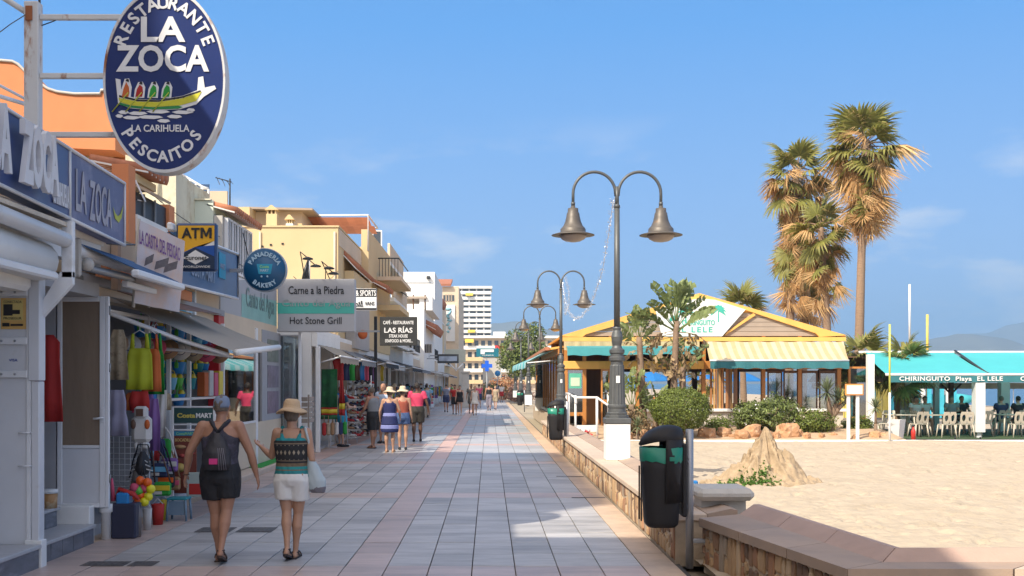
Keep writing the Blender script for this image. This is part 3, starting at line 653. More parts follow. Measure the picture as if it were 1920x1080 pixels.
# big striped awning on the right
q = MB(); vs = []; xa, xb = R(1322,0).x, R(1579,0).x; na = 48
for i in range(na+1):
    f = i/na; x = xa+(xb-xa)*f; xo = R(1330,0,).x*.968+(R(1590,0).x*.968-R(1330,0).x*.968)*f
    for j in range(7):
        g = j/6; vs.append((x+(xo-x)*g, RY-.15-1.25*g, R(0,641).z+(1.78+(718-677)*38.6/FOC-R(0,641).z)*g - .05*sin(g*pi)+.012*sin(i*.8+j)))
q.add(vs, [(7*i+j, 7*(i+1)+j, 7*(i+1)+j+1, 7*i+j+1) for i in range(na) for j in range(6)], 0, True); aw = q.build('striped_awning', M_stripe, t)
q = MB(); vs = []
for i in range(na+1):
    f = i/na; xo = (R(1330,0).x+(R(1590,0).x-R(1330,0).x)*f)*.968
    zt = 1.78+(718-676.5)*38.6/FOC; vs += [(xo, RY-1.41, zt), (xo, RY-1.43+.02*sin(i), zt-.26-.02*sin(i*1.1))]
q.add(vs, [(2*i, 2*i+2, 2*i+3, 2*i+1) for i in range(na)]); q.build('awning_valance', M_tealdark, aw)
q = MB(); q.tube([(xa*.985, RY-1.40, zt+.01), (R(1590,0).x*.968, RY-1.40, zt+.01)], .03, 8); q.build('front_bar', M_whitemetal, aw)
# posts, beams, floor, ceiling
zF = .24; zB = R(0, 692).z; zT = R(0, 678).z
for px in (1061, 1096, 1145, 1196, 1320, 1432, 1500, 1574):
    add('post', lambda q: q.box((R(px-3.5,0).x, RY+.02, zF), (R(px+3.5,0).x, RY+.2, zE)), M_wood)
for (a, b) in ((1050, 1320), (1320, 1580)):
    add('beam', lambda q: q.cbox((R(a,0).x, RY-.02, R(0,692).z), (R(b,0).x, RY+.02-.003, R(0,677).z), .02), M_wood if a > 1300 else M_yel)
for x in [X0+.1+(X1-X0-.2)*i/6 for i in range(7)]:
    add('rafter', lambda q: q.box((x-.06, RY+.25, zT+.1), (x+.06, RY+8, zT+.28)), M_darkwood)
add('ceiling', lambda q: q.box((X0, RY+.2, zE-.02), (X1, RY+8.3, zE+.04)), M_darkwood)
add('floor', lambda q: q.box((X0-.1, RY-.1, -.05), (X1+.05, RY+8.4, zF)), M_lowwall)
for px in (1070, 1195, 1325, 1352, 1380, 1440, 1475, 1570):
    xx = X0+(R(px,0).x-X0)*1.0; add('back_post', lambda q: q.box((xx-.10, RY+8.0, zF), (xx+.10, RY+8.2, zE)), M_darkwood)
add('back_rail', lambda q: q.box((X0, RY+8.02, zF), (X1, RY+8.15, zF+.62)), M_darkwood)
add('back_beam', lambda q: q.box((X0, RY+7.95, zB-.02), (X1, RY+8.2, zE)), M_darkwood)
# right part: dark glazed panels inside varnished frames
for (a, b) in ((1440, 1468), (1470, 1498), (1503, 1534), (1537, 1570)):
    fr = add('glazed_door', lambda q: [q.box((R(a,0).x, RY+.06, zF+.62), (R(a+2.5,0).x, RY+.12, zB-.05)), q.box((R(b-2.5,0).x, RY+.06, zF+.62), (R(b,0).x, RY+.12, zB-.05)), q.box((R(a+2.5,0).x, RY+.06, zB-.14), (R(b-2.5,0).x, RY+.12, zB-.05))], M_darkwood)
    add('pane', lambda q: q.box((R(a+2.6,0).x, RY+.085, zF+.62), (R(b-2.6,0).x, RY+.095, zB-.15)), M_glass, fr)
# folded slatted screen
rnd = random.Random(2); x = R(1331,0).x; i = 0
M_slat = [mat('slat_%s' % c, cc, .5, var=.2, vs=5, stretch=(1,1,.15)) for c, cc in (('rust', (.36,.16,.06)), ('amber', (.52,.30,.10)), ('pale', (.50,.40,.30)), ('brown', (.22,.11,.05)))]
while x < R(1381,0).x:
    w = rnd.uniform(.03, .075); dd = rnd.uniform(0, .25)
    add('slat', lambda q: q.box((x, RY-.30+dd, zF+.38), (x+w, RY-.22+dd, zB)), M_slat[rnd.choice([0,0,1,2,3,1])]); x += w+rnd.uniform(.008, .03); i += 1
# entrance: doors and glass on the left
add('door_leaf', lambda q: [q.box((R(1125,0).x, RY-.35, zF), (R(1128,0).x, RY-.29, R(0,692).z)), q.box((R(1139,0).x, RY-.35, zF), (R(1142,0).x, RY-.29, R(0,692).z)), q.box((R(1128,0).x, RY-.35, zF), (R(1139,0).x, RY-.29, zF+.2)), q.box((R(1128,0).x, RY-.35, 1.05), (R(1139,0).x, RY-.29, 1.2)), q.box((R(1128,0).x, RY-.35, R(0,696).z), (R(1139,0).x, RY-.29, R(0,692).z))], M_wood)
add('door_pane', lambda q: [q.box((R(1128,0).x, RY-.325, zF+.2), (R(1139,0).x, RY-.315, R(0,696).z))], M_glass)
add('window_frame', lambda q: [q.box((R(1062,0).x, RY+.03, .62), (R(1097,0).x, RY+.10, .75)), q.box((R(1062,0).x, RY+.03, R(0,694).z), (R(1097,0).x, RY+.10, R(0,692).z))], M_wood)
add('window_pane', lambda q: q.box((R(1065,0).x, RY+.05, .75), (R(1093,0).x, RY+.06, R(0,694).z)), M_glass)
pb = add('notice_board', lambda q: q.box((R(1067,0).x, RY+.0, R(0,728).z), (R(1090,0).x, RY+.03, R(0,700).z)), mat('notice_green', (.10,.45,.32), .6))
add('paper', lambda q: q.box((R(1070,0).x, RY-.01, R(0,724).z), (R(1087,0).x, RY-.001, R(0,708).z)), mat('notice_pale', (.55,.65,.50), .6), pb)
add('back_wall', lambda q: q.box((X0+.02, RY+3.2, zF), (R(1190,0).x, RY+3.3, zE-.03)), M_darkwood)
add('counter', lambda q: q.cbox((R(1100,0).x, RY+2.0, zF), (R(1135,0).x, RY+2.8, 1.3), .03), M_wood)
add('lattice_window', lambda q: [q.box((R(1205,0).x, RY+.02, R(0,748).z), (R(1316,0).x, RY+.09, R(0,744).z))], M_wood)
# low garden wall under the windows
add('low_wall', lambda q: q.box((R(1150,0).x, RY-.30, -.05), (R(1576,0).x, RY-.12, R(0,772).z)), M_lowwall)
add('wall_cap', lambda q: q.cbox((R(1150,0).x, RY-.42, R(0,771.9).z), (R(1582,0).x, RY-.03, R(0,766).z), .02), M_plaster)
# side along the promenade: stone base, posts, glass and a teal side awning
y = RY+.3
while y < RY+20:
    add('side_post', lambda q: q.box((X0-.16, y, .05), (X0-.06, y+.14, 2.95)), M_wood)
    add('side_pane', lambda q: q.box((X0-.12, y+.17, .72), (X0-.10, y+1.75, 2.8)), glass('side_glass', (.35,.45,.42), .6)); y += 1.95
add('side_sill', lambda q: q.box((X0-.22, RY+.2, .60), (X0-.02, RY+20, .70)), M_plaster)
add('side_beam', lambda q: q.box((X0-.2, RY+.0, 2.8), (X0-.02, RY+20, 2.98)), M_wood)
add('side_wall_base', lambda q: q.box((X0-.30, RY-.1, -.05), (X0-.04, RY+20, .598)), M_wallcore)
add('side_roof', lambda q: q.slab((X0-.6, RY+.1, 3.0), (X0+2.5, RY+.1, 3.5), (X0+2.5, RY+20, 3.5), (X0-.6, RY+20, 3.0), -.07), M_yel)
add('side_back_wall', lambda q: q.box((X0+1.6, RY+8.6, 0), (X0+1.7, RY+20, 3.3)), M_darkwood)
add('side_eave', lambda q: q.box((X0-.66, RY-.02, 2.93), (X0-.5, RY+20, 3.04)), M_tilered)
q = MB(); M_sidecan = striped('pale_teal_canvas', (.10,.42,.46), (.35,.55,.60), 'Y', .6, .5); vs = []
for i in range(31):
    y = RY+1.0+18*i/30; xo = X0-.35-.95-.25*sin(i*.1); vs += [(X0-.2, y, 3.0), (X0-.75, y, 2.82+.02*sin(i)), (xo, y, 2.52+.02*sin(i*.9)), (xo-.02, y, 2.30+.02*sin(i*1.7))]
q.add(vs, [(4*i+j, 4*i+4+j, 4*i+5+j, 4*i+1+j) for i in range(30) for j in range(3)], 0, True); q.build('side_awning', M_sidecan, t)
for yy in (RY+1.0, RY+7, RY+13): add('awning_arm', lambda q: q.tube([(X0-.15, yy, 2.6), (X0-1.25, yy, 2.5)], .025, 6), M_whitemetal)
# dining tables and chairs seen dark inside
for (px, dy) in ((1245, 3), (1290, 4.5), (1410, 3.5), (1475, 2.5), (1540, 3.5)):
    x = R(px,0).x; tt = thing('dining_table', (x, RY+dy, zF), {1245:'dark dining table seen through the window behind the palms', 1290:'dark dining table behind the round bush', 1410:'dining table seen through the opening right of the slatted screen', 1475:'dining table behind the left glazed doors', 1540:'dining table behind the glazed doors near the right post'}[px], 'table', 'dining tables inside the restaurant')
    q = MB(); q.cbox((-.4,-.4,.72), (.4,.4,.76), .01); q.build('tabletop', M_darkwood, tt, False)
    for sx in (-.33, .33):
        for sy in (-.33, .33): q = MB(); q.box((sx-.025, sy-.025, 0), (sx+.025, sy+.025, .719)); q.build('leg', M_darkwood, tt, False)
# access ramp with white rails
t2 = thing('access_ramp', (3.4, 36.5, 0), 'white access ramp with tube handrails leading to the restaurant door', 'ramp')
add('ramp_slab', lambda q: q.prism([(34.9, -.05), (39.55, -.05), (39.55, .23), (38.0, .23), (34.9, .02)], 2.62, 4.15, 'X'), M_plaster, t2)
for x in (2.66, 4.1):
    add('rail', lambda q: q.tube([(x, 34.9, 1.15), (x, 35.0, 1.32), (x, 37.9, 1.42), (x, 39.4, 1.42)], .035, 8), M_signwhite, t2)
    for yy in (35.0, 37.9, 39.2): add('rail_post', lambda q: q.tube([(x, yy, .0), (x, yy, 1.40)], .035, 8), M_signwhite, t2)
for yy, xs_ in ((35.0, (2.66, 3.32)),):
    add('rail', lambda q: q.tube([(2.66, yy, 1.33), (3.32, yy, 1.33), (3.95, yy-.6, .85)], .035, 8), M_signwhite, t2)
    for xx in (3.32,): add('rail_post', lambda q: q.tube([(xx, yy, 0), (xx, yy, 1.33)], .04, 8), M_signwhite, t2)
    add('rail_post', lambda q: q.tube([(3.95, yy-.6, 0), (3.95, yy-.6, .86)], .035, 8), M_signwhite, t2)
    add('lower_rail', lambda q: q.box((2.66, yy-.02, .28), (3.32, yy+.02, .48)), M_signwhite, t2)
q = MB(); q.lathe([(.10, 0), (.13, .14), (.14, .15)], (2.95, 34.5, .02), 10); fp = thing('flower_pot', (2.95, 34.5, 0), 'small pot of red flowers at the foot of the white rails', 'flower pot'); q.build('pot', M_tilered, fp)
q = MB(); rnd = random.Random(9)
for _ in range(60):
    d = Vector((rnd.gauss(0,.12), rnd.gauss(0,.08), rnd.uniform(.15,.34))); c = Vector((2.95, 34.5, .02))+d; e = Vector((rnd.uniform(-1,1), rnd.uniform(-1,1), rnd.uniform(-1,1)))*.035; f = Vector((rnd.uniform(-1,1), rnd.uniform(-1,1), rnd.uniform(-1,1)))*.035; q.add([c-e, c-f, c+e, c+f], [(0,1,2,3)])
q.build('flowers', mat('red_petals', (.5,.02,.03), .6), fp)

# ---------------- turquoise pavilion ----------------
M_turq = mat('turquoise_canvas', (0.10, 0.58, 0.62), 0.75, var=0.06, vs=1, trans=0.35)
t = thing('beach_pavilion', (18, 38, 0), 'long open pavilion with turquoise canvas roof and a lettered dark valance', 'pavilion')
def A(name, fn, m, parent=None, kind=None): return add(name, fn, m, parent or t, kind)
zr0, zr1 = 2.06, 2.88
for (xa, xb, xta, xtb, sag) in ((13.25, 16.72, 13.75, 16.95, .04), (16.78, 21.6, 17.05, 22.2, .05)):
    q = MB(); vs = []; n1, n2 = 20, 8
    for i in range(n1+1):
        for j in range(n2+1):
            f, g = i/n1, j/n2; x0_, x1_ = xa+(xb-xa)*f, xta+(xtb-xta)*f
            vs.append((x0_+(x1_-x0_)*g, 37.9+3.6*g, zr0+(zr1-zr0)*g-.05*sin(pi*g)-sag*sin(pi*f)*sin(pi*g)))
    q.add(vs, [(i*(n2+1)+j, (i+1)*(n2+1)+j, (i+1)*(n2+1)+j+1, i*(n2+1)+j+1) for i in range(n1) for j in range(n2)], 0, True); q.build('canvas_sheet', M_turq, t)
A('front_bar', lambda q: q.tube([(13.2, 37.88, 2.06), (21.7, 37.88, 2.06)], .045, 8), M_whitemetal)
A('ridge_bar', lambda q: q.tube([(13.5, 41.55, 2.90), (22.5, 41.55, 2.90)], .05, 8), M_whitemetal)
A('ridge_pole', lambda q: q.tube([(16.75, 37.88, 1.98), (17.0, 41.5, 2.95)], .04, 8), M_darkmetal)
q = MB(); vs = []
for i in range(61): x = 13.3+8.3*i/60; vs += [(x, 37.84, 2.02), (x, 37.83+.01*sin(i*1.1), 1.80)]
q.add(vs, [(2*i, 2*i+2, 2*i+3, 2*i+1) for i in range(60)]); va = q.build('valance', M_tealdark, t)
lettering('CHIRINGUITO  Playa  EL LELE', .20, M_signwhite, t, (15.35, 37.80, 1.915), sx=1.22, bold=.004, spacing=1.1)
lettering('CHIRINGUITO', .20, M_signwhite, t, (18.45, 37.80, 1.915), sx=1.15, bold=.004, spacing=1.1)
M_colgrey = mat('pale_column', (.62,.62,.60), .7, var=.06)
for (x, y, w, m) in ((16.35, 38.0, .16, M_colgrey), (13.0, 38.8, .11, M_plaster), (15.1, 41.4, .16, M_colgrey), (16.9, 43.0, .09, M_colgrey), (19.0, 42.0, .16, M_colgrey), (20.9, 41.4, .13, M_colgrey)):
    A('column', lambda q: q.box((x-w, y-w, .0 if y > 38.1 else .14), (x+w, y+w, 2.75 if y > 38.5 else 2.02)), m)
A('column_foot', lambda q: q.box((16.28, 37.94, -.1), (16.42, 38.06, .14)), M_colgrey)
A('back_beam', lambda q: q.box((12.6, 44.2, 1.55), (22, 44.4, 1.78)), mat('pale_wood', (.55,.42,.30), .7, var=.15))
A('rear_roof', lambda q: q.slab((12.5, 41.7, 2.75), (12.5, 44.6, 1.85), (22, 44.6, 1.85), (22, 41.7, 2.75), .04), M_darkwood)
for x in (15.8, 17.9): 
    A('back_post', lambda q: q.box((x-.08, 44.0, 0), (x+.08, 44.16, 1.8)), M_darkwood)
    for s in (-1, 1): A('brace', lambda q: q.tube([(x, 44.08, 1.35), (x+s*.4, 44.08, 1.75)], .04, 5), M_darkwood)
q = MB(); q.add([(12.85, 37.1, -.045), (25, 37.1, -.045), (25, 45, -.045), (12.85, 45, -.045)], [(0,1,2,3)])
q.build('pavilion_floor', mat('green_matting', (.045,.075,.025), .95, var=.25, vs=5), kind='structure')
# white plastic chairs and tables
M_plast = mat('ivory_plastic', (.50, .44, .35), .45, var=.06)
def make_chair(loc, label, rz):
    t = thing('plastic_chair', loc, label, 'chair', 'ivory plastic chairs under the pavilion', rz)
    q = MB(); q.cbox((-.22,-.21,.42), (.22,.21,.45), .012); q.build('seat', M_plast, t, False)
    # backrest with two oval holes
    q = MB(); outer = [(-.19,.46),(-.23,.60),(-.22,.78),(-.15,.86),(0,.88),(.15,.86),(.22,.78),(.23,.60),(.19,.46)]
    def yb(z): return -.20-.10*(z-.45)/.43
    N_ = 16
    for s in (-1, 1):
        cx = .105*s; ov = [(cx+.058*cos(2*pi*k/N_), .66+.115*sin(2*pi*k/N_)) for k in range(N_)]
        bx = []
        for k in range(N_):
            a = 2*pi*k/N_; c, s_ = cos(a), sin(a); sc = min((.105 if c*s < 0 else .115)/max(abs(c),1e-3), (.20)/max(abs(s_),1e-3)); bx.append((cx+c*sc, .665+s_*sc))
        vs = [(x, yb(z), z) for x, z in ov+bx]+[(x, yb(z)-.022, z) for x, z in ov+bx]
        fs = []
        for k in range(N_):
            k2 = (k+1) % N_; fs += [(k, k2, N_+k2, N_+k), (2*N_+k, 3*N_+k, 3*N_+k2, 2*N_+k2), (k, 2*N_+k, 2*N_+k2, k2), (N_+k, N_+k2, 3*N_+k2, 3*N_+k)]
        q.add(vs, fs)
    q.build('backrest', M_plast, t, False)
    for sx, sy in ((-1,-1),(1,-1),(-1,1),(1,1)):
        q = MB(); q.tube([(sx*.20, sy*.19, .43), (sx*.255, sy*.24, 0)], [.028, .020], 6); q.build('leg', M_plast, t, False)
    return t
cl = [((14.45, 38.3), 0.2, 'left of the three ivory chairs in front under the pavilion valance'), ((15.28, 38.0), 0, 'middle one of the three ivory chairs in front, catching the sun'), ((15.95, 38.15), -.1, 'right one of the three ivory chairs in front beside the white column'),
      ((17.75, 38.2), 0, 'lone ivory chair with two oval holes right of the white column'), ((13.55, 38.9), 1.2, 'shaded ivory chair at the left end of the pavilion'), ((13.9, 39.8), 2.5, 'ivory chair behind the left end table'),
      ((14.9, 40.4), 3.1, 'ivory chair on the far side of the left table row'), ((16.9, 39.0), .4, 'shaded ivory chair just right of the white column'), ((19.0, 38.6), -.4, 'ivory chair at the right edge of the photo nearest the sand'), ((19.7, 39.5), 2.8, 'ivory chair at the right edge farther in'), ((14.9, 39.2), -1.4, 'ivory chair sideways between the two left tables')]
C0 = make_chair((*cl[0][0], -.045), cl[0][2], cl[0][1])
for (xy, a, lb) in cl[1:]: dup(C0, (*xy, -.045), a, lb)
def make_table(loc, label):
    t = thing('plastic_table', loc, label, 'table', 'tables under the pavilion')
    q = MB(); q.cbox((-.45,-.40,.71), (.45,.40,.745), .012); q.build('tabletop', M_plast, t, False)
    for sx in (-1, 1):
        for sy in (-1, 1): q = MB(); q.tube([(sx*.38, sy*.33, .71), (sx*.42, sy*.37, 0)], [.03, .022], 6); q.build('leg', M_plast, t, False)
    return t
T0 = make_table((15.3, 39.0, -.045), 'pale table behind the three front chairs')
for (x, y, lb) in ((14.1, 39.1, 'pale table at the left end of the pavilion'), (16.6, 40.0, 'pale table just behind the white column'), (18.0, 39.2, 'pale table behind the lone right chair'), (19.4, 39.0, 'pale table at the right edge of the photo')): dup(T0, (x, y, -.045), 0, lb)
# small things by the kerb
def post(name, x, y, h, r, m, lb, cat, m2=None, cut=.5, grp=None):
    t = thing(name, (x, y, 0), lb, cat, grp)
    q = MB(); q.tube([(0,0,-.08), (0,0,h*cut)], r, 8); q.build('lower_pole', m, t, False); q = MB(); q.tube([(0,0,h*cut), (0,0,h)], r*.9, 8); q.build('upper_pole', m2 or m, t, False); return t
post('thin_pole', 12.08, 34.3, 3.55, .035, M_signwhite, 'thin pole at the kerb, white below and yellow green above', 'pole', mat('yellow_green', (.52,.55,.12), .5), .42)
post('mast', 24.4, 66, 7.5, .07, mat('blue_paint', (.05,.30,.50), .5), 'tall thin mast blue below and white above behind the pavilion roof', 'mast', M_signwhite, .55)
post('yellow_post', 23.5, 61, 5.45, .08, mat('yellow_paint', (.62,.50,.10), .5), 'plain yellow post standing behind the pavilion roof', 'post')
post('bollard', 14.3, 34.9, .13, .03, M_black, 'left one of two tiny black stubs at the kerb', 'stub'); post('bollard', 15.05, 34.85, .13, .03, M_black, 'right one of two tiny black stubs at the kerb', 'stub')
t = thing('play_frame', (18.6, 52, 0), 'yellow play frame top showing above the pavilion roof left end', 'play frame')
MY = mat('yellow_paint', (.62,.50,.10), .5)
for s in (-.3, .3): add('upright', lambda q: q.box((18.6+s-.05, 51.95, 0), (18.6+s+.05, 52.05, 3.65)), MY, t)
add('rung', lambda q: q.box((18.3, 51.97, 3.1), (18.9, 52.03, 3.25)), MY, t); add('rung', lambda q: q.box((18.3, 51.97, 2.6), (18.9, 52.03, 2.7)), MY, t)
t = thing('menu_board', (11.15, 34.9, 0), 'small orange framed board on two white posts at the edge of the sand', 'sign')
for x in (11.02, 11.30): add('post', lambda q: q.box((x-.045, 34.86, -.05), (x+.045, 34.94, 1.45)), M_signwhite, t)
add('frame', lambda q: q.cbox((10.90, 34.80, 1.40), (11.46, 34.858, 1.75), .01), mat('orange_frame', (.60,.25,.06), .6), t)
add('panel', lambda q: q.box((10.94, 34.79, 1.44), (11.42, 34.799, 1.71)), mat('white_panel', (.75,.70,.62), .6), t)
t = thing('glass_screen', (13.2, 39.8, 0), 'wood framed glass wind screen at the right corner of the restaurant', 'screen')
for (a, b) in (((12.55, .3), (12.62, 2.35)), ((13.17, .3), (13.24, 2.35))): add('frame_post', lambda q: q.box((a[0], 39.7, 0), (b[0], 39.78, b[1])), M_wood, t)
add('frame_rail', lambda q: q.box((12.62, 39.7, 2.28), (13.17, 39.78, 2.35)), M_wood, t); add('frame_rail', lambda q: q.box((12.62, 39.7, .5), (13.17, 39.78, .6)), M_wood, t)
add('pane', lambda q: q.box((12.62, 39.735, .6), (13.17, 39.745, 2.28)), M_glass, t)
t = thing('tall_planter', (13.1, 36.6, 0), 'pale tapered planter pot left of the pavilion chairs', 'planter')
q = MB(); q.lathe([(.22,-.05),(.30,.55),(.31,.60),(.27,.60),(.25,.5)], (0,0,0), 4, smooth=False); q.build('pot', M_colgrey, t, False)
t = thing('red_extinguisher', (13.5, 36.2, 0), 'small red bottle shaped object on the ground beside the chairs', 'red object')
q = MB(); q.lathe([(.07,-.05),(.075,.25),(.03,.33),(.03,.40)], (0,0,0), 10); q.build('body', mat('red_paint', (.5,.03,.02), .4), t, False)
q = MB(); q.lathe([(.06,.4),(.06,.43),(.02,.46)], (0,0,0), 8); q.build('cap', M_black, t, False)
# parasols, huts and the beach beyond
M_blueump = mat('blue_canvas', (0.02, 0.19, 0.50), .8, var=.1, trans=.25)
t = thing('beach_parasol', (0,0,0), 'x', 'parasol', 'blue parasols on the beach beyond')
q = MB(); q.lathe([(1.5,1.95),(1.48,2.0),(.75,2.38),(.05,2.62),(.01,2.68)], n=8, smooth=False); q.build('canopy', M_blueump, t, False)
q = MB(); q.tube([(0,0,-.1),(0,0,2.5)], .03, 6); q.build('pole', M_signwhite, t, False)
P0 = t; ps = []
for i in range(9): ps.append((11+3.3*i+random.uniform(-.4,.4), 78+random.uniform(-3,3)))
for i in range(8): ps.append((28+3.2*i, 74+random.uniform(-3,3)))
for i in range(9): ps.append((12+3.8*i, 88+random.uniform(-2,2)))
for i, (x, y) in enumerate(ps):
    lb = 'blue beach parasol far beyond the restaurant, ' + (['first','second','third','fourth','fifth','sixth','seventh','eighth','ninth'][i % 9]) + ' from the left in its ' + ('near row' if i < 9 else 'right hand row' if i < 17 else 'back row')
    if i == 0: P0.location = (x, y, -.06); P0['label'] = lb; P0['group'] = 'blue parasols beyond the restaurant'
    else:
        d_ = dup(P0, (x, y, -.06), random.random(), lb); d_['group'] = 'blue parasols beyond the restaurant' if x/y < .31 else 'blue parasols beyond the pavilion'
t = thing('beach_hut', (22, 58, 0), 'yellow and turquoise beach kiosk far behind the pavilion tables', 'kiosk')
for i in range(10): add('plank', lambda q: q.box((17.5+i*.32, 58, 0), (17.78+i*.32, 58.1, 2.3)), MY if i % 3 else mat('turq_paint', (.05,.42,.55), .6), t)
for i in range(8): add('plank', lambda q: q.box((21.4+i*.32, 58, 0), (21.6+i*.32, 58.1, 2.2)), mat('turq_paint', (.05,.42,.55), .6) if i % 2 else M_signwhite, t)
add('roof', lambda q: q.slab((17.2, 57.5, 2.35), (24.5, 57.5, 2.35), (24.5, 61, 2.8), (17.2, 61, 2.8), .08), mat('orange_frame', (.60,.25,.06), .6), t)
t = thing('moored_boat', (33, 82, 0), 'turquoise pedal boat pulled up on the beach behind the tables', 'boat')
q = MB(); q.tube([(-2,0,.5),(-1.2,0,.5),(1,0,.5),(2,0,.7)], [.2,.5,.5,.15], 8); q.build('hull', M_turq, t, False); q = MB(); q.cbox((-.6,-.4,.9), (.4,.4,1.3), .08); q.build('seat_block', M_signwhite, t, False)
# ---------------- plants ----------------
def leafmat(name, col, trans=.3, island=.35, rough=.55): return mat(name, col, rough, var=.12, vs=2, trans=trans, island=island)
L_green = leafmat('palm_green', (.24,.24,.06), .4); L_dead = leafmat('palm_straw', (.66,.45,.22), .35, .25, .85); L_dead2 = leafmat('palm_tan', (.55,.34,.15), .3, .3, .9)
L_bush = leafmat('bush_leaf', (.15,.19,.035), .3, .5); L_bush2 = leafmat('shrub_leaf', (.15,.19,.05), .3, .55); L_strel = leafmat('banana_leaf', (.20,.245,.085), .35, .25, .45)
L_strel_dry = leafmat('dry_banana_leaf', (.34,.24,.13), .2, .3, .8); L_yucca = leafmat('yucca_leaf', (.15,.18,.09), .2, .3); L_succ = leafmat('succulent_leaf', (.13,.26,.05), .25, .35)
M_trunk = mat('palm_trunk', (.26,.175,.115), .9, var=.2, vs=6, bump=.8, bs=14, stretch=(1,1,4)); M_bark = mat('bark', (.22,.15,.10), .9, var=.25, vs=8, bump=.6, bs=20)
def fan_frond(seed, dead):
    """washingtonia leaf: thorny stalk and split folded blade, growing along +X"""
    rnd = random.Random(seed); q = MB(); Lp = .70 if not dead else .62
    drop = .16 if not dead else .55; pts = [Vector((Lp*u, 0, -drop*Lp*u*u)) for u in (0,.25,.5,.75,1)]
    q.tube(pts, [.028,.022,.018,.015,.012], 4, 1)
    c = pts[-1]; n = 26 if not dead else 24; spread = 115 if not dead else 75; R_ = .95 if not dead else .95
    fold = .10 if not dead else .3
    for k in range(n):
        a = radians(-spread + 2*spread*k/(n-1) + rnd.uniform(-3,3)); L = R_*(1-.22*abs(a)/2)*rnd.uniform(.85,1.08)
        d = Vector((cos(a), sin(a), 0)); w = .052 if not dead else .021; s = Vector((-sin(a), cos(a), 0)); zz = fold*(1 if k % 2 else -1)*.35
        dr = [0, .06, .22, .62] if not dead else [0, .25, .75, 1.25]; tw = rnd.uniform(.7,1.4)
        P_ = []
        for u, z_, ww in ((0, dr[0], .4), (.42, dr[1], 1.0), (.72, dr[2], .75), (1.0, dr[3], .08)):
            p = c + d*L*(u if not dead else u*.72) + Vector((0,0,-z_*L*.55*tw - (0 if not dead else .1*u))); P_ += [p - s*w*ww + Vector((0,0,zz*ww*.2)), p + s*w*ww - Vector((0,0,zz*ww*.2))]
        q.add(P_, [(0,2,3,1),(2,4,5,3),(4,6,7,5)], 0)
        if rnd.random() < .8:   # hanging threads
            p = c + d*L*.75 + Vector((0,0,-dr[2]*L*.5)); q.add([p, p+s*.012, p+s*.02+Vector((rnd.uniform(-.1,.1),rnd.uniform(-.1,.1),-rnd.uniform(.2,.5)))], [(0,1,2)], 2)
    return q.mesh('frond', [L_green, M_trunk, L_dead] if not dead == True else [L_dead if seed % 2 else L_dead2, M_trunk, L_dead])
FG = [fan_frond(i, False) for i in range(4)]; FD = [fan_frond(10+i, True) for i in range(5)]
def palm(name, base, lean, H, r, seed, label, ng, nd, skirt, sc, group=None):
    rnd = random.Random(seed); t = thing(name, base, label, 'palm tree', group); q = MB()
    pts = []; rs = []
    for i in range(28): u = i/27; pts.append(Vector((lean[0]*u**1.6, lean[1]*u**1.6, H*u-.1))); rs.append(r*(1.25-.55*u**.6)*(1+.035*(i % 2)))
    q.tube(pts, rs, 14); q.build('trunk', M_trunk, t, False); top = pts[-1]
    def put(me, az, el, z, s, roll=0, rad=0.0):
        f = z/H; p = Vector((lean[0]*f**1.6, lean[1]*f**1.6, z)); o = link('frond', me, t, False)
        # pitch about local Y: positive elevation lifts +X
        o.rotation_mode = 'QUATERNION'; o.rotation_quaternion = (Matrix.Rotation(az, 3, 'Z') @ Matrix.Rotation(-el, 3, 'Y') @ Matrix.Rotation(roll, 3, 'X')).to_quaternion()
        o.location = p + Vector((cos(az), sin(az), 0))*rad; o.scale = (s, s, s)
    for i in range(ng):
        el = radians(80 - 125*(i/ng)**1.0 + rnd.uniform(-12,12)); put(FG[rnd.randrange(4)], i*2.4+rnd.uniform(-.3,.3), el, H-.1-.5*(i/ng), sc*rnd.uniform(.8,1.05), rnd.uniform(-.5,.5))
    for i in range(nd):
        u = i/nd; z = H-.08-skirt*u**1.25; el = radians(12-78*min(1, u*2.0)+rnd.uniform(-30,34)); m = FD[rnd.randrange(5)]
        if rnd.random() < .12: m = FG[rnd.randrange(4)]
        put(m, i*2.4+rnd.uniform(-.5,.5), el, z, sc*rnd.uniform(.65,1.3)*(1-.2*u), rnd.uniform(-.9,.9), r*.6)
    return t
grp = 'tall palms behind the restaurant'
palm('fan_palm', (14.6, 45, 0), (.3, 0, 0), 11.5, .18, 1, 'tallest palm, right hand one, with a green top over a long straw skirt', 24, 74, 2.7, 1.15, grp)
palm('fan_palm', (14.25, 47.5, 0), (-.3, .4, 0), 8.5, .17, 2, 'palm leaning just left of the tallest one, crown mostly dead and brown', 9, 46, 2.8, 1.0, grp)
palm('fan_palm', (13.15, 50, 0), (.35, 0, 0), 11.3, .19, 3, 'left hand tall palm with a ragged green and straw crown', 20, 84, 5.6, 1.08, grp)
palm('fan_palm', (14.0, 51, 0), (.5, .2, 0), 8.6, .20, 4, 'shorter palm right of the left tall one with a drooping tan skirt', 9, 46, 3.6, .95, grp)
palm('fan_palm', (12.1, 54, 0), (-.2, 0, 0), 5.4, .15, 5, 'small bright green palm showing above the roof left of the tall trunks', 16, 6, .6, .95)
palm('fan_palm', (14.9, 41.5, 0), (.3, 0, 0), 2.6, .13, 6, 'low bushy palm with shining green fans right of the restaurant', 17, 10, .7, .85)
palm('fan_palm', (14.1, 42.5, 0), (-.2, 0, 0), 2.9, .14, 8, 'low dark palm behind the glass screen at the restaurant corner', 14, 8, .7, .9)
palm('fan_palm', (11.6, 62, 0), (0, 0, 0), 2.3, .2, 7, 'stubby palm seen through the opening beside the slatted screen', 10, 14, .8, .8)
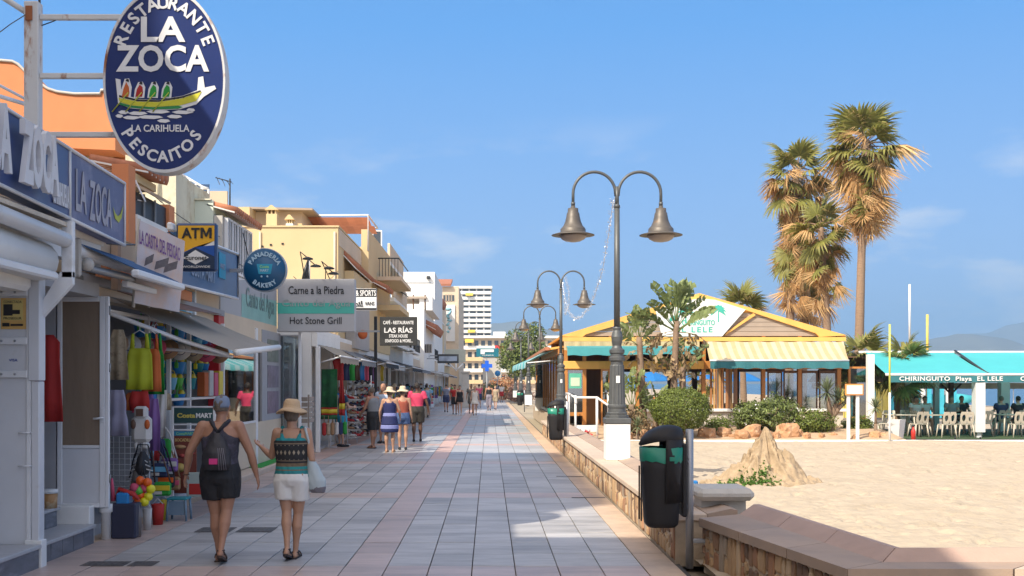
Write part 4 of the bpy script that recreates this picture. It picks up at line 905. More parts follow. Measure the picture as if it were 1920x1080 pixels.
# banana-like trees (bird of paradise)
def paddle(seed, dry):
    """torn banana leaf along +X with a long stalk"""
    rnd = random.Random(seed); q = MB(); n = 8; Ls = .5; Lb = 1.0
    mid = [Vector((Ls*u, 0, 0)) for u in (0, .5, 1)] + [Vector((Ls+Lb*u, 0, -.30*u*u*(1.6 if dry else .6))) for u in (.25,.5,.75,1)]
    q.tube(mid, [.03,.022,.017,.014,.011,.008,.003], 4, 0)
    for s in (-1, 1):
        for i in range(n):
            u0, u1 = i/n, (i+1)/n-.012; gap = rnd.random() < .4
            def W(u): return .25*(sin(pi*min(1, u*.93+.06))**.6)
            def mp_(u): return Vector((Ls+Lb*u, 0, -.30*u*u*(1.6 if dry else .6)))
            w0, w1 = W(u0), W(u1)*rnd.uniform(.75,1.05); sl = .10 if gap else .05; dz = rnd.uniform(-.10,.02) if not dry else rnd.uniform(-.25,-.05)
            a, b = mp_(u0), mp_(u1); c = b+Vector((sl, s*w1, .05+dz)); d = a+Vector((sl, s*w0, .05+dz+rnd.uniform(-.03,.03)))
            if dry and rnd.random() < .35: continue
            q.add([a, b, (b+c)/2+Vector((0,0,.03)), (a+d)/2+Vector((0,0,.03)), c, d], [(0,1,2,3),(3,2,4,5)], 0, False)
    return q.mesh('leaf', L_strel_dry if dry else L_strel)
PG = [paddle(i, False) for i in range(4)]; PD = [paddle(20+i, True) for i in range(3)]
def strel(base, H, lean, seed, label, ng, nd, sc, grp='bird of paradise trees in the bed'):
    rnd = random.Random(seed); t = thing('banana_tree', base, label, 'tree', grp); q = MB()
    pts = [Vector((lean*u**1.4, 0, H*u-.1)) for u in [i/12 for i in range(13)]]; q.tube(pts, [.12-.03*i/12+.008*(i % 2) for i in range(13)], 10)
    q.build('trunk', M_bark, t, False)
    for i in range(ng+nd):
        dry = i >= ng; o = link('leaf', (PD if dry else PG)[rnd.randrange(3)], t, False); az = (0 if i % 2 else pi)+rnd.uniform(-.9,.9); 
        u = (i/ng) if not dry else (i-ng)/max(1,nd); el = radians(88-68*u+rnd.uniform(-10,10)) if not dry else radians(5-95*u+rnd.uniform(-20,20)); f = (H-.1-(.4*u if not dry else .3+.9*u))/H
        o.rotation_mode = 'QUATERNION'; o.rotation_quaternion = (Matrix.Rotation(az,3,'Z') @ Matrix.Rotation(-el,3,'Y') @ Matrix.Rotation(rnd.uniform(-1.2,1.2),3,'X')).to_quaternion(); f = max(f, .05); o.location = (lean*f**1.4, 0, H*f); s = sc*rnd.uniform(.75,1.1)*(.7 if dry else 1); o.scale = (s,s,s)
strel((5.85, 36.2, .1), 3.75, .12, 1, 'tallest paddle leaved tree in the bed, rising in front of the white gable sign', 20, 20, 1.0)
strel((4.95, 36.4, .1), 3.25, -.15, 2, 'second paddle leaved tree, thinner, left of the tallest', 10, 14, .68)
strel((6.25, 36.9, .1), 2.3, .05, 3, 'short leafy tree growing close behind the tallest one', 7, 6, .8)
strel((4.6, 36.0, .1), 1.1, -.1, 4, 'low dark clump of paddle leaves behind the lamp plinth', 11, 5, .8)
strel((5.2, 35.8, .1), .8, .1, 5, 'low clump of paddle leaves beside the round bush', 8, 6, .65)
# bushes
def bush(name, c, rad, seed, label, n, lm, leaf=.05, hollow=.55, cat='bush', holes=.0, flower=None, grp=None):
    rnd = random.Random(seed); t = thing(name, (c[0], c[1], 0), label, cat, grp); q = MB(); f2 = MB()
    for _ in range(n):
        d = Vector((rnd.gauss(0,1), rnd.gauss(0,1), rnd.gauss(0,1))).normalized(); rr = hollow+(1-hollow)*rnd.random()**.5; bumpy = 1+(.10 if name == 'round_bush' else .45)*noise.noise(d*2.6+Vector((seed,0,0)))+.10*noise.noise(d*8)
        if holes and noise.noise(d*2.4+Vector((0,seed,0))) < -.5+holes: continue
        p = Vector((d.x*rad[0], d.y*rad[1], d.z*rad[2]))*rr*bumpy+Vector((0,0,c[2]))
        if p.z < .05: continue
        nn = (d*1.0+Vector((rnd.gauss(0,.6), rnd.gauss(0,.6), rnd.gauss(0,.6)))).normalized(); a = nn.cross(Vector((rnd.gauss(0,1), rnd.gauss(0,1), rnd.gauss(0,1)))).normalized(); b = nn.cross(a); L = leaf*rnd.uniform(.7,1.4); w = L*.5
        (f2 if flower and rnd.random() < .02 else q).add([p-a*L, p+b*w, p+a*L, p-b*w], [(0,1,2,3)])
    q.build('foliage', lm, t, False); 
    if flower and f2.v: f2.build('blossoms', flower, t, False)
    s = MB()
    for k in range(7):
        a = 2*pi*k/7; s.tube([(0,0,0), (rad[0]*.3*cos(a), rad[1]*.3*sin(a), c[2]*.6), (rad[0]*.7*cos(a+.3), rad[1]*.7*sin(a+.3), c[2]+rad[2]*.4)], [.04,.025,.01], 5)
    s.build('stem', M_bark, t, False); return t
M_blos = mat('white_blossom', (.75,.72,.68), .6)
bush('round_bush', (5.95, 35.3, .98), (.93, .85, .66), 1, 'neatly rounded green bush behind the nearest lamp', 15000, L_bush, .030, .75, grp=None)
bush('shrub', (9.2, 37.0, .75), (1.05, .8, .58), 2, 'loose green shrub with white flowers in front of the dark glazed doors', 6500, L_bush2, .045, .3, 'shrub', .18, M_blos)
bush('shrub', (8.45, 36.9, .65), (.6, .6, .48), 3, 'left shrub in the bed below the opening, close to the slatted screen', 5000, L_bush2, .042, .3, 'shrub', .15, M_blos)
bush('shrub', (10.4, 36.6, .5), (.75, .5, .45), 4, 'low dark green shrub left of the spiky tree', 4000, L_bush, .04, .3, 'shrub', .15)
bush('shrub', (7.35, 36.6, .35), (.45, .4, .35), 5, 'small shrub at the foot of the low wall under the slatted screen', 2500, L_bush, .035, .3, 'shrub', .1)
bush('dry_bush', (4.35, 35.9, .45), (.65, .5, .55), 6, 'dry yellowish grassy bush right of the lamp plinth', 5000, L_strel_dry, .05, .2, 'bush', .1)
bush('shrub', (12.2, 37.6, .35), (.6, .4, .35), 7, 'low shrub beneath the glass wind screen', 2500, L_bush, .04, .3, 'shrub')
# spiky yucca-like trees
def yucca(base, heads, seed, label, tr=.11):
    rnd = random.Random(seed); t = thing('yucca', base, label, 'yucca', 'spiky rosette trees'); 
    q = MB(); h0 = heads[0][2]*.45; q.tube([(0,0,-.05),(0,0,h0)], [tr*1.3, tr], 9)
    for (x, y, z, s, n) in heads: q.tube([(0,0,h0*.8),(x*.5,y*.5,(h0+z)/2),(x,y,z)], [tr*.9, tr*.7, tr*.5], 7)
    q.build('trunk', M_bark, t, False)
    for (x, y, z, s, n) in heads:
        q = MB()
        for i in range(n):
            el = radians(85-125*(i/n)+rnd.uniform(-8,8)); az = i*2.4; d = Vector((cos(az)*cos(el), sin(az)*cos(el), sin(el))); sd = Vector((-sin(az), cos(az), 0))*.02; L = s*rnd.uniform(.85,1.1); o_ = Vector((x,y,z))
            q.add([o_-sd*.7, o_+sd*.7, o_+d*L*.5+sd, o_+d*L*.5-sd, o_+d*L+Vector((0,0,-.05*L))], [(0,1,2,3),(3,2,4)])
        q.build('rosette', L_yucca, t, False)
yucca((11.05, 36.8, .1), [(-.12,0,1.38,.62,90), (.28,.1,1.15,.5,70), (.55,.1,1.1,.42,60)], 1, 'spiky grey green rosette tree in front of the right end of the restaurant')
yucca((12.3, 36.2, .05), [(0,0,.95,.42,60)], 2, 'small spiky tree left of the pale planter', .05)
yucca((4.55, 34.9, .0), [(0,0,.45,.4,50)], 3, 'small spiky plant right beside the nearest white plinth', .05)
# boulders
M_rock = mat('orange_rock', (.43,.235,.12), .9, var=.2, vs=4, bump=.7, bs=9, objvar=.15, col2=(.50,.36,.24), c2s=2.5, c2lo=.5, c2hi=.7)
def rock(c, s, seed, name='boulder'):
    rnd = random.Random(seed); bmx = bmesh.new(); bmesh.ops.create_icosphere(bmx, subdivisions=3, radius=1)
    off_ = Vector((rnd.uniform(0,50), rnd.uniform(0,50), 0))
    for v in bmx.verts:
        d = v.co.copy(); m_ = max(abs(d.x), abs(d.y), abs(d.z)); d = d*(1-.35)+d/m_*.30
        v.co = Vector((d.x*s[0], d.y*s[1], d.z*s[2]))*(1+.30*noise.noise(d*1.4+off_)+.22*noise.noise(d*3.5+off_)+.06*noise.noise(d*11))
    me = bpy.data.meshes.new(name); bmx.to_mesh(me); bmx.free(); me.materials.append(M_rock);     o = link(name, me, loc=c); o.rotation_euler = (0, 0, rnd.uniform(0, 6)); return o
rk = [(1180,16,.25),(1208,22,.35),(1240,30,.42),(1270,20,.3),(1325,34,.42),(1358,34,.40),(1392,28,.35),(1410,40,.50),(1428,22,.28),(1455,20,.28),(1478,44,.55),(1492,26,.35),(1512,18,.25),(1540,16,.22),(1562,22,.22),(1605,20,.2),(1640,22,.28),(1655,18,.22),(1440,24,.3),(1375,18,.2)]
desc = ['leftmost','second','third','fourth','squarish','broad','flat','tallest pale','narrow','small round','largest orange','wedge shaped','little','tiny','low','half buried','right hand','farthest right','middle','smallest']
for i, (px, w, h) in enumerate(rk):
    Y = 35.1+.35*(i % 3); X = (px-PX)*Y/FOC; ww = w*Y/FOC/2*.95
    o = rock((X, Y, h*.38), (ww*1.1, ww*.8, h*.62), i)
    tag(o, ['leftmost small boulder right of the lamp plinth', 'boulder at the foot of the dry bush', 'dark shaded boulder under the left side of the round bush', 'boulder under the middle of the round bush', 'first big squarish brown boulder right of the litter bin hood', 'second big squarish brown boulder beside the first', 'low orange boulder below the left shrub', 'big pale topped boulder just left of the sand mound peak', 'boulder right behind the sand mound peak', 'round boulder just right of the sand mound peak', 'largest orange boulder right of the sand mound', 'boulder leaning on the largest orange one', 'small boulder right of the largest orange one', 'small boulder left of the spiky tree trunk', 'low flat boulder under the spiky tree', 'low boulder between the two white sign posts', 'orange boulder left of the thin pole', 'orange boulder right below the pale planter', 'boulder behind the narrow gap by the sand mound peak', 'small boulder in front of the flowering shrub'][i], 'boulder', 'boulders edging the planted bed')
# plants growing on the sand sculpture, small blocks near it
rnd = random.Random(4)
def succulents(c, rx, ry, zf, n, label):
    q = MB()
    for _ in range(n):
        x, y = rnd.gauss(0,.5)*rx, rnd.gauss(0,.5)*ry; z = zf(c[0]+x, c[1]+y)
        for k in range(5):
            a = rnd.uniform(0,6.28); e = rnd.uniform(.3,1.2); d = Vector((cos(a)*cos(e), sin(a)*cos(e), sin(e))); s = Vector((-sin(a), cos(a), 0))*.014; L = rnd.uniform(.025,.06); o_ = Vector((c[0]+x, c[1]+y, z))
            q.add([o_-s*.4, o_+s*.4, o_+d*L*.6+s, o_+d*L*.6-s, o_+d*L], [(0,1,2,3),(3,2,4)])
    tag(q.build('succulent_patch', L_succ), label, 'plant', 'green patches on the sand mound')
cz = lambda x, y: castle(x-4.82, y-19.9)-.01
succulents((4.15, 19.35), .5, .22, cz, 260, 'wide patch of fleshy green plants at the left foot of the sand mound')
succulents((4.62, 19.3), .24, .22, cz, 220, 'upright patch of fleshy green plants in the middle of the sand mound')
succulents((4.0, 18.95), .3, .1, cz, 80, 'sparse green sprigs in front of the wide patch')
for i, (x, y, w, h) in enumerate(((3.62,18.7,.10,.07),(3.85,18.55,.09,.06),(4.02,18.5,.08,.05),(3.30,19.4,.07,.05),(3.62,19.3,.06,.09))):
    o = rock((x, y, h*.5), (w, w*.7, h), 60+i, 'sand_lump'); o.data.materials[0] = M_cast
    tag(o, ['left brown lump of sand in front of the mound', 'middle brown lump of sand in front of the mound', 'right brown lump of sand nearest the mound', 'lump of sand beside the scrap of blue litter', 'pointed lump of sand left of the green patch'][i], 'lump')
q = MB(); q.cbox((3.42, 19.2, 0), (3.52, 19.28, .09), .02); t = thing('carton', (3.47, 19.24, 0), 'tiny blue and white carton lying left of the sand mound', 'carton'); q.build('box', M_signwhite, t); q = MB(); q.cbox((3.41, 19.19, .05), (3.53, 19.29, .13), .02); q.build('lid', M_blueump, t)
# green trees and flower beds where the promenade ends
def leafy_tree(base, H, rad, seed, label, n, lm, tr=.12):
    rnd = random.Random(seed); t = thing('street_tree', base, label, 'tree', 'trees at the far end'); q = MB(); q.tube([(0,0,-.1),(.05,0,H*.35),(0,.05,H*.6)], [tr*1.3,tr,tr*.7], 8)
    for k in range(5): a = k*1.3; q.tube([(0,0,H*.45),(rad*.4*cos(a),rad*.4*sin(a),H*.75)], [tr*.5,.02], 5)
    q.build('trunk', M_bark, t, False); q = MB(); cs = [Vector((rnd.uniform(-.6,.6)*rad, rnd.uniform(-.6,.6)*rad, H*rnd.uniform(.5,.95))) for _ in range(9)]
    for _ in range(n):
        c = rnd.choice(cs); d = Vector((rnd.gauss(0,1),rnd.gauss(0,1),rnd.gauss(0,1))).normalized(); p = c+d*rad*.5*rnd.random()**.4; a = Vector((rnd.gauss(0,1),rnd.gauss(0,1),rnd.gauss(0,1))).normalized(); b = d.cross(a).normalized(); L = .14
        q.add([p-a*L, p+b*L*.5, p+a*L, p-b*L*.5], [(0,1,2,3)])
    q.build('crown', lm, t, False)
leafy_tree((3.1, 92, 0), 6.2, 2.0, 1, 'fresh green tree between the third and fourth lamps', 5000, L_bush2)
leafy_tree((2.6, 112, 0), 6.0, 1.9, 2, 'darker green tree farther behind the lamps', 3500, L_bush)
leafy_tree((4.8, 100, 0), 5.0, 1.8, 3, 'green tree partly behind the teal side awning', 3000, L_bush2)
bush('flower_bed', (1.7, 122, .9), (2.4, 1.4, 1.6), 11, 'orange flowering bush where the promenade ends', 3500, leafmat('orange_flowers', (.45,.22,.10), .3, .5), .12, .3, 'bush', .1)
bush('flower_bed', (2.9, 106, .7), (1.3, 1.2, 1.2), 12, 'pinkish flowering bush under the green tree', 2500, leafmat('pink_flowers', (.42,.26,.2), .3, .5), .10, .3, 'bush', .1)
bush('shrub', (.4, 118, .6), (1.5, 1, 1.2), 13, 'green shrub on the paving at the far end', 2000, L_bush2, .10, .3, 'shrub')
# ---------------- shop fronts on the left, nearest part ----------------
def Wp(px, py, X): return P(px, py, X*FOC/(px-PX))
RX = RZ(pi/2)
def fit(txt, w, h, m, parent, pos, rot=None, bold=.0, depth=.004, shear=0.0, name='lettering', spacing=1.0):
    """lettering scaled to an exact width and height, centred on pos"""
    me = text_mesh(txt, 1.0, 0.0, bold, shear=shear, spacing=spacing); xs_ = [v.co.x for v in me.vertices]; zs = [v.co.z for v in me.vertices]
    sx, sz = w/(max(xs_)-min(xs_)), h/(max(zs)-min(zs)); cx, cz = (max(xs_)+min(xs_))/2, (max(zs)+min(zs))/2
    bmx = bmesh.new(); bmx.from_mesh(me); 
    for v in bmx.verts: v.co.y = 0
    bmesh.ops.remove_doubles(bmx, verts=bmx.verts[:], dist=1e-6)
    fs = [f for f in bmx.faces]; ext = bmesh.ops.extrude_face_region(bmx, geom=fs); bmesh.ops.translate(bmx, verts=[e for e in ext['geom'] if isinstance(e, bmesh.types.BMVert)], vec=(0, -1, 0))
    bmesh.ops.recalc_face_normals(bmx, faces=bmx.faces[:]); bmx.to_mesh(me); bmx.free()
    M_ = Matrix.Translation(Vector(pos)) @ (rot.to_4x4() if rot is not None else Matrix.Identity(4)) @ Matrix.Diagonal((sx, depth, sz, 1)) @ Matrix.Translation((-cx, 0, -cz))
    me.transform(M_); me.materials.append(m); me.polygons.foreach_set('use_smooth', [False]*len(me.polygons)); return link(name, me, parent, True)
def cloth(name, rows, m, parent=None, ripple=.012, thick=.012, nx=12, rot=None, pos=(0,0,0), straps=None, seed=1, world=True):
    """hanging fabric facing -Y; rows = [(z, xl, xr)] from the top down"""
    q = MB(); R3 = (rot or Matrix.Identity(3)).to_4x4(); M_ = Matrix.Translation(Vector(pos)) @ R3; rnd = random.Random(seed); ph = rnd.uniform(0, 6); vs = []; nr = len(rows)
    for side in (0, 1):
        for r, (z, xl, xr) in enumerate(rows):
            for i in range(nx+1):
                f = i/nx; x = xl+(xr-xl)*f; g = r/(nr-1); vs.append((x, (-thick if side == 0 else thick)*(.2+.8*sin(pi*f)) - ripple*sin(f*11+ph+g)*(.3+g), z))
    w = nx+1; A_ = nr*w; fs = []
    for r in range(nr-1):
        for i in range(nx): a = r*w+i; fs += [(a, a+1, a+w+1, a+w), (A_+a, A_+a+w, A_+a+w+1, A_+a+1)]
        fs += [(r*w, r*w+w, A_+r*w+w, A_+r*w), (r*w+nx, A_+r*w+nx, A_+r*w+w+nx, r*w+w+nx)]
    for i in range(nx): fs += [(i, A_+i, A_+i+1, i+1), ((nr-1)*w+i, (nr-1)*w+i+1, A_+(nr-1)*w+i+1, A_+(nr-1)*w+i)]
    q.add(vs, fs, 0, True, M_)
    for (p0, p1) in (straps or []): q.tube([p0, ((p0[0]+p1[0])/2, -.004, (p0[1+1]+p1[2])/2), p1], .012, 5, 0, True, True, M_)
    return q.build(name, m, parent, world)
col = lambda n, c, **k: mat(n, c, k.pop('rough', .7), **k)
C_lime = col('lime_fabric', (.50,.55,.03), trans=.25); C_red = col('red_fabric', (.45,.025,.02), trans=.15); C_orange = col('orange_fabric', (.60,.14,.03), trans=.2); C_green = col('green_fabric', (.03,.35,.05), trans=.2)
C_beige = col('beige_fabric', (.45,.36,.24), trans=.2, col2=(.25,.2,.14), c2s=12); C_lav = col('lavender_fabric', (.42,.40,.52), trans=.25); C_navy = col('navy_fabric', (.02,.03,.09)); C_black = col('black_fabric', (.012,.012,.014)); C_whitef = col('white_fabric', (.65,.63,.60), trans=.2)
C_teal = col('teal_fabric', (.02,.22,.26)); C_pink = col('pink_fabric', (.55,.08,.15)); C_blue = col('blue_plastic', (.02,.20,.50), rough=.4); C_sky = col('pale_blue_plastic', (.15,.42,.62), rough=.4); C_yel = col('yellow_plastic', (.65,.50,.03), rough=.4); C_tan = col('tan_leather', (.30,.17,.08), rough=.5)
C_brown = col('brown_leather', (.10,.05,.03), rough=.5); C_grn = col('leaf_green_plastic', (.10,.45,.06), rough=.4); C_neon = col('neon_orange', (.75,.12,.01), rough=.4); C_neony = col('neon_yellow', (.70,.65,.02), rough=.4); C_purple = col('purple_fabric', (.20,.10,.30))
M_step = mat('step_marble', (.42,.42,.43), .4, var=.12, vs=4, stretch=(1,4,1)); M_riser = mat('slate_riser', (.12,.13,.155), .4, var=.35, vs=6, stretch=(1,.6,2), col2=(.20,.21,.24), c2s=4)
M_int = mat('interior_grey', (.34,.34,.35), .8, var=.08)
# the shop with the lettered blue fascia
t = thing('seafood_restaurant', (-5, 11, 0), 'white metal fronted restaurant at the left edge under the long blue lettered fascia', 'restaurant')
def N(name, fn, m, parent=None, kind=None):
    q = MB(); fn(q); return q.build(name, m, parent or t, kind=kind)
zt = lambda Y: 4.10-(Y-9.54)*.0279; zb = lambda Y: 3.45-(Y-9.54)*.034
def fascia_panel(ya, yb, name, m):
    return N(name, lambda q: q.add([(-4.1,ya,zb(ya)),(-4.1,yb,zb(yb)),(-4.1,yb,zt(yb)),(-4.1,ya,zt(ya)),(-4.28,ya,zb(ya)),(-4.28,yb,zb(yb)),(-4.28,yb,zt(yb)),(-4.28,ya,zt(ya))], [(0,1,2,3),(7,6,5,4),(0,4,5,1),(1,5,6,2),(2,6,7,3),(3,7,4,0)]), m)
M_fasc = mat('fascia_blue', (.045,.075,.20), .35, var=.12, vs=1.5, col2=(.10,.13,.25), c2s=1.2); M_fasc2 = mat('faded_fascia', (.10,.11,.22), .45, var=.15, vs=1.5, col2=(.20,.20,.30), c2s=1.5)
fascia_panel(7.0, 9.0, 'fascia_panel', M_fasc); f1 = fascia_panel(9.01, 11.10, 'fascia_panel', M_fasc); f2 = fascia_panel(11.13, 12.77, 'fascia_panel', M_fasc2)
for (ya, yb) in ((7.0, 11.11), (11.12, 12.79)):
    for f_, s in ((zt, 1), (zb, -1)): N('edge_trim', lambda q: q.tube([(-4.095, ya, f_(ya)+.01*s), (-4.095, yb, f_(yb)+.01*s)], .018, 6), M_whitemetal)
for Y in (11.115, 12.785): N('edge_trim', lambda q: q.tube([(-4.095, Y, zb(Y)), (-4.095, Y, zt(Y))], .014, 6), M_whitemetal)
M_letter = mat('letter_grey', (.62,.63,.66), .45, var=.08); M_letter2 = mat('letter_faded', (.36,.36,.42), .6, var=.2); M_letside = mat('letter_side', (.02,.03,.10), .5)
fit('LA', .36, .56, M_letter, f1, (-4.02, 9.30, 3.80), RX, .035, .05); fit('ZOCA', .80, .56, M_letter, f1, (-4.02, 10.12, 3.77), RX, .045, .05)
fit('CARIHUELA', .40, .22, M_letter, f1, (-4.09, 10.86, 3.58), RX, .012, .01)
fit('LA', .30, .42, M_letter2, f2, (-4.094, 11.42, 3.70), RX, .02, .004); fit('ZOCA', .68, .42, M_letter2, f2, (-4.094, 12.0, 3.66), RX, .02, .004)
M_boaty = mat('boat_yellow', (.42,.45,.05), .6); M_boatg = mat('boat_green', (.02,.22,.06), .6)
N('boat_emblem', lambda q: q.add([(-4.094,12.38,3.70),(-4.094,12.45,3.58),(-4.094,12.58,3.55),(-4.094,12.68,3.62),(-4.094,12.74,3.78),(-4.094,12.64,3.66),(-4.094,12.55,3.62),(-4.094,12.46,3.64)], [(0,1,7),(1,2,6,7),(2,3,5,6),(3,4,5)]), M_boaty, f2)
N('soffit', lambda q: q.box((-4.10, 7.0, 3.30), (-4.9, 11.2, 3.34)), mat('cream_metal', (.55,.48,.38), .6, var=.15, col2=(.35,.22,.12), c2s=3, c2lo=.6))
N('header', lambda q: q.box((-4.30, 7.0, 3.05), (-4.42, 12.6, 3.30)), M_whitemetal)
N('awning_roll', lambda q: [q.tube([(-4.12, 7.0, 3.27), (-4.12, 11.05, 3.17)], .075, 12)], M_whitemetal)
N('awning_cover', lambda q: [q.tube([(-4.33, 7.0, 3.02), (-4.33, 10.95, 2.95)], [.19,.19], 14)], M_white)
N('awning_edge', lambda q: q.cbox((-4.20, 7.0, 2.76), (-4.12, 10.9, 2.84), .02), M_whitemetal)
N('shutter_box', lambda q: q.cbox((-4.70, 7.0, 2.66), (-4.40, 10.96, 2.94), .04), M_white)
N('bracket_post', lambda q: q.cbox((-4.16, 11.06, 2.80), (-4.05, 11.14, 3.36), .008), M_whitemetal)
N('brace', lambda q: q.add([(-4.17,11.06,2.86),(-4.05,11.06,2.86),(-4.05,11.06,2.74),(-4.34,11.06,2.42),(-4.40,11.06,2.48),(-4.17,11.12,2.86),(-4.05,11.12,2.86),(-4.05,11.12,2.74),(-4.34,11.12,2.42),(-4.40,11.12,2.48)], [(0,1,2,3,4),(9,8,7,6,5),(0,5,6,1),(1,6,7,2),(2,7,8,3),(3,8,9,4),(4,9,5,0)]), M_whitemetal)
M_panel = mat('door_white', (.60,.615,.64), .4, var=.06, vs=2, col2=(.45,.44,.42), c2s=4, c2lo=.62, c2hi=.8)
N('pier', lambda q: q.cbox((-5.4, 11.0, .0), (-4.45, 11.15, 3.0), .006), M_panel)
N('pier_post', lambda q: [q.cbox((-4.448, 10.97, 1.80), (-4.335, 11.12, 2.95), .008)], M_panel)
N('pier_post', lambda q: [q.cbox((-4.425, 10.985, .0), (-4.345, 11.12, 1.797), .008)], M_panel)
N('door_frame', lambda q: [q.cbox((-4.47, 10.985, .2), (-4.428, 11.0, 2.72), .004)], M_whitemetal)
for z in (2.655, 2.185, 1.865): N('clamp_bar', lambda q: [q.cbox((-4.72, 10.965, z-.035), (-4.452, 10.998, z+.035), .006)], M_whitemetal)
for z in (2.655, 2.185, 1.865):
    for x in (-4.70, -4.57): N('bolt', lambda q: q.ball((x, 10.962, z), .012), M_grey)
for z in (1.30, .98): N('pull_handle', lambda q: q.tube([(-4.53, 10.99, z), (-4.53, 10.95, z), (-4.42, 10.95, z), (-4.42, 10.985, z)], .008, 6), M_whitemetal)
al = N('alarm_sign', lambda q: q.box((-4.715, 10.988, 2.30), (-4.475, 10.996, 2.60)), mat('sign_orange', (.62,.38,.12), .5))
N('alarm_plate', lambda q: q.box((-4.70, 10.984, 2.385), (-4.50, 10.987, 2.585)), mat('sign_yellow', (.60,.47,.16), .5), al)
fit('CONECTADA', .175, .025, M_black, t, (-4.60, 10.983, 2.563), bold=.01, depth=.001); fit('PROSEGUR', .175, .025, M_black, t, (-4.60, 10.983, 2.405), bold=.015, depth=.001)
for a_, b_ in (((-4.69, 2.43), (-4.60, 2.54)), ((-4.60, 2.445), (-4.53, 2.485)), ((-4.70, 2.325), (-4.63, 2.36)), ((-4.62, 2.33), (-4.50, 2.35))): N('alarm_print', lambda q: q.box((a_[0], 10.982, a_[1]), (b_[0], 10.9835, b_[1])), M_black, al)
fit('VISA', .085, .026, mat('card_blue', (.03,.07,.30), .5), t, (-4.60, 10.997, 2.0), bold=.02, depth=.001)
# steps and the doorway
N('step', lambda q: q.box((-5.6, 6.5, -.05), (-4.33, 10.94, .185)), M_riser); N('step_slab', lambda q: q.cbox((-5.6, 6.5, .186), (-4.31, 10.96, .225), .006), M_step)
N('step_post', lambda q: q.cbox((-4.48, 10.965, -.04), (-4.315, 11.10, .26), .006), M_white)
for k in range(5): N('riser_tile', lambda q: q.box((-4.60, 11.12+.31*k, -.03), (-4.40, 11.42+.31*k, .165)), M_riser)
N('step_slab', lambda q: q.cbox((-4.95, 11.105, .167), (-4.385, 12.70, .205), .006), M_step)
for k in range(4): N('riser_tile', lambda q: q.box((-4.95, 11.18+.34*k, .206), (-4.76, 11.51+.34*k, .375)), M_riser)
N('step_slab', lambda q: q.cbox((-6.4, 11.155, .376), (-4.745, 12.60, .412), .006), M_step)
N('pedestal', lambda q: q.cbox((-4.95, 12.705, -.04), (-4.46, 12.86, .40), .01), M_white)
N('drain_pipe', lambda q: q.lathe([(.055, -.03), (.055, .30), (.075, .31), (.075, .40)], (-4.37, 12.98, 0), 12), M_white)
N('inner_wall', lambda q: q.box((-6.4, 12.86, 0), (-4.9, 12.95, 3.0)), M_int); N('inner_wall', lambda q: q.box((-6.45, 8, 0), (-6.38, 12.9, 3.0)), M_int)
N('ceiling', lambda q: q.box((-6.4, 11.15, 2.75), (-4.42, 12.9, 2.9)), M_int)
N('roof', lambda q: q.box((-9.5, 6.0, 3.31), (-4.32, 12.75, 3.44)), M_plaster)
# glazed door leaf standing open
dl = thing('open_door', (-4.31, 12.9, 0), 'white glazed shop door standing open, its pane covered with brown paper', 'door')
Yd = 12.9
def D(name, a, b, m, par=None): return N(name, lambda q: q.cbox((a[0], Yd-.04, a[1]), (b[0], Yd+.01, b[1]), .006), m, par or dl)
D('stile', (-4.885, .37), (-4.83, 2.76), M_whitemetal); D('stile', (-4.405, .37), (-4.345, 2.76), M_whitemetal); D('door_edge', (-4.342, .37), (-4.30, 2.76), M_whitemetal)
D('top_rail', (-4.828, 2.70), (-4.407, 2.76), M_whitemetal); D('mid_rail', (-4.828, 1.04), (-4.407, 1.075), M_whitemetal); D('bottom_rail', (-4.828, .37), (-4.407, .42), M_whitemetal)
N('brown_paper', lambda q: q.box((-4.829, Yd-.020, 1.076), (-4.406, Yd-.01, 2.70)), mat('brown_paper', (.21,.155,.105), .8, var=.12, vs=2, bump=.25, bs=6, stretch=(3,1,.6)), dl)
N('lower_panel', lambda q: q.box((-4.829, Yd-.024, .421), (-4.406, Yd-.01, 1.039)), M_panel, dl)
N('handle', lambda q: q.tube([(-4.36, Yd-.045, 1.385), (-4.36, Yd-.08, 1.385), (-4.46, Yd-.085, 1.375)], .012, 8), M_whitemetal, dl)
N('lock_plate', lambda q: q.cbox((-4.385, Yd-.05, 1.33), (-4.345, Yd-.041, 1.50), .004), M_whitemetal, dl)
for z in (.65, 1.9, 2.55): N('hinge', lambda q: q.tube([(-4.295, Yd-.02, z), (-4.295, Yd-.02, z+.1)], .012, 6), M_grey, dl)
o = cloth('red_dress', [(2.30,-.05,.05),(2.22,-.14,.12),(2.0,-.13,.12),(1.7,-.15,.14),(1.36,-.17,.16)], C_red, pos=(-4.76, 12.3, 0), seed=3); tag(o, 'red dress hanging inside the near doorway', 'dress')
b_ = thing('paint_bucket', (-4.81, 12.45, .412), 'orange and white labelled bucket on the floor inside the near doorway', 'bucket')
q = MB(); q.lathe([(.078,0),(.085,.16),(.082,.16),(.075,.02)], n=16); q.build('bucket_body', mat('bucket_orange', (.42,.22,.08), .5, col2=(.55,.45,.3), c2s=6), b_, False)
q = MB(); q.lathe([(.090,.161),(.092,.20),(.085,.205),(.01,.206)], n=16); q.build('lid', M_signwhite, b_, False)

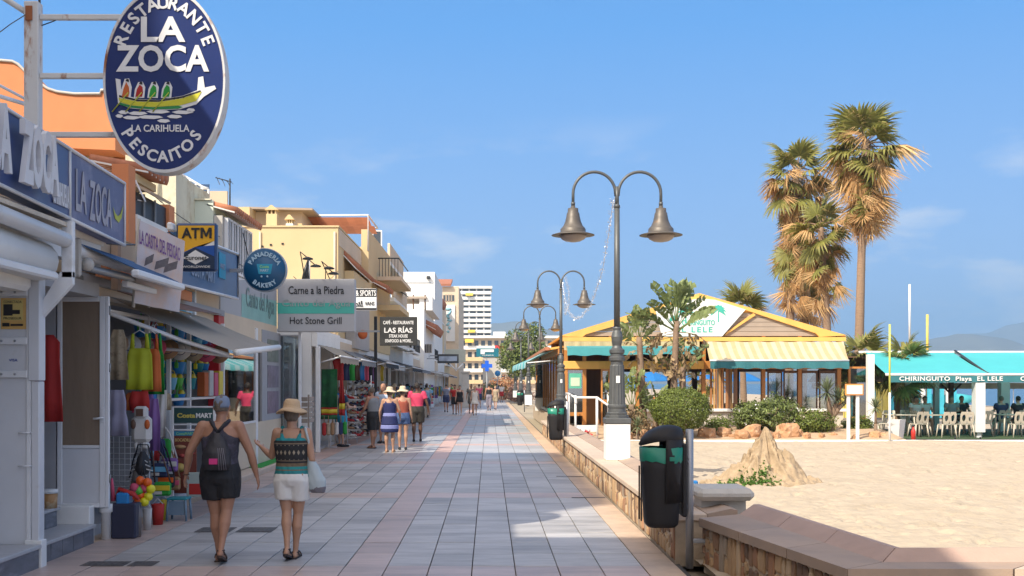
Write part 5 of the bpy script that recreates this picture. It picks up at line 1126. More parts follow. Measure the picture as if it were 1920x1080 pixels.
# rusty mast, arms and the oval sign
M_rust = mat('rusty_white_steel', (.60,.60,.59), .6, var=.1, vs=4, col2=(.30,.12,.05), c2s=5.5, c2lo=.56, c2hi=.66, stretch=(1,1,.35))
t = thing('oval_sign', (-4.36, 10.98, 3.4), 'big dark blue oval sign with white lettering and a rowing boat on a rusty mast', 'sign')
px_ = lambda px, py, Y=10.98: P(px, py, Y)
N('mast', lambda q: q.cbox((px_(49,0).x, 10.92, 3.35), (px_(76,0).x, 11.04, 5.45), .008), M_rust)
for py in (33, 143, 253): N('mast_arm', lambda q: q.cbox((px_(76,0).x+.002, 10.95, px_(0,py+5).z), (px_(232,0).x, 11.0, px_(0,py-5).z), .006), M_rust)
N('stay_arm', lambda q: q.cbox((px_(-60,0).x, 10.96, px_(0,-30).z), (px_(-58,0).x, 11.02, px_(0,-33).z), .002) and None or q.tube([P(60, 30, 10.98), P(-10, -15, 10.9)], .03, 6), M_rust)
N('stay_chain', lambda q: q.tube([P(78, 48, 10.98), P(100, 40, 10.98), P(112, 34, 10.98)], .006, 5), M_darkmetal); N('stay_wire', lambda q: q.tube([P(52, 25, 10.98), P(20, 45, 10.5), P(-40, 90, 9.5)], .005, 5), M_darkmetal)
N('lightning_rod', lambda q: q.tube([P(74, 12, 11), P(74, -60, 11)], .012, 6), M_darkmetal)
N('corner_plate', lambda q: q.cbox((px_(53,0).x, 10.905, px_(0,42).z), (px_(66,0).x, 10.918, px_(0,15).z), .004), mat('rust', (.28,.10,.04), .9, var=.3))
OC = px_(311, 153, 10.9); a_, b2 = .583, .885
def ell(s, y, n=72): return [(OC.x+a_*s*cos(2*pi*k/n), y, OC.z+b2*s*sin(2*pi*k/n)) for k in range(n)]
n = 72
q = MB(); vs = ell(1, 10.84)+ell(1, 11.02)+ell(.965, 10.84)+ell(.965, 10.855); fs = []
for k in range(n):
    k2 = (k+1) % n; fs += [(k, k2, n+k2, n+k), (2*n+k, 2*n+k2, k2, k), (3*n+k, 3*n+k2, 2*n+k2, 2*n+k)]
fs.append(tuple(range(n, 2*n))); q.add(vs, fs, 0, False); q.build('sign_rim', M_rust, t)
q = MB(); q.add(ell(.964, 10.853), [tuple(range(n))[::-1]]); face = q.build('sign_face', M_navy, t)
YF = 10.848; LW = mat('sign_letters', (.70,.70,.70), .4, var=.10, vs=2)
S_ = 193.9
def F_(px, py): return Vector((OC.x+(px-311)/S_*1.0, YF, OC.z-(py-153)/S_))
fit('LA', 82/S_, 47/S_, LW, t, F_(309, 59), bold=.028, depth=.006); fit('ZOCA', 172/S_, 50/S_, LW, t, F_(308, 113), bold=.028, depth=.006)
fit('LA CARIHUELA', 107/S_, 13/S_, LW, t, F_(304, 242), bold=.015, depth=.005)
arc_letters('RESTAURANTE', .165, LW, t, (OC.x, 0, OC.z), .475, .735, 149, 31, YF, .004, .004)
arc_letters('PESCAITOS', .15, LW, t, (OC.x-.02, 0, OC.z), .465, .735, 224, 314, YF, .004, .004, flip=True)
# the rowing boat
def poly(name, pts, m, y=YF): return N(name, lambda q: q.prism([(F_(*p).x, F_(*p).z) for p in pts], y-.004, y+.002), m, t)
poly('boat_outline', [(221,150),(230,152),(232,178),(262,188),(300,190),(345,182),(372,172),(374,148),(383,146),(386,167),(404,163),(407,169),(384,184),(370,198),(340,207),(290,209),(248,205),(226,197)], LW, YF-.001)
poly('boat_hull', [(227,186),(262,193),(300,194),(345,187),(380,175),(370,192),(340,200),(290,203),(250,200),(229,194)], mat('hull_yellow', (.55,.52,.03), .5), YF-.006)
poly('boat_keel', [(229,195),(250,200.5),(290,203.5),(338,200.5),(345,203),(338,206),(290,207.5),(248,204),(230,199)], M_boatg, YF-.006)
poly('boat_gunwale', [(228,181),(262,189),(300,190.5),(345,183),(378,172),(379,174.5),(345,186),(300,193.2),(262,192.2),(228,184.5)], M_black, YF-.0065)
for i, (x, c) in enumerate(((241, C_orange), (266, C_red), (291, C_green), (316, C_green))):
    poly('rower_outline', [(x-11,186),(x-9,170),(x-3,157-(6 if i == 0 else 0)),(x+5,156-(6 if i == 0 else 0)),(x+10,166),(x+8,186)], LW, YF-.002)
    poly('rower', [(x-8,184),(x-5,170),(x,162-(5 if i == 0 else 0)),(x+5,166),(x+6,176),(x+4,184)], c, YF-.007)
    poly('rower_head', [(x-1,160-(5 if i == 0 else 0)),(x+1,156-(5 if i == 0 else 0)),(x+5,157-(5 if i == 0 else 0)),(x+5,162-(5 if i == 0 else 0))], M_black, YF-.0075)
    N('oar', lambda q: q.tube([F_(x+4,176)+Vector((0,-.01,0)), F_(x-26,212)+Vector((0,-.01,0))], .006, 5), M_boaty, t)
for (x, y, w) in ((236,212,10),(262,214,18),(300,211,22),(345,212,20),(250,222,16),(285,221,24),(330,220,14),(228,219,7),(360,208,8),(310,228,12)):
    poly('wave', [(x-w,y),(x-w*.4,y-3),(x+w*.7,y-2),(x+w,y+1),(x+w*.3,y+4),(x-w*.6,y+3)], LW, YF-.001)
fit('LA ZOCA', 42/S_, 6/S_, M_black, t, F_(350, 188), bold=.01, depth=.008)
# folded blue awning of the next shop
M_bluecan = mat('blue_awning', (.03,.09,.20), .8, var=.15)
t = thing('folded_awning', (-4.4, 13, 2.9), 'rolled dark blue awning with white bars over the gap beside the blue fascia', 'awning')
N('end_plate', lambda q: q.cbox((-4.32, 11.75, 2.88), (-4.22, 11.80, 3.28), .02), M_conc)
N('roller', lambda q: q.tube([(-4.30, 11.8, 3.16), (-4.30, 14.2, 3.16)], .07, 10), M_whitemetal)
N('fabric', lambda q: q.slab((-4.25, 11.85, 3.22), (-3.85, 12.35, 3.02), (-3.85, 14.1, 3.02), (-4.25, 14.1, 3.22), .01), M_bluecan)
N('front_bar', lambda q: q.cbox((-3.88, 12.3, 2.93), (-3.78, 14.15, 3.01), .02), M_whitemetal)
N('lower_bar', lambda q: q.cbox((-4.12, 12.75, 2.86), (-4.05, 14.1, 2.93), .01), M_whitemetal)
N('spring_arm', lambda q: q.tube([(-4.28, 11.95, 3.0), (-4.0, 12.6, 2.95), (-4.2, 13.4, 2.98)], .04, 8), M_grey)
N('gearbox', lambda q: q.ball((-4.20, 11.9, 3.02), .07, 10, 7), M_conc)
# cream awning behind the fascia
t = thing('cream_awning', (-5, 15, 3), 'pale cream terrace canopy showing below the blue fascia', 'canopy')
M_creamcan = mat('cream_canvas', (.66,.55,.42), .85, var=.08, trans=.35)
N('canopy', lambda q: q.slab((-4.55, 13.2, 3.55), (-4.55, 17.5, 3.55), (-6.2, 17.5, 4.15), (-6.2, 13.2, 4.15), .01), M_creamcan); N('valance', lambda q: q.box((-4.56, 13.2, 3.18), (-4.53, 17.5, 3.53)), M_creamcan); N('soffit_band', lambda q: q.box((-4.57, 13.2, 3.02), (-4.54, 17.4, 3.17)), M_orange)
N('canopy_post', lambda q: q.box((-4.52, 13.6, 2.9), (-4.44, 13.72, 3.6)), mat('tan_post', (.42,.30,.22), .8))
# weathered banner
M_banner = mat('weathered_banner', (.60,.55,.56), .7, var=.12, vs=1.5, col2=(.66,.50,.42), c2s=2.2, c2lo=.45, c2hi=.62, trans=.15)
t = thing('torn_banner', (-4.1, 14, 3), 'faded torn banner with purple lettering hung at an angle before the yellow sign', 'banner')
A0, A1, A2, A3 = P(263,413,13.4), P(346,452,14.4), P(338,586,14.4), P(252,568,13.4)
q = MB(); vs = []; nn = 14
for i in range(nn+1):
    for j in range(nn+1):
        f, g = i/nn, j/nn; p = A0.lerp(A1, f).lerp(A3.lerp(A2, f), g); e = Vector((0, -.03*sin(f*5+g*3)-.015*sin(f*13+g*7), .012*noise.noise(Vector((f*4, g*4, 0)))*(g > .8 or f > .9))); vs.append(p+e)
q.add(vs, [(i*(nn+1)+j, (i+1)*(nn+1)+j, (i+1)*(nn+1)+j+1, i*(nn+1)+j+1) for i in range(nn) for j in range(nn)], 0, True); bn = q.build('banner_cloth', M_banner, t)
N('banner_pole', lambda q: q.tube([A0+Vector((-.02,.02,.02)), A3+Vector((-.02,.02,-.05))], .02, 8), M_conc, t)
dirn = (A1-A0).normalized(); Rb = Matrix(((dirn.x, 0, 0), (dirn.y, 1, 0), (dirn.z, 0, 1)))
bt = A0.lerp(A1, .5).lerp(A3.lerp(A2, .5), .20)+Vector((0,-.06,0)); fit('LA CASITA DEL PESCAO', .95, .17, mat('purple_print', (.16,.06,.22), .7), bn, bt, Rb, .012, .002)
bt = A0.lerp(A1, .45).lerp(A3.lerp(A2, .45), .47)+Vector((0,-.06,0))
for (f, w) in ((.2,.10),(.42,.16),(.62,.16)):
    p = A0.lerp(A1, f).lerp(A3.lerp(A2, f), .42)+Vector((0,-.06,0)); N('print_block', lambda q: q.add([p, p+Vector((w,0,.05)), p+Vector((w-.02,0,-.05)), p+Vector((-.02,0,-.10))], [(0,1,2,3)]), mat('grey_print', (.16,.15,.16), .7, var=.3, vs=20), bn)
# yellow and blue cash machine sign
t = thing('cash_sign', P(368,463,16), 'yellow and blue cash machine sign projecting over the awning', 'sign')
c0, c1 = P(330,508,16), P(406,418,16)
N('sign_box', lambda q: q.cbox((c0.x, 16, c0.z), (c1.x, 16.12, c1.z), .025), mat('sign_navy', (.02,.05,.14), .4))
def T(px, py, y=15.99): return (P(px,py,16).x, P(px,py,16).z)
def tp(name, pts, m, y): return N(name, lambda q: q.prism([T(*p) for p in pts], y-.003, y), m, t)
tp('yellow_field', [(334,470),(334,423),(402,423),(402,452),(366,466),(348,478),(334,478)], mat('cash_yellow', (.75,.40,.02), .4), 15.998)
tp('white_band', [(348,478),(366,466),(402,452),(402,460),(366,463)], M_signwhite, 15.996); tp('blue_field', [(366,463),(402,460),(402,480),(334,480),(334,478.5)], mat('cash_blue', (.01,.08,.35), .4), 15.994)
tp('dark_field', [(334,480),(366,464),(402,481),(402,504),(334,504)], mat('cash_dark', (.012,.03,.07), .4), 15.990); tp('white_diamond', [(344,484),(367,469),(392,483),(367,496)], M_signwhite, 15.986)
fit('AT', 34/133.3, 20/133.3, M_black, t, P(357.5,437,15.985), bold=.03, depth=.004); N('lettering', lambda q: q.prism([T(*p) for p in ((376.5,447),(376.5,427),(382,427),(387,438),(392,427),(397.5,427),(397.5,447),(393,447),(393,434),(388.5,444),(385.5,444),(381,434),(381,447))], 15.981, 15.985), M_black, t); fit('Euronet', 40/133.3, 9/133.3, M_black, t, P(368,483,15.975), bold=.01, depth=.002); fit('WORLDWIDE', 52/133.3, 4/133.3, M_signwhite, t, P(368,500,15.98), bold=.01, depth=.002)
N('sign_arm', lambda q: q.box((-4.8, 16.03, c0.z+.1), (c0.x, 16.08, c0.z+.16)), M_grey); N('camera_box', lambda q: q.cbox(P(312,432,15.9), P(330,420,16.1), .02), M_signwhite, t)

# ---- beach goods shop, Y 13 .. 20 ----
t = thing('beach_goods_shop', (-5.2, 16.5, 0), 'open fronted beach goods shop packed with toys and clothes behind the open door', 'shop')
N('back_wall', lambda q: q.box((-7.0, 13.0, 0), (-6.9, 20.0, 3.0)), M_int); N('side_wall', lambda q: q.box((-7.0, 12.96, 0), (-4.62, 13.05, 3.0)), M_int); N('side_wall', lambda q: q.box((-7.0, 19.9, 0), (-4.80, 20.0, 3.0)), M_int)
N('ceiling', lambda q: q.box((-7.0, 13.0, 2.95), (-4.65, 20.0, 3.05)), M_int); N('floor', lambda q: q.box((-7.0, 13.0, -.05), (-4.60, 20.0, .12)), M_step); N('upper_wall', lambda q: q.box((-4.95, 13.0, 2.80), (-4.75, 20.0, 3.6)), M_beige)
for Y in (15.28, 16.30, 17.4, 19.6):
    N('upright', lambda q: q.cbox((-4.62, Y-.03, .1), (-4.56, Y+.03, 2.80), .005), M_whitemetal)
N('rail', lambda q: q.cbox((-4.62, 13.1, 2.62), (-4.57, 19.6, 2.67), .005), M_whitemetal); N('shelf_rail', lambda q: q.cbox((-4.64, 15.3, 1.52), (-4.56, 19.6, 1.56), .005), M_whitemetal)
# striped retractable awning
M_awn = striped('beige_striped_canvas', (.42,.375,.31), (.34,.30,.25), 'Y', 5.0, .5, trans=.25)
ta = thing('shop_awning', (-4.3, 16.5, 2.6), 'beige striped awning over the beach goods shop, held out by white arms', 'awning')
I0, I1, O1, O0 = Vector((-4.66,13.95,2.84)), Vector((-4.70,18.9,2.86)), Vector((-3.42,18.45,2.36)), Vector((-3.42,15.45,2.19))
q = MB(); vs = []
for i in range(25):
    for j in range(7): f, g = i/24, j/6; vs.append(I0.lerp(I1, f).lerp(O0.lerp(O1, f), g)+Vector((0,0,-.03*sin(pi*g))))
q.add(vs, [(7*i+j, 7*i+7+j, 7*i+8+j, 7*i+j+1) for i in range(24) for j in range(6)], 0, True); q.build('canvas', M_awn, ta)
N('front_bar', lambda q: q.tube([O0+Vector((0,-.05,0)), O1+Vector((0,.05,0))], .045, 10), M_white, ta)
N('support_arm', lambda q: q.cbox((0,0,0),(1,1,1),.0) if False else q.tube([(-4.58,13.75,2.62), (-4.05,15.0,2.34), (-3.55,15.5,2.16)], .03, 6), M_whitemetal, ta)
N('support_arm', lambda q: q.tube([(-4.60,15.3,2.25), (-4.1,15.6,2.22), (-3.50,15.55,2.14)], .025, 6), M_whitemetal, ta); N('support_arm', lambda q: q.tube([(-4.62,18.3,2.5), (-3.50,18.3,2.30)], .025, 6), M_whitemetal, ta)
N('torn_lining', lambda q: q.slab((-4.55,13.9,2.90), (-4.0,14.5,2.72), (-4.0,17.0,2.80), (-4.55,17.0,2.95), .008), M_darkwood, ta)
# hanging clothes
def hang(o, lb, cat, grp=None): tag(o, lb, cat, grp); return o
def at_(px, py, Y): return P(px, py, Y)
tank = lambda w, h: [(h/2,-w*.20,-w*.19), (h*.30,-w*.30,w*.30)] 
def tanktop(name, c, w, h, m, lb, seed, rot=None, cat='tank top'):
    th = thing(name, c, lb, cat, 'bright tank tops on a rail')
    cloth('body', [(.24*h,-.36*w,.36*w),(.12*h,-.45*w,.45*w),(-.1*h,-.47*w,.47*w),(-.3*h,-.49*w,.49*w),(-.5*h,-.5*w,.5*w)], m, th, seed=seed, rot=rot, ripple=.018, world=False)
    for s in (-1, 1): cloth('strap', [(.5*h, s*.25*w-.05*w, s*.25*w+.05*w), (.38*h, s*.27*w-.07*w, s*.27*w+.07*w), (.235*h, s*.28*w-.09*w, s*.28*w+.09*w)], m, th, nx=3, rot=rot, ripple=.0, thick=.014, world=False)
    q = MB(); q.tube([(-.25*w,0,.49*h),(0,0,.56*h),(.25*w,0,.49*h)], .006, 5); q.tube([(0,0,.55*h),(0,0,.62*h),(.02,0,.66*h),(.04,0,.63*h)], .004, 5); q.build('hanger', M_whitemetal, th, False); return th
tanktop('tank_top', at_(262,678,14.0), .33, .69, C_lime, 'lime yellow tank top on a hanger, front one of the row', 1)
tanktop('tank_top', at_(284,680,14.25), .24, .72, C_orange, 'orange tank top just behind the lime one', 2); tanktop('tank_top', at_(290,682,14.5), .26, .78, C_green, 'bright green tank top, last of the three on the rail', 3)
hang(cloth('beige_dress', [(.3,-.06,.06),(.2,-.10,.09),(0,-.10,.10),(-.3,-.12,.13)], C_beige, pos=at_(222,665,13.6), seed=4), 'patterned beige dress beside the open door', 'dress')
hang(cloth('lavender_dress', [(.28,-.09,.07),(.15,-.11,.10),(0,-.09,.10),(-.08,-.13,.12),(-.27,-.15,.13)], C_lav, pos=at_(221,775,13.6), seed=5), 'pale lavender dress hanging low beside the door handle', 'dress')
hang(cloth('dark_red_garment', [(.12,-.1,.1),(0,-.14,.12),(-.12,-.12,.12)], C_red, pos=at_(262,752,14.0), seed=6), 'dark red cloth bunched above the white animal backpack', 'cloth')
hang(cloth('purple_garment', [(.35,-.05,.05),(.1,-.09,.08),(-.3,-.07,.08)], C_purple, pos=at_(289,800,14.2), seed=7), 'long purple patterned garment right of the white animal backpack', 'garment')
hang(cloth('spotted_garment', [(.3,-.05,.07),(.0,-.08,.06),(-.3,-.06,.05)], C_whitef, pos=at_(303,775,14.6), seed=8), 'narrow white garment behind the purple one', 'garment')
# animal shaped child's backpack
tb = thing('animal_backpack', at_(266,800,13.9), 'white child backpack shaped like an animal with brown patches', 'backpack')
q = MB(); q.cbox((-.12,-.07,-.20),(.12,.07,.14),.05); q.build('bag_body', C_whitef, tb, False); q = MB(); q.cbox((-.075,-.09,.10),(.075,.05,.25),.03); q.build('head', C_whitef, tb, False)
q = MB(); q.cbox((-.045,-.10,.13),(.045,-.088,.22),.01); q.build('face_patch', C_brown, tb, False)
for s, m in ((-1, C_brown), (1, C_orange)): q = MB(); q.ball((s*.085,-.07,.03), .05, 8, 6, sc=(.7,.4,1.2)); q.build('ear', m, tb, False)
for s in (-1, 1): q = MB(); q.cbox((s*.035-.04 if s < 0 else .015,-.08,-.27),(s*.035+.0 if s < 0 else .09,.05,-.19),.02); q.build('foot', C_whitef, tb, False)
# grey mesh panel and heap of dark sun hats
tg = thing('mesh_panel', at_(234,865,14.3), 'white wire mesh panel in the dark beside the open door', 'mesh panel'); q = MB()
for i in range(9): q.tube([(-.28+.07*i,0,-.32),(-.28+.07*i,0,.32)], .004, 4)
for i in range(10): q.tube([(-.28,0,-.32+.07*i),(.28,0,-.32+.07*i)], .004, 4)
q.build('wire_grid', M_whitemetal, tg, False); q = MB(); q.box((-.3,.02,-.55),(.3,.03,.30)); q.build('back_sheet', M_int, tg, False)
for i, (px, py, m, lb) in enumerate(((268,868,C_black,'topmost dark beach bag of the bunch'), (262,885,col('grey_canvas', (.15,.14,.13)),'grey striped beach bag in the bunch'), (258,905,col('khaki_canvas', (.16,.14,.10)),'khaki beach bag lowest in the bunch'))):
    th = thing('beach_bag', at_(px, py, 13.75+.05*i), lb+' hanging beside the mesh panel', 'bag'); q = MB(); q.tube([(0,0,.14),(0,0,.05),(0,0,-.08),(0,0,-.14)], [.05,.13,.17,.10], 12, flat=.5); q.build('bag_body', m, th, False); q = MB(); q.tube([(-.1,0,.06),(-.06,0,.22),(.06,0,.22),(.1,0,.06)], .010, 5); q.build('strap', C_black, th, False)
    for k in range(3): q = MB(); q.tube([(-.14+.03*k,-.075,-.09+.05*k),(0,-.10,-.05+.06*k),(.14-.03*k,-.075,-.09+.05*k)], .006, 4); q.build('stripe', C_whitef, th, False)
tn = thing('ball_net', at_(268,920,13.5), 'net of neon orange, pink and yellow balls hanging low by the dark bin', 'ball net')
rnd = random.Random(6)
for i, (x, z, m) in enumerate(((-.03,.12,C_neon),(.06,.10,C_neon),(-.09,.04,C_pink),(.02,.03,C_pink),(.10,.02,C_neony),(-.11,-.05,C_neon),(-.02,-.06,C_neon),(.07,-.07,C_neony),(.03,-.13,C_neony),(-.05,-.12,C_neon),(-.04,.0,C_grn))): q = MB(); q.ball((x, -.02*(i % 3), z), .055, 12, 8); q.build('ball', m, tn, False)
q = MB(); q.tube([(-.12,0,-.15),(-.04,0,.02),(0,0,.3)], .006, 4); q.tube([(.12,0,-.1),(.05,0,.05),(0,0,.3)], .006, 4); q.build('net_cord', C_black, tn, False)
# bins, buckets, stool on the paving
tbn = thing('dark_bin', at_(237,1008,13.1), 'tall dark navy bin holding rolled beach toys, below the ball net', 'bin'); tbn.location.z = 0
q = MB(); q.cbox((-.14,-.12,.0),(.14,.12,.40),.015); q.build('bin_body', mat('bin_navy', (.02,.022,.05), .5), tbn, False)
q = MB(); q.cbox((-.10,-.08,.38),(.05,.08,.52),.02); q.build('blue_toy', C_blue, tbn, False); q = MB(); q.tube([(-.13,0,.45),(-.08,0,.56),(.08,0,.50),(.14,0,.44)], [.02,.05,.06,.03], 8, flat=.5); q.build('pink_float', C_red, tbn, False); q = MB(); q.tube([(-.15,0,.42),(-.17,0,.68)], [.03,.015], 6); q.build('pale_paddle', C_pink, tbn, False)
tt_ = thing('plastic_sleeve', (-4.05, 13.15, 0), 'crumpled clear plastic sleeve stuck to the dark bin', 'plastic sleeve'); q = MB(); q.tube([(0,0,0),(.0,0,.2),(-.03,0,.38)], [.05,.06,.09], 7, flat=.5); q.build('sleeve', mat('clear_plastic', (.35,.30,.28), .3, trans=.5), tt_, False)
for (px, py, Y, m, lb, w) in ((296,975,14.3,C_red,'red square bucket on the paving behind the ball net',.07), (276,985,13.8,C_whitef,'small white can on the paving behind the dark bin',.05), (307,965,14.8,C_yel,'yellow sleeve of beach toys beside the red bucket',.045)):
    th = thing('toy_bucket', (at_(px,py,Y).x, Y, 0), lb, 'bucket'); q = MB(); q.lathe([(w*.9,0),(w*1.2,.26),(w*1.1,.26),(w*.8,.02)], n=10); q.build('bucket_body', m, th, False); q = MB(); q.tube([(-w,0,.25),(0,0,.33),(w,0,.25)], .006, 5); q.build('handle', M_whitemetal, th, False)
ts = thing('blue_stool', (-4.02, 14.75, 0), 'pale blue plastic stool standing by the poster rack', 'stool')
M_stool = mat('stool_blue', (.14,.22,.30), .5)
q = MB(); q.cbox((-.13,-.13,.27),(.13,.13,.30),.01); q.build('seat', C_teal, ts, False)
for sx in (-1,1):
    for sy in (-1,1): q = MB(); q.tube([(sx*.11,sy*.11,.28),(sx*.125,sy*.125,0)], .016, 6); q.build('leg', M_stool, ts, False)
q = MB(); q.box((-.10,-.112,.08),(.10,-.108,.26)); q.build('side_panel', M_stool, ts, False)
# colourful shoulder bags on long straps
for i, (px, py, Y, m, m2) in enumerate(((300,880,14.6,C_navy,C_sky), (312,900,14.9,C_black,C_neon), (318,870,15.0,C_purple,C_whitef), (305,915,14.5,C_green,C_yel), (323,905,15.1,C_tan,C_pink))):
    th = thing('shoulder_bag', at_(px,py,Y), ['navy and sky blue','black and orange','purple and white','green and yellow','tan and pink'][i]+' woven shoulder bag on a long strap left of the poster', 'bag', 'woven bags by the poster')
    q = MB(); q.cbox((-.11,-.03,-.10),(.11,.03,.08),.025); q.build('bag_body', m, th, False); q = MB(); q.cbox((-.10,-.04,-.03),(.10,-.031,.035),.004); q.build('woven_band', m2, th, False); q = MB(); q.cbox((-.105,-.036,-.08),(.0,-.031,-.04),.003); q.build('patch', C_whitef, th, False)
    q = MB(); q.tube([(-.10,0,.07),(-.12,0,.35),(-.16,0,.62)], .012, 5); q.tube([(.10,0,.07),(0,0,.4),(-.16,0,.62)], .012, 5); q.build('strap', [C_navy, C_black, C_whitef, C_brown, C_tan][i], th, False)
# bucket and spade sets hanging in blue nets
def make_set(pos, m, m2, lb):
    th = thing('bucket_set', pos, lb, 'toy set', 'bucket sets hanging in nets')
    q = MB(); q.lathe([(.07,-.12),(.11,.05),(.115,.055),(.10,.05),(.06,-.10)], n=12); q.build('bucket', m, th, False); q = MB(); q.tube([(-.1,0,.05),(-.05,0,.16),(.05,0,.16),(.1,0,.05)], .008, 5); q.build('handle', m2, th, False)
    q = MB(); q.cbox((-.03,-.12,-.04),(.03,-.10,.05),.01); q.tube([(0,-.11,.04),(0.03,-.11,.20)], .010, 5); q.build('spade', m2, th, False); q = MB(); q.ball((.05,-.03,.07),.05,8,6); q.build('mould', [C_yel,C_red,C_grn,C_sky][hash(lb) % 1], th, False); return th
cset = [(C_blue, C_grn), (C_sky, C_yel), (C_blue, C_red), (C_grn, C_blue), (C_sky, C_blue), (C_teal, C_neony)]
cn = ['blue with green','pale blue with yellow','blue with red','green with blue','pale blue with blue','teal with neon yellow']; k = 0
rown = ['top','second','third','fourth','bottom']
for r in range(5):
    for c in range(7):
        Y = 15.45+.55*c+.1*(r % 2); z = 2.52-.24*r
        if r == 4 and c > 3: continue
        m, m2 = cset[(r*3+c*2+(r*c) % 3) % 6]; make_set((-4.72+.05*((r+c) % 2), Y, z), m, m2, '%s bucket set, %s row of the nets, %s from the left' % (cn[(r*3+c*2+(r*c) % 3) % 6], rown[r], ['first','second','third','fourth','fifth','sixth','last'][c]))
# posters above, boxed paddling pools
tp_ = thing('window_poster', (-4.7, 17.2, 3.2), 'tall bright poster with turquoise water between the awning and the blue sign', 'poster')
M_post = mat('poster_water', (.02,.28,.42), .5, var=.4, vs=3, col2=(.45,.55,.60), c2s=2, c2lo=.5, c2hi=.6)
N('poster_sheet', lambda q: q.box((-4.70, 16.5, 2.88), (-4.69, 18.0, 3.62)), M_post, tp_); N('poster_frame', lambda q: q.box((-4.71, 18.02, 2.86), (-4.66, 18.12, 3.66)), M_whitemetal, tp_)
for i in range(4): 
    o = MB().cbox((-4.62, 18.0+.33*i, 1.57), (-4.50, 18.26+.33*i, 1.95+.03*(i % 2)), .006).build('boxed_game', [C_orange, C_whitef, C_pink, C_yel][i]); tag(o, ['orange','white','pink','yellow'][i]+' upright boxed beach game left of the red column', 'box', 'boxed games on the shelf')
# rack with the dark green name board and the sandwich poster
tr_ = thing('poster_rack', (-4.1, 15.4, 0), 'white rack with a dark green name board over a red sandwich poster', 'rack')
YR = 15.3
def RR(px): return P(px, 0, YR).x
def RZz(py): return P(0, py, YR).z
for px in (322, 402): N('upright', lambda q: q.cbox((RR(px)-.02, YR, 0), (RR(px)+.02, YR+.04, RZz(762)), .004), M_whitemetal, tr_)
nb = N('name_board', lambda q: q.box((RR(326), YR+.005, RZz(793)), (RR(399), YR+.02, RZz(765))), mat('board_green', (.02,.065,.065), .5), tr_)
for py in (763, 796, 806): N('cross_bar', lambda q: q.cbox((RR(324)+.006, YR+.005, RZz(py)-.01), (RR(401)-.006, YR+.03, RZz(py)+.01), .003), M_whitemetal, tr_)
fit('Costa', 34/139, 9/139, mat('print_yellow', (.60,.50,.10), .5), nb, (RR(349), YR, RZz(779)), bold=.04, depth=.002); fit('MART', 30/139, 9/139, M_signwhite, nb, (RR(382.5), YR, RZz(779)), bold=.04, depth=.002)
pb = N('poster', lambda q: q.box((RR(326), YR+.01, RZz(925)), (RR(368), YR+.025, RZz(808))), mat('poster_red', (.16,.035,.02), .5, var=.15), tr_)
N('poster_head', lambda q: q.box((RR(326), YR+.005, RZz(817)), (RR(368), YR+.009, RZz(808.5))), mat('poster_blue', (.03,.22,.38), .5), pb); fit('CostaMART', 34/139, 5/139, mat('print_green', (.25,.55,.20), .5), pb, (RR(347), YR+.003, RZz(813)), bold=.02, depth=.001)
fit('BOCADILLOS', 38/139, 6/139, mat('print_cream', (.60,.42,.15), .5), pb, (RR(347), YR+.008, RZz(825)), bold=.02, depth=.002)
for (px, py, w, h, m) in ((337,838,12,4,'bread'),(341,855,7,4,'meat'),(337,877,10,9,'yellow'),(362,850,3,3,'meat')): N('food_picture', lambda q: q.lathe([(.01,-.002),(1,0),(.01,.002)], (0,0,0), 14, M=Matrix.Translation((RR(px), YR+.004, RZz(py))) @ Matrix.Rotation(pi/2, 4, 'X') @ Matrix.Diagonal((w/139, h/139, 1, 1))), {'bread': mat('bread', (.45,.26,.12), .7), 'meat': mat('meat', (.40,.06,.05), .6), 'yellow': mat('menu_yellow', (.50,.36,.10), .6)}[m], pb)
ms_ = N('menu_card', lambda q: q.cbox((RR(355), YR-.15, RZz(930)), (RR(400), YR-.13, RZz(884)), .03), mat('menu_pale', (.32,.38,.36), .5), tr_); N('menu_print', lambda q: q.box((RR(360), YR-.155, RZz(925)), (RR(390), YR-.151, RZz(905))), C_red, ms_)
# blue fascia of the market
tf = thing('market_fascia', (-4.6, 18.5, 3.6), 'long mid blue shop fascia in a grey frame receding behind the yellow sign', 'sign')
yA, yB = 4.45*FOC/(917-335), 4.45*FOC/(917-445)
zA_, zB_ = [P(335,py,yA).z for py in (434, 533)], [P(445,py,yB).z for py in (477, 560)]
M_mark = mat('market_blue', (.055,.13,.26), .4, var=.12, vs=1.5)
def recede(name, X, y0, y1, za0, za1, zb0, zb1, th_, m, par): return N(name, lambda q: q.add([(X,y0,za0),(X,y1,zb0),(X,y1,zb1),(X,y0,za1),(X-th_,y0,za0),(X-th_,y1,zb0),(X-th_,y1,zb1),(X-th_,y0,za1)], [(0,1,2,3),(7,6,5,4),(0,4,5,1),(1,5,6,2),(2,6,7,3),(3,7,4,0)]), m, par)
recede('fascia_panel', -4.45, yA, yB, zA_[1], zA_[0], zB_[1], zB_[0], .12, M_mark, tf)
N('frame', lambda q: [q.tube([(-4.44,yA,zA_[0]),(-4.44,yB,zB_[0]),(-4.44,yB,zB_[1]),(-4.44,yA,zA_[1])], .025, 6)], M_whitemetal, tf)
zc = (zA_[0]+zA_[1]+zB_[0]+zB_[1])/4
N('logo_patch', lambda q: q.box((-4.44, 18.7, zc-.1), (-4.432, 19.15, zc+.32)), mat('logo_blue', (.02,.28,.45), .5), tf)
fit('COSTA MART', 1.5, .22, mat('fascia_print', (.25,.33,.45), .5), tf, (-4.44, 17.7, zc-.12), RX, .02, .003); fit('MARKET', .34, .09, M_sky if False else mat('fascia_print', (.25,.33,.45), .5), tf, (-4.43, 18.92, zc+.1), RX, .02, .003)
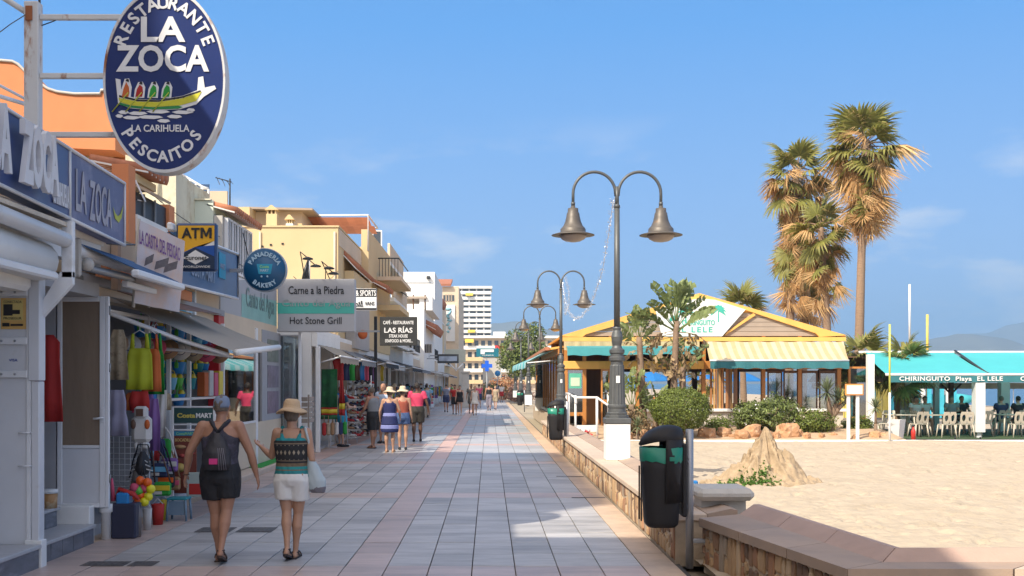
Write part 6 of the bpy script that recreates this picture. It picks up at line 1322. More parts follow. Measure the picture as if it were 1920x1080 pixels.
# round bakery sign
tc_ = thing('bakery_sign', P(498,507,19.5), 'round blue bakery sign with a shopping cart, projecting over the paving', 'sign')
cc = P(498,507,19.5); rr_ = 41/109.4
Md = Matrix.Translation(cc) @ Matrix.Rotation(pi/2, 4, 'X')
N('rim', lambda q: q.lathe([(rr_*.95,-.03),(rr_,-.02),(rr_,.08),(rr_*.95,.09),(rr_*.95,.03)], (0,0,0), 40, M=Md), mat('rim_grey', (.30,.36,.42), .4), tc_)
fc = N('disc', lambda q: q.lathe([(.01,.089),(rr_*.945,.089),(rr_*.945,.10),(.01,.10)], (0,0,0), 40, M=Md), mat('disc_blue', (.008,.085,.19), .4, var=.08), tc_)
YB_ = cc.y-.105
LP = mat('sign_pale', (.35,.50,.60), .5)
arc_letters('PANADERIA', .105, LP, tc_, (cc.x, 0, cc.z), .265, .265, 152, 28, YB_, .004, .003); arc_letters('BAKERY', .105, LP, tc_, (cc.x, 0, cc.z), .27, .27, 232, 308, YB_, .004, .003, flip=True)
N('cart_emblem', lambda q: q.prism([(cc.x-.13,cc.z+.10),(cc.x+.14,cc.z+.10),(cc.x+.11,cc.z-.07),(cc.x-.10,cc.z-.07)], YB_-.002, YB_), mat('cart_blue', (.02,.28,.42), .5), fc)
for s in (-1, 1): N('cart_wheel', lambda q: q.ball((cc.x+s*.05, YB_, cc.z-.115), .018, 8, 6), LP, fc)
fit('Costa', .16, .045, mat('print_green', (.25,.55,.20), .5), tc_, (cc.x, YB_-.004, cc.z+.055), bold=.03, depth=.002); fit('MART', .15, .045, LP, tc_, (cc.x, YB_-.004, cc.z-.01), bold=.03, depth=.002)
N('bracket', lambda q: q.box((-4.6, 19.5, cc.z-.03), (cc.x-rr_*.9, 19.55, cc.z+.03)), M_grey, tc_)
# ---------------- buildings above and beyond the shops ----------------
def win(par, face, x, y, z, w, h, m_frame=None, m_pane=None, name='window', mull=1, sill=True):
    """window set proud of a wall: face 'E' looks to +X, 'S' looks to the camera"""
    mf = m_frame or M_whitemetal; mp_ = m_pane or M_glassdark; e = .05
    def bx(q, u0, u1, z0, z1, d0, d1):
        if face == 'E': q.box((x+d0, y+u0, z0), (x+d1, y+u1, z1))
        else: q.box((x+u0, y-d1, z0), (x+u1, y-d0, z1))
    q = MB(); bx(q, -w/2, w/2, z-h/2, z-h/2+e, -.05, .04); bx(q, -w/2, w/2, z+h/2-e, z+h/2, -.05, .04); bx(q, -w/2, -w/2+e, z-h/2+e, z+h/2-e, -.05, .04); bx(q, w/2-e, w/2, z-h/2+e, z+h/2-e, -.05, .04)
    for k in range(1, mull+1):
        u = -w/2+w*k/(mull+1); bx(q, u-e*.4, u+e*.4, z-h/2+e, z+h/2-e, -.04, .035)
    f = q.build(name, mf, par)
    q = MB(); bx(q, -w/2+e, w/2-e, z-h/2+e, z+h/2-e, -.04, .012); q.build('pane', mp_, f)
    if sill: q = MB(); bx(q, -w/2-.06, w/2+.06, z-h/2-.07, z-h/2-.003, -.02, .10); q.build('sill', M_plaster, f)
    return f
M_shut = mat('roller_shutter', (.50,.48,.42), .6, var=.08, stretch=(1,1,8))
def tile_eave(par, xa, xb, ya, yb, z, drop, name='roof_tile', n=None, m=None):
    """a row of half round tiles laid down the slope towards +X"""
    n = n or max(2, int((yb-ya)/.22)); w = (yb-ya)/n
    q0 = MB(); q0.slab((xa, ya, z-.04), (xa, yb, z-.04), (xb, yb, z-drop-.04), (xb, ya, z-drop-.04), .03); q0.build('eave_board', M_plaster, par)
    for i in range(n):
        y = ya+w*(i+.5); q = MB(); q.tube([(xa, y, z), (xb+.03, y, z-drop)], [w*.34, w*.42], 6); q.build(name, m or M_tilered, par)
def bldg(name, loc, label): return thing(name, loc, label, 'building', 'buildings behind the shop fronts')
# orange stuccoed building
t = bldg('apartment_building', (-7.5, 18, 0), 'orange stuccoed building with a curved parapet behind the oval sign')
def B(name, fn, m, par=None, kind=None):
    q = MB(); fn(q); return q.build(name, m, par or t, kind=kind)
top = [(P(a, b, 26).x, P(a, b, 26).z) for a, b in ((-60,113),(0,115),(24,117),(34,122),(48,136),(62,149),(75,158),(90,168),(108,174),(140,178),(188,178),(190,171),(216,171))]
B('wall', lambda q: q.prism([(top[0][0], 7.25)] + top + [(top[-1][0], 7.1)], 26, 27.4, 'Y'), M_orange)
B('parapet_trim', lambda q: q.tube([(x, 25.98, z+.02) for x, z in top], .035, 6), M_conc)
B('lower_wall', lambda q: q.box((-12.5, 26.9, 3.0), (-8.62, 29, 7.09)), M_orange)
win(t, 'S', P(188,0,26.9).x, 26.9, P(0,312,26.9).z, .62, .85, M_cream, M_shut, mull=0)
B('front_wall', lambda q: q.box((-9.5, 13.5, 3.45), (-7.3, 21.0, 4.9)), M_orange)
B('pillar', lambda q: q.box((-6.75, 20.35, 3.4), (-6.45, 20.75, 5.70)), M_orange); B('pillar', lambda q: q.box((-6.70, 22.75, 3.4), (-6.40, 23.15, 5.35)), M_orange)
B('balcony_slab', lambda q: q.box((-7.2, 20.76, 4.55), (-6.42, 22.74, 4.86)), M_plaster); B('balcony_slab', lambda q: q.box((-7.2, 20.76, 3.5), (-6.5, 22.74, 3.7)), M_plaster)
rl = B('railing', lambda q: q.box((-6.50, 20.76, 4.87), (-6.46, 22.74, 5.28)), M_black)
for y in (21.2, 21.9): B('railing_post', lambda q: q.box((-6.45, y, 4.87), (-6.42, y+.04, 5.30)), M_grey, rl)
tile_eave(t, -7.4, -6.3, 21.0, 22.3, 5.95, .22); B('eave_box', lambda q: q.box((-7.3, 20.9, 5.50), (-6.5, 22.2, 5.64)), M_cream)
B('rolled_awning', lambda q: q.slab((-6.5, 20.9, 5.45), (-6.5, 22.2, 5.45), (-6.2, 22.2, 5.30), (-6.2, 20.9, 5.30), .05), M_creamcan); B('awning_arm', lambda q: q.tube([(-6.5, 20.9, 5.5), (-6.3, 20.85, 5.1), (-6.5, 20.9, 5.15)], .02, 5), M_whitemetal)
B('inner_wall', lambda q: q.box((-9, 21.0, 3.45), (-7.3, 23.1, 5.3)), M_beige)
B('white_rail', lambda q: [q.tube([Wp(-20,150,-6.2), Wp(46,185,-6.2)], .02, 5)], M_whitemetal); B('white_rail', lambda q: q.tube([Wp(-20,175,-6.2), Wp(46,195,-6.2)], .03, 5), M_whitemetal)
# cream stained building with a glass roof room, then the mint walled one
t = bldg('apartment_building', (-8, 25, 0), 'rough pale building with stained side wall and white framed glass room on its roof')
M_rough = mat('rough_stained_wall', (.66,.62,.46), .95, var=.15, vs=1.2, bump=.6, bs=12, col2=(.50,.40,.24), c2s=1.8, c2lo=.52, c2hi=.7)
B('wall', lambda q: q.prism([(P(245,0,25).x,3.4),(P(330,0,25).x,3.4),(P(330,322,25).x,P(0,322,25).z),(P(290,312,25).x,P(0,308,25).z),(P(235,300,25).x,P(0,290,25).z),(P(235,300,25).x,3.4)], 25, 28), M_rough)
B('drain_pipe', lambda q: q.tube([P(272,325,24.95), P(296,338,24.95), P(297,372,24.95)], .03, 6), M_rough); B('ledge', lambda q: q.box((-8, 24.7, 5.40), (-7.0, 24.99, 5.47)), M_whitemetal)
g0, g1 = P(330,375,28), P(392,375,28)
rm = B('glass_room', lambda q: [q.tube([P(a, 378, 28), P(a, b, 28)], .03, 5) for a, b in ((332,323),(343,331),(356,338),(367,345),(379,352),(391,355))], M_signwhite)
B('room_rail', lambda q: [q.tube([P(332,322,28), P(379,350,28), P(391,354,28)], .03, 5), q.tube([P(340,354,28), P(391,354,28)], .03, 5)], M_signwhite, rm)
B('room_pane', lambda q: q.box((g0.x+.02, 28.04, 6.3), (g1.x, 28.06, P(0,345,28).z)), glass('roof_glass', (.6,.65,.7), .3), rm); B('room_back', lambda q: q.box((g0.x+.3, 29.5, 6.0), (g1.x+.1, 29.6, P(0,352,29).z)), M_beige, rm)
t = bldg('apartment_building', (-7, 28, 0), 'pale mint walled building with an enclosed white balcony and red tiled eave')
M_mint = mat('mint_wall', (.60,.66,.56), .85, var=.06, vs=1)
B('wall', lambda q: q.box((-8.6, 26.6, 3.4), (-6.45, 29.7, P(0,376,26.6).z)), M_mint); B('parapet_cap', lambda q: q.box((-8.65, 26.55, P(0,375.5,26.6).z), (-6.5, 29.7, P(0,373,26.6).z)), M_rough)
ze = P(0, 392, 27).z
for i in range(5):
    y0 = 26.75+.56*i; f = win(t, 'E', -6.18, y0+.27, 5.05, .52, 1.25, M_whitemetal, M_glassdark, mull=1, sill=False)
B('balcony_wall', lambda q: q.box((-6.44, 26.62, 3.9), (-6.19, 29.6, 4.41)), M_plaster); B('balcony_box', lambda q: q.box((-6.44, 26.62, 4.412), (-6.24, 29.6, 5.70)), M_conc)
tile_eave(t, -6.6, -5.95, 26.6, 29.7, ze+.10, .18)
B('cable_rail', lambda q: q.tube([(-6.1, 28.2, 5.5), (-6.05, 29.4, 4.3)], .012, 5), M_black); B('antenna_mast', lambda q: q.tube([P(431,392,28), P(431,335,28)], .02, 5), M_darkmetal)
B('red_chimney', lambda q: q.box((-6.75, 28.7, 6.0), (-6.35, 29.3, 6.22)), M_tilered)
for k in range(6): B('antenna_bar', lambda q: q.tube([P(406+k*5, 332+k*1.6, 27.8+.2*(k % 2)), P(412+k*5, 346+k*1.5-9*(k % 2), 28.3)], .008, 4), M_darkmetal)
B('antenna_boom', lambda q: q.tube([P(404,333,28), P(434,341,28)], .012, 4), M_darkmetal)
t = thing('planter_balcony', (-6.6, 24.5, 4), 'cluttered dark balcony with pots between the orange pillar and the mint wall', 'balcony')
B('balcony_wall', lambda q: q.box((-7.5, 23.2, 4.3), (-6.55, 26.3, 4.75)), M_darkwood); B('balcony_back', lambda q: q.box((-8.5, 24.5, 3.4), (-6.9, 24.9, 5.2)), M_int)
for i in range(5): B('flower_pot', lambda q: q.lathe([(.10,4.751),(.14,4.98),(.1,4.98)], (-6.75, 23.6+.5*i, 0), 8), [M_conc, M_tilered, M_signwhite][i % 3])
# big cream yellow building
t = bldg('apartment_building', (-6, 40, 0), 'large cream yellow building with roof chimneys, tiled eaves and a red shade pergola')
zW = P(0, 426, 34.8).z
xL, xR = P(452,0,34.8).x, P(634,0,34.8).x
B('wall', lambda q: q.box((xL, 34.8, 2.9), (xR, 46, zW)), M_cream); B('parapet_cap', lambda q: q.box((xL-.02, 34.76, zW+.001), (xR+.03, 46, zW+.05)), M_cream)
for (px, py) in ((492,462),(508,459),(530,457)): B('wall_vent', lambda q: q.box((P(px-2,0,34.8).x, 34.775, P(0,py+1.5,34.8).z), (P(px+2,0,34.8).x, 34.799, P(0,py-1.5,34.8).z)), M_dark)
def PP(px, py, Y): v = P(px, py, Y); return v.x, v.z
# penthouse
x0,z1 = PP(437,388,39); x1,_ = PP(468,0,39); B('penthouse_wall', lambda q: q.box((x0, 39, zW-.3), (x1, 44, z1)), M_cream)
x0,_ = PP(469,0,40); x1,z1 = PP(566,397,40); B('penthouse_wall', lambda q: q.box((x0, 40, zW-.3), (x1, 45, z1)), M_beige); B('roof_slab', lambda q: q.slab((x0-.1, 39.5, z1+.03), (x1+.45, 39.5, z1-.02), (x1+.45, 45, z1-.02), (x0-.1, 45, z1+.03), .07), M_board)
for (a, b, c, d, Y) in ((499,519,384,426,38.6),(536,549,402,426,38.0),(557,566,402,426,38.2)):
    xa, zt_ = PP(a, c+8, Y); xb, _ = PP(b, 0, Y); ch = B('chimney', lambda q: q.box((xa, Y, zW-.2), (xb, Y+.4, zt_-.16)), M_cream if a != 536 else M_plaster)
    if a < 557:
        xc = (xa+xb)/2; B('chimney_cap', lambda q: q.prism([(xa-.05, zt_-.03), (xb+.05, zt_-.03), (xc+.03, zt_+.13), (xc-.03, zt_+.13)], Y-.05, Y+.45), M_cream, ch)
        for xx in (xa+.03, xb-.07, xc-.02): B('chimney_post', lambda q: q.box((xx, Y+.02, zt_-.16), (xx+.04, Y+.38, zt_-.03)), M_cream, ch)
xa, za = PP(577, 404, 41); xb, zb_ = PP(690, 403, 41)
B('pergola_frame', lambda q: [q.tube([(xa, 41, za), (xb, 41, zb_), (xb, 41, zW)], .035, 6), q.tube([(xa, 44.5, za), (xb, 44.5, zb_)], .035, 6), q.tube([(xb, 41, zb_), (xb, 44.5, zb_)], .035, 6)], M_signwhite)
for i in range(8): 
    u0, u1 = xa+(xb-xa)*i/8, xa+(xb-xa)*(i+1)/8; B('shade_cloth', lambda q: q.add([(u0,41.1,za-.05),(u1,41.1,za-.05),(u1,42.2,za-.20),(u0,42.2,za-.20),(u1,43.3,za-.08),(u0,43.3,za-.08),(u1,44.4,za-.22),(u0,44.4,za-.22)], [(0,1,2,3),(3,2,4,5),(5,4,6,7)]), mat('red_shade', (.55,.22,.12), .8, var=.1, trans=.3, objvar=.1))
# stepped front with tiled eave and balcony
xb2 = PP(691, 0, 41)[0]; B('upper_block', lambda q: q.box((xR+.01, 41, 3.0), (xb2, 50, PP(0,430,41)[1])), M_cream)
B('lower_block', lambda q: q.box((xR+.011, 36.2, 4.75), (PP(664,0,36.2)[0], 40.99, 5.35)), M_cream)
tile_eave(t, xR-.05, PP(668,0,36)[0], 36.1, 41.2, 5.95, .5); B('front_parapet', lambda q: q.box((xR-.18, 34.9, 6.0), (xR+.02, 41, zW-.02)), M_beige)
B('air_conditioner', lambda q: q.cbox((xR+.02, 35.2, 4.35), (xR+.5, 35.9, 4.75), .02), M_signwhite); win(t, 'E', xR+.0, 37.5, 4.0, 1.2, 1.5, M_whitemetal)
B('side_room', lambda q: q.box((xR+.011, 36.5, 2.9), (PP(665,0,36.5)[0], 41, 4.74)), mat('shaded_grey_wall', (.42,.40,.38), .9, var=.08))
B('balcony', lambda q: q.box((xb2+.01, 44, 4.6), (xb2+.9, 49, 4.8)), M_cream)
r_ = B('balcony_rail', lambda q: [q.tube([(xb2+.05, 44, 6.6), (xb2+.85, 44, 6.6), (xb2+.85, 49, 6.6)], .025, 5)], M_darkmetal)
for i in range(7): B('baluster', lambda q: q.tube([(xb2+.1+.12*i, 44, 5.9), (xb2+.1+.12*i, 44, 6.6)], .012, 4), M_darkmetal, r_)
B('upper_balcony', lambda q: q.box((xb2+.01, 44, 5.75), (xb2+.95, 49.5, 5.9)), M_beige); tile_eave(t, xb2-.02, xb2+.55, 42, 44.6, 5.6, .3)
# next cream block with rounded balconies
t = bldg('apartment_building', (-5, 55, 0), 'narrow cream block with stacked balconies and a grey white front, past the yellow one')
xa = PP(690,0,51)[0]; B('wall', lambda q: q.box((xa-3, 50.5, 2.5), (PP(728,0,56)[0]-.6, 60, PP(0,470,52)[1])), M_cream)
for k, (z, d) in enumerate(((3.4,.9),(5.4,.7),(7.0,.4))):
    B('balcony_slab', lambda q: q.box((-5.2, 50.2, z), (-4.6+d*.6, 58, z+.16)), M_plaster); B('balcony_wall', lambda q: q.cbox((-4.72+d*.6, 50.2, z+.161), (-4.6+d*.6, 58, z+.95), .02), M_beige if k else M_conc)
    win(t, 'S', -5.15, 50.5, z+1.0, .8, 1.1)
B('terrace_awning', lambda q: q.slab((-4.6, 50.4, 6.4), (-3.9, 50.9, 5.9), (-3.9, 55, 5.9), (-4.6, 55, 6.4), .04), M_grey)
# white blocks
t = bldg('white_building', (-6, 96, 0), 'tall plain white block with a small wall lamp on its blank side')
zt_ = PP(0,510,96)[1]; xa, xb = PP(733,0,96)[0], PP(815,0,96)[0]
B('wall', lambda q: q.box((xa, 96, 0), (xb, 112, zt_)), M_plaster); B('groove', lambda q: q.box((PP(762,0,96)[0], 95.97, PP(0,531,96)[1]), (PP(808,0,96)[0], 95.99, PP(0,529.5,96)[1])), M_grey); B('wall_lamp', lambda q: q.cbox((PP(800,0,96)[0], 95.6, PP(0,524,96)[1]), (PP(807,0,96)[0], 95.99, PP(0,518,96)[1]), .05), M_darkmetal)
B('air_conditioner', lambda q: q.cbox((PP(740,0,85)[0], 85, PP(0,537,85)[1]), (PP(750,0,85)[0], 85.6, PP(0,526,85)[1]), .03), M_signwhite)
t = bldg('white_building', (-6, 76, 0), 'lower white house with a reed covered roof terrace in front of the white block')
zt_ = PP(0,580,72)[1]; B('wall', lambda q: q.box((PP(735,0,72)[0], 72, 0), (PP(795,0,72)[0], 86, zt_)), M_plaster)
B('terrace_frame', lambda q: [q.tube([(PP(a,0,73)[0], 73, zt_), (PP(a,0,73)[0], 73, zt_+1.0)], .05, 5) for a in (745,775,797)], M_darkwood); B('reed_roof', lambda q: q.box((PP(740,0,73)[0], 72.8, PP(0,560,73)[1]), (PP(800,0,73)[0], 78, PP(0,556,73)[1])), M_board)
B('terrace_wall', lambda q: q.box((PP(788,0,74)[0], 73, zt_+.01), (PP(812,0,74)[0], 84, zt_+.9)), M_plaster); tile_eave(t, PP(790,0,74)[0], PP(822,0,78)[0], 74, 84, PP(0,605,76)[1], .5, n=14)
win(t, 'E', PP(800,0,78)[0], 78, 4.3, 2.5, 1.5, M_conc, mat('teal_blind', (.05,.28,.25), .7)); B('balcony_grille', lambda q: [q.box((PP(790,0,73)[0], 72.9, PP(0,662,73)[1]), (PP(810,0,73)[0], 73, PP(0,645,73)[1]))], M_conc)
for i in range(6): B('grille_bar', lambda q: q.box((PP(791+i*3.2,0,73)[0], 72.85, PP(0,661,73)[1]), (PP(792.5+i*3.2,0,73)[0], 72.89, PP(0,646,73)[1])), M_dark)
t = bldg('hotel_tower', (-6, 187, 0), 'beige hotel end wall with a tall white mural panel and a tiled roof edge')
Yt = 150; zt_ = PP(0,537,Yt)[1]; B('wall', lambda q: q.box((PP(812,0,Yt)[0], Yt, 0), (PP(860,0,Yt)[0], Yt+30, zt_)), M_beige)
B('mural_panel', lambda q: q.box((PP(829,0,Yt)[0], Yt-.2, PP(0,640,Yt)[1]), (PP(853,0,Yt)[0], Yt-.01, PP(0,572,Yt)[1])), M_plaster)
M_mural = mat('mural_blue', (.25,.50,.58), .7)
for i in range(7): B('mural_mark', lambda q: q.lathe([(.01,-.01),(1,0),(.01,.01)], (0,0,0), 8, M=Matrix.Translation((PP(841+(i % 2)*3-1,0,Yt)[0], Yt-.25, PP(0,580+i*7,Yt)[1])) @ Matrix.Rotation(pi/2,4,'X') @ Matrix.Rotation(i,4,'Z') @ Matrix.Diagonal((.5-.05*i,.18,1,1))), M_mural)
for i in range(4): win(t, 'S', PP(834+i*5,0,Yt)[0], Yt, PP(0,559,Yt)[1], .5, .9, M_beige, M_glassdark, mull=0, sill=False)
B('tiled_roof', lambda q: q.slab((PP(810,0,Yt)[0], Yt-.6, zt_), (PP(846,0,Yt)[0], Yt-.6, zt_), (PP(846,0,Yt)[0], Yt+6, zt_+1.2), (PP(810,0,Yt)[0], Yt+6, zt_+1.2), .3), M_tilered)
B('front_wing', lambda q: q.box((PP(815,0,140)[0], 125, 0), (PP(828,0,130)[0]-.2, 149, PP(0,566,140)[1])), M_beige); tile_eave(t, PP(812,0,130)[0], PP(832,0,130)[0], 125, 135, PP(0,562,130)[1], .6, n=10)
B('balcony', lambda q: q.box((PP(820,0,125)[0], 124, 5.0), (PP(830,0,125)[0], 134, 6.0)), M_conc)
# high rise with balconies
t = bldg('high_rise', (-5, 330, 0), 'distant high rise with ten storeys of white balconies and yellow awnings')
Yh = 330; x0, x1 = PP(852,0,Yh)[0], PP(921,0,Yh)[0]; zt_ = PP(0,541,Yh)[1]; nf = 11; zb0 = PP(0,655,Yh)[1]
B('core', lambda q: q.box((x0, Yh+1.5, 0), (x1-.2, Yh+14, zt_)), mat('far_grey_wall', (.34,.32,.30), .9)); B('roof_slab', lambda q: q.box((x0-.2, Yh-.3, zt_+.01), (x1+.3, Yh+14, zt_+.7)), M_plaster)
for i in range(nf):
    z = zb0+(zt_-zb0)*i/nf; B('balcony_front', lambda q: q.box((x0-.1 if i % 5 else x0+1, Yh, z), (x1, Yh+.2, z+.85)), M_plaster); B('balcony_slab', lambda q: q.box((x0, Yh+.21, z-.1), (x1, Yh+1.5, z+.1)), M_plaster)
    for j in range(5):
        xx = x0+(x1-x0)*(j+.5)/5; B('window', lambda q: q.box((xx-.75, Yh+1.42, z+.5), (xx+.75, Yh+1.49, z+2.3)), M_glassdark)
        if j: B('divider', lambda q: q.box((x0+(x1-x0)*j/5-.12, Yh+.25, z+.11), (x0+(x1-x0)*j/5+.12, Yh+1.5, z+2.4)), M_plaster)
MYA = mat('yellow_awning', (.62,.45,.06), .8)
for (a, b) in ((880,553),(884,622)): B('awning', lambda q: q.slab((PP(a-7,0,Yh)[0], Yh-.8, PP(0,b+2,Yh)[1]), (PP(a+7,0,Yh)[0], Yh-.8, PP(0,b+2,Yh)[1]), (PP(a+7,0,Yh)[0], Yh-.1, PP(0,b-3,Yh)[1]), (PP(a-7,0,Yh)[0], Yh-.1, PP(0,b-3,Yh)[1]), .1), MYA)
t = bldg('apartment_row', (5, 300, 0), 'long low cream apartment block closing the view at the end of the promenade')
Yr = 290; x0, x1 = PP(862,0,Yr)[0], PP(1062,0,Yr)[0]; z1 = PP(0,634,Yr)[1]
B('wall', lambda q: q.box((x0, Yr+1, 0), (x1, Yr+20, z1)), M_beige); B('roof_line', lambda q: q.box((x0, Yr-.3, z1+.01), (x1+.3, Yr+20, z1+.6)), M_plaster); B('roof_hut', lambda q: q.box((PP(925,0,Yr)[0], Yr+4, z1+.6), (PP(948,0,Yr)[0], Yr+12, z1+1.8)), M_plaster)
for i in range(4):
    z = z1-2.9*(i+1); B('balcony_front', lambda q: q.box((x0, Yr, z), (x1, Yr+.2, z+.95)), M_cream if i % 2 else M_plaster)
    for j in range(16):
        xx = x0+(x1-x0)*(j+.5)/16; B('window', lambda q: q.box((xx-.5, Yr+.92, z+.3), (xx+.5, Yr+.99, z+2.3)), M_glassdark)
for (a, b, m) in ((936,652,C_red),(970,655,MYA),(880,640,MYA)): B('awning', lambda q: q.slab((PP(a-8,0,Yr)[0], Yr-1, PP(0,b+3,Yr)[1]), (PP(a+8,0,Yr)[0], Yr-1, PP(0,b+3,Yr)[1]), (PP(a+8,0,Yr)[0], Yr-.01, PP(0,b-4,Yr)[1]), (PP(a-8,0,Yr)[0], Yr-.01, PP(0,b-4,Yr)[1]), .1), m)
t = bldg('grey_house', (-1, 140, 0), 'plain grey gable wall behind the blue cross sign')
B('wall', lambda q: q.box((PP(905,0,140)[0], 140, 0), (PP(940,0,140)[0], 150, PP(0,668,140)[1])), M_conc); B('roof', lambda q: q.box((PP(904,0,140)[0], 139.8, PP(0,668,140)[1]+.01), (PP(942,0,140)[0], 150, PP(0,664,140)[1])), M_plaster)
# unseen blocks added left of and behind the camera to shade the promenade
t = bldg('shade_block', (-8, -6, 0), 'tall unseen block added beside the viewer to shade the near paving')
B('wall', lambda q: q.box((-14, -40, 0), (-5.0, 2.7, 12.7)), M_cream)
t = bldg('shade_block', (-8, 6, 0), 'unseen block added above the blue lettered fascia to shade the promenade'); B('wall', lambda q: q.box((-9, 3.25, 3.45), (-5.0, 9.8, 7.7)), M_beige)
t = bldg('shade_block', (-19, 3, 0), 'tall unseen block added beyond the left edge to shade the farther paving'); B('wall', lambda q: q.box((-24, -2.9, 0), (-14.7, 9.3, 24)), M_beige)

# ---------------- grill restaurant with the big grey sign ----------------
t = thing('grill_restaurant', (-4.7, 24, 0), 'glazed shop front with red column and white doors below the big grey and green sign', 'shop')
Xf = -4.75
B('wall', lambda q: q.box((-7.5, 20.05, 0), (-4.78, 29, .55)), M_beige); B('kick_panel', lambda q: q.box((-4.779, 20.5, .12), (-4.74, 26.0, .98)), M_beige); B('kerb', lambda q: q.cbox((-4.80, 20.2, -.04), (-4.42, 28.6, .10), .015), M_coplight)
B('grass_mat', lambda q: q.box((-4.74, 22.5, .101), (-4.50, 28.0, .115)), C_green)
B('red_column', lambda q: q.cbox((-4.85, 19.62, .0), (-4.66, 20.02, 2.95), .01), mat('red_paint_wall', (.42,.012,.02), .45, var=.06)); B('pink_edge', lambda q: q.box((-4.84, 20.025, 0), (-4.70, 20.12, 2.95)), mat('faded_pink', (.55,.32,.28), .7))
vt = B('shop_window', lambda q: [q.box((-4.78, 20.14, .98), (-4.73, 20.20, 2.62)), q.box((-4.78, 23.1, .12), (-4.73, 23.3, 2.9)), q.box((-4.78, 20.2, 2.55), (-4.73, 23.1, 2.62)), q.box((-4.78, 20.2, .98), (-4.73, 23.1, 1.02))], M_whitemetal)
B('pane', lambda q: q.box((-4.765, 20.2, 1.02), (-4.755, 23.1, 2.55)), glass('shop_glass', (.9,.9,.88), .8, .02), vt)
for i in range(3): B('shelf', lambda q: q.box((-5.6, 20.2, 1.25+.42*i), (-4.95, 23.1, 1.28+.42*i)), M_beige, vt)
B('display_back', lambda q: q.box((-5.75, 20.1, .55), (-5.65, 23.2, 2.9)), mat('display_beige', (.62,.52,.42), .8, var=.3, vs=2), vt)
B('header_panel', lambda q: q.box((-4.80, 20.15, 2.63), (-4.76, 25.5, 3.05)), M_beige); B('dark_gap', lambda q: q.box((-4.9, 23.35, .12), (-4.86, 23.75, 2.9)), M_dark)
pf = B('poster_panel', lambda q: q.box((-4.79, 23.8, .98), (-4.745, 25.9, 2.9)), M_int)
for i in range(3): B('photo_poster', lambda q: q.box((-4.744, 24.35, 1.12+.56*i), (-4.735, 25.6, 1.60+.56*i)), mat('photo_%d' % i, ((.16,.12,.17),(.15,.13,.18),(.12,.15,.13))[i], .5, var=.5, vs=6), pf)
for (ya, yb) in ((25.95, 27.4), (27.5, 28.5)):
    dd = B('sliding_door', lambda q: [q.box((-4.76, ya, .12), (-4.70, ya+.12, 2.85)), q.box((-4.76, yb-.12, .12), (-4.70, yb, 2.85)), q.box((-4.76, ya+.121, .12), (-4.70, yb-.121, .5)), q.box((-4.76, ya+.121, 2.72), (-4.70, yb-.121, 2.85))], M_whitemetal)
    B('pane', lambda q: q.box((-4.735, ya+.121, .5), (-4.725, yb-.121, 2.72)), M_glass, dd)
B('door_return', lambda q: q.box((-4.76, 25.90, .12), (-4.32, 25.94, 2.85)), M_glass) ; B('return_post', lambda q: q.cbox((-4.34, 25.88, 0), (-4.28, 25.95, 2.95), .005), M_whitemetal)
B('inner_wall', lambda q: q.box((-7.5, 28.8, 0), (-4.8, 28.9, 3)), M_int); B('inner_floor', lambda q: q.box((-7.5, 23.3, 0), (-4.8, 28.8, .1)), M_step); B('roof', lambda q: q.box((-7.6, 20.1, 3.06), (-5.6, 29, 3.2)), M_plaster); B('back_wall', lambda q: q.box((-7.5, 20.1, 0), (-7.4, 29, 3)), M_int)
M_sgrey = mat('sign_grey', (.40,.40,.41), .5, var=.05, vs=1); M_sgreen = mat('sign_green', (.07,.42,.34), .5, var=.05); M_sgreen2 = mat('sign_pale_green', (.25,.46,.41), .5, var=.12, vs=2)
sx0, sx1 = PP(520,0,25.6)[0], PP(665,0,25.6)[0]; sz0, sz1 = PP(0,622,25.6)[1], PP(0,523,25.6)[1]
t = thing('grill_sign', ((sx0+sx1)/2, 25.6, sz0), 'large grey sign with a green band and black lettering facing down the promenade', 'sign')
bd = B('sign_board', lambda q: q.cbox((sx0, 25.6, sz0), (sx1, 25.9, sz1), .01), M_sgrey)
B('green_band', lambda q: q.box((sx0+.002, 25.592, PP(0,588,25.6)[1]), (sx1-.01, 25.598, PP(0,568,25.6)[1])), M_sgreen, bd)
k2 = 25.6/FOC
fit('Carne a la Piedra', 104*k2, 15*k2, M_black, t, P(593,544,25.59), bold=.008, depth=.004); fit('Canto del Agua', 128*k2, 17*k2, mat('sign_faint', (.30,.36,.35), .5), t, P(593,570,25.585), bold=.004, depth=.004); fit('Hot Stone Grill', 97*k2, 13*k2, M_black, t, P(592,601,25.59), bold=.008, depth=.004)
sd = B('side_board', lambda q: q.add([(-4.77,20.2,3.06),(-4.77,25.58,2.95),(-4.77,25.58,sz1),(-4.77,20.2,3.60),(-4.95,20.2,3.06),(-4.95,25.58,2.95),(-4.95,25.58,sz1),(-4.95,20.2,3.60)], [(0,1,2,3),(7,6,5,4),(0,4,5,1),(1,5,6,2),(2,6,7,3),(3,7,4,0)]), M_sgrey)
B('green_area', lambda q: q.add([(-4.765,21.9,3.04),(-4.765,25.55,2.97),(-4.765,25.55,3.62),(-4.765,21.9,3.50)], [(0,1,2,3)]), M_sgreen2, sd)
fit('Canto del Agua', 2.9, .50, mat('sign_print_grey', (.16,.24,.23), .5), sd, (-4.76, 23.75, 3.42), RX, .004, .004)
for i, (px, py, ex, ey) in enumerate(((602,525,563,472),(600,525,578,486),(650,527,603,490),(640,527,611,500))):
    f = B('spot_arm', lambda q: q.tube([P(px-30,py,25.7), P(ex,ey,25.3), P(ex+12,ey+10,25.0)], .012, 5), M_black); B('spot_head', lambda q: q.lathe([(.02,.03),(.11,0),(.12,-.03),(.02,-.02)], P(ex+14,ey+12,25.0), 10), M_darkmetal, f)
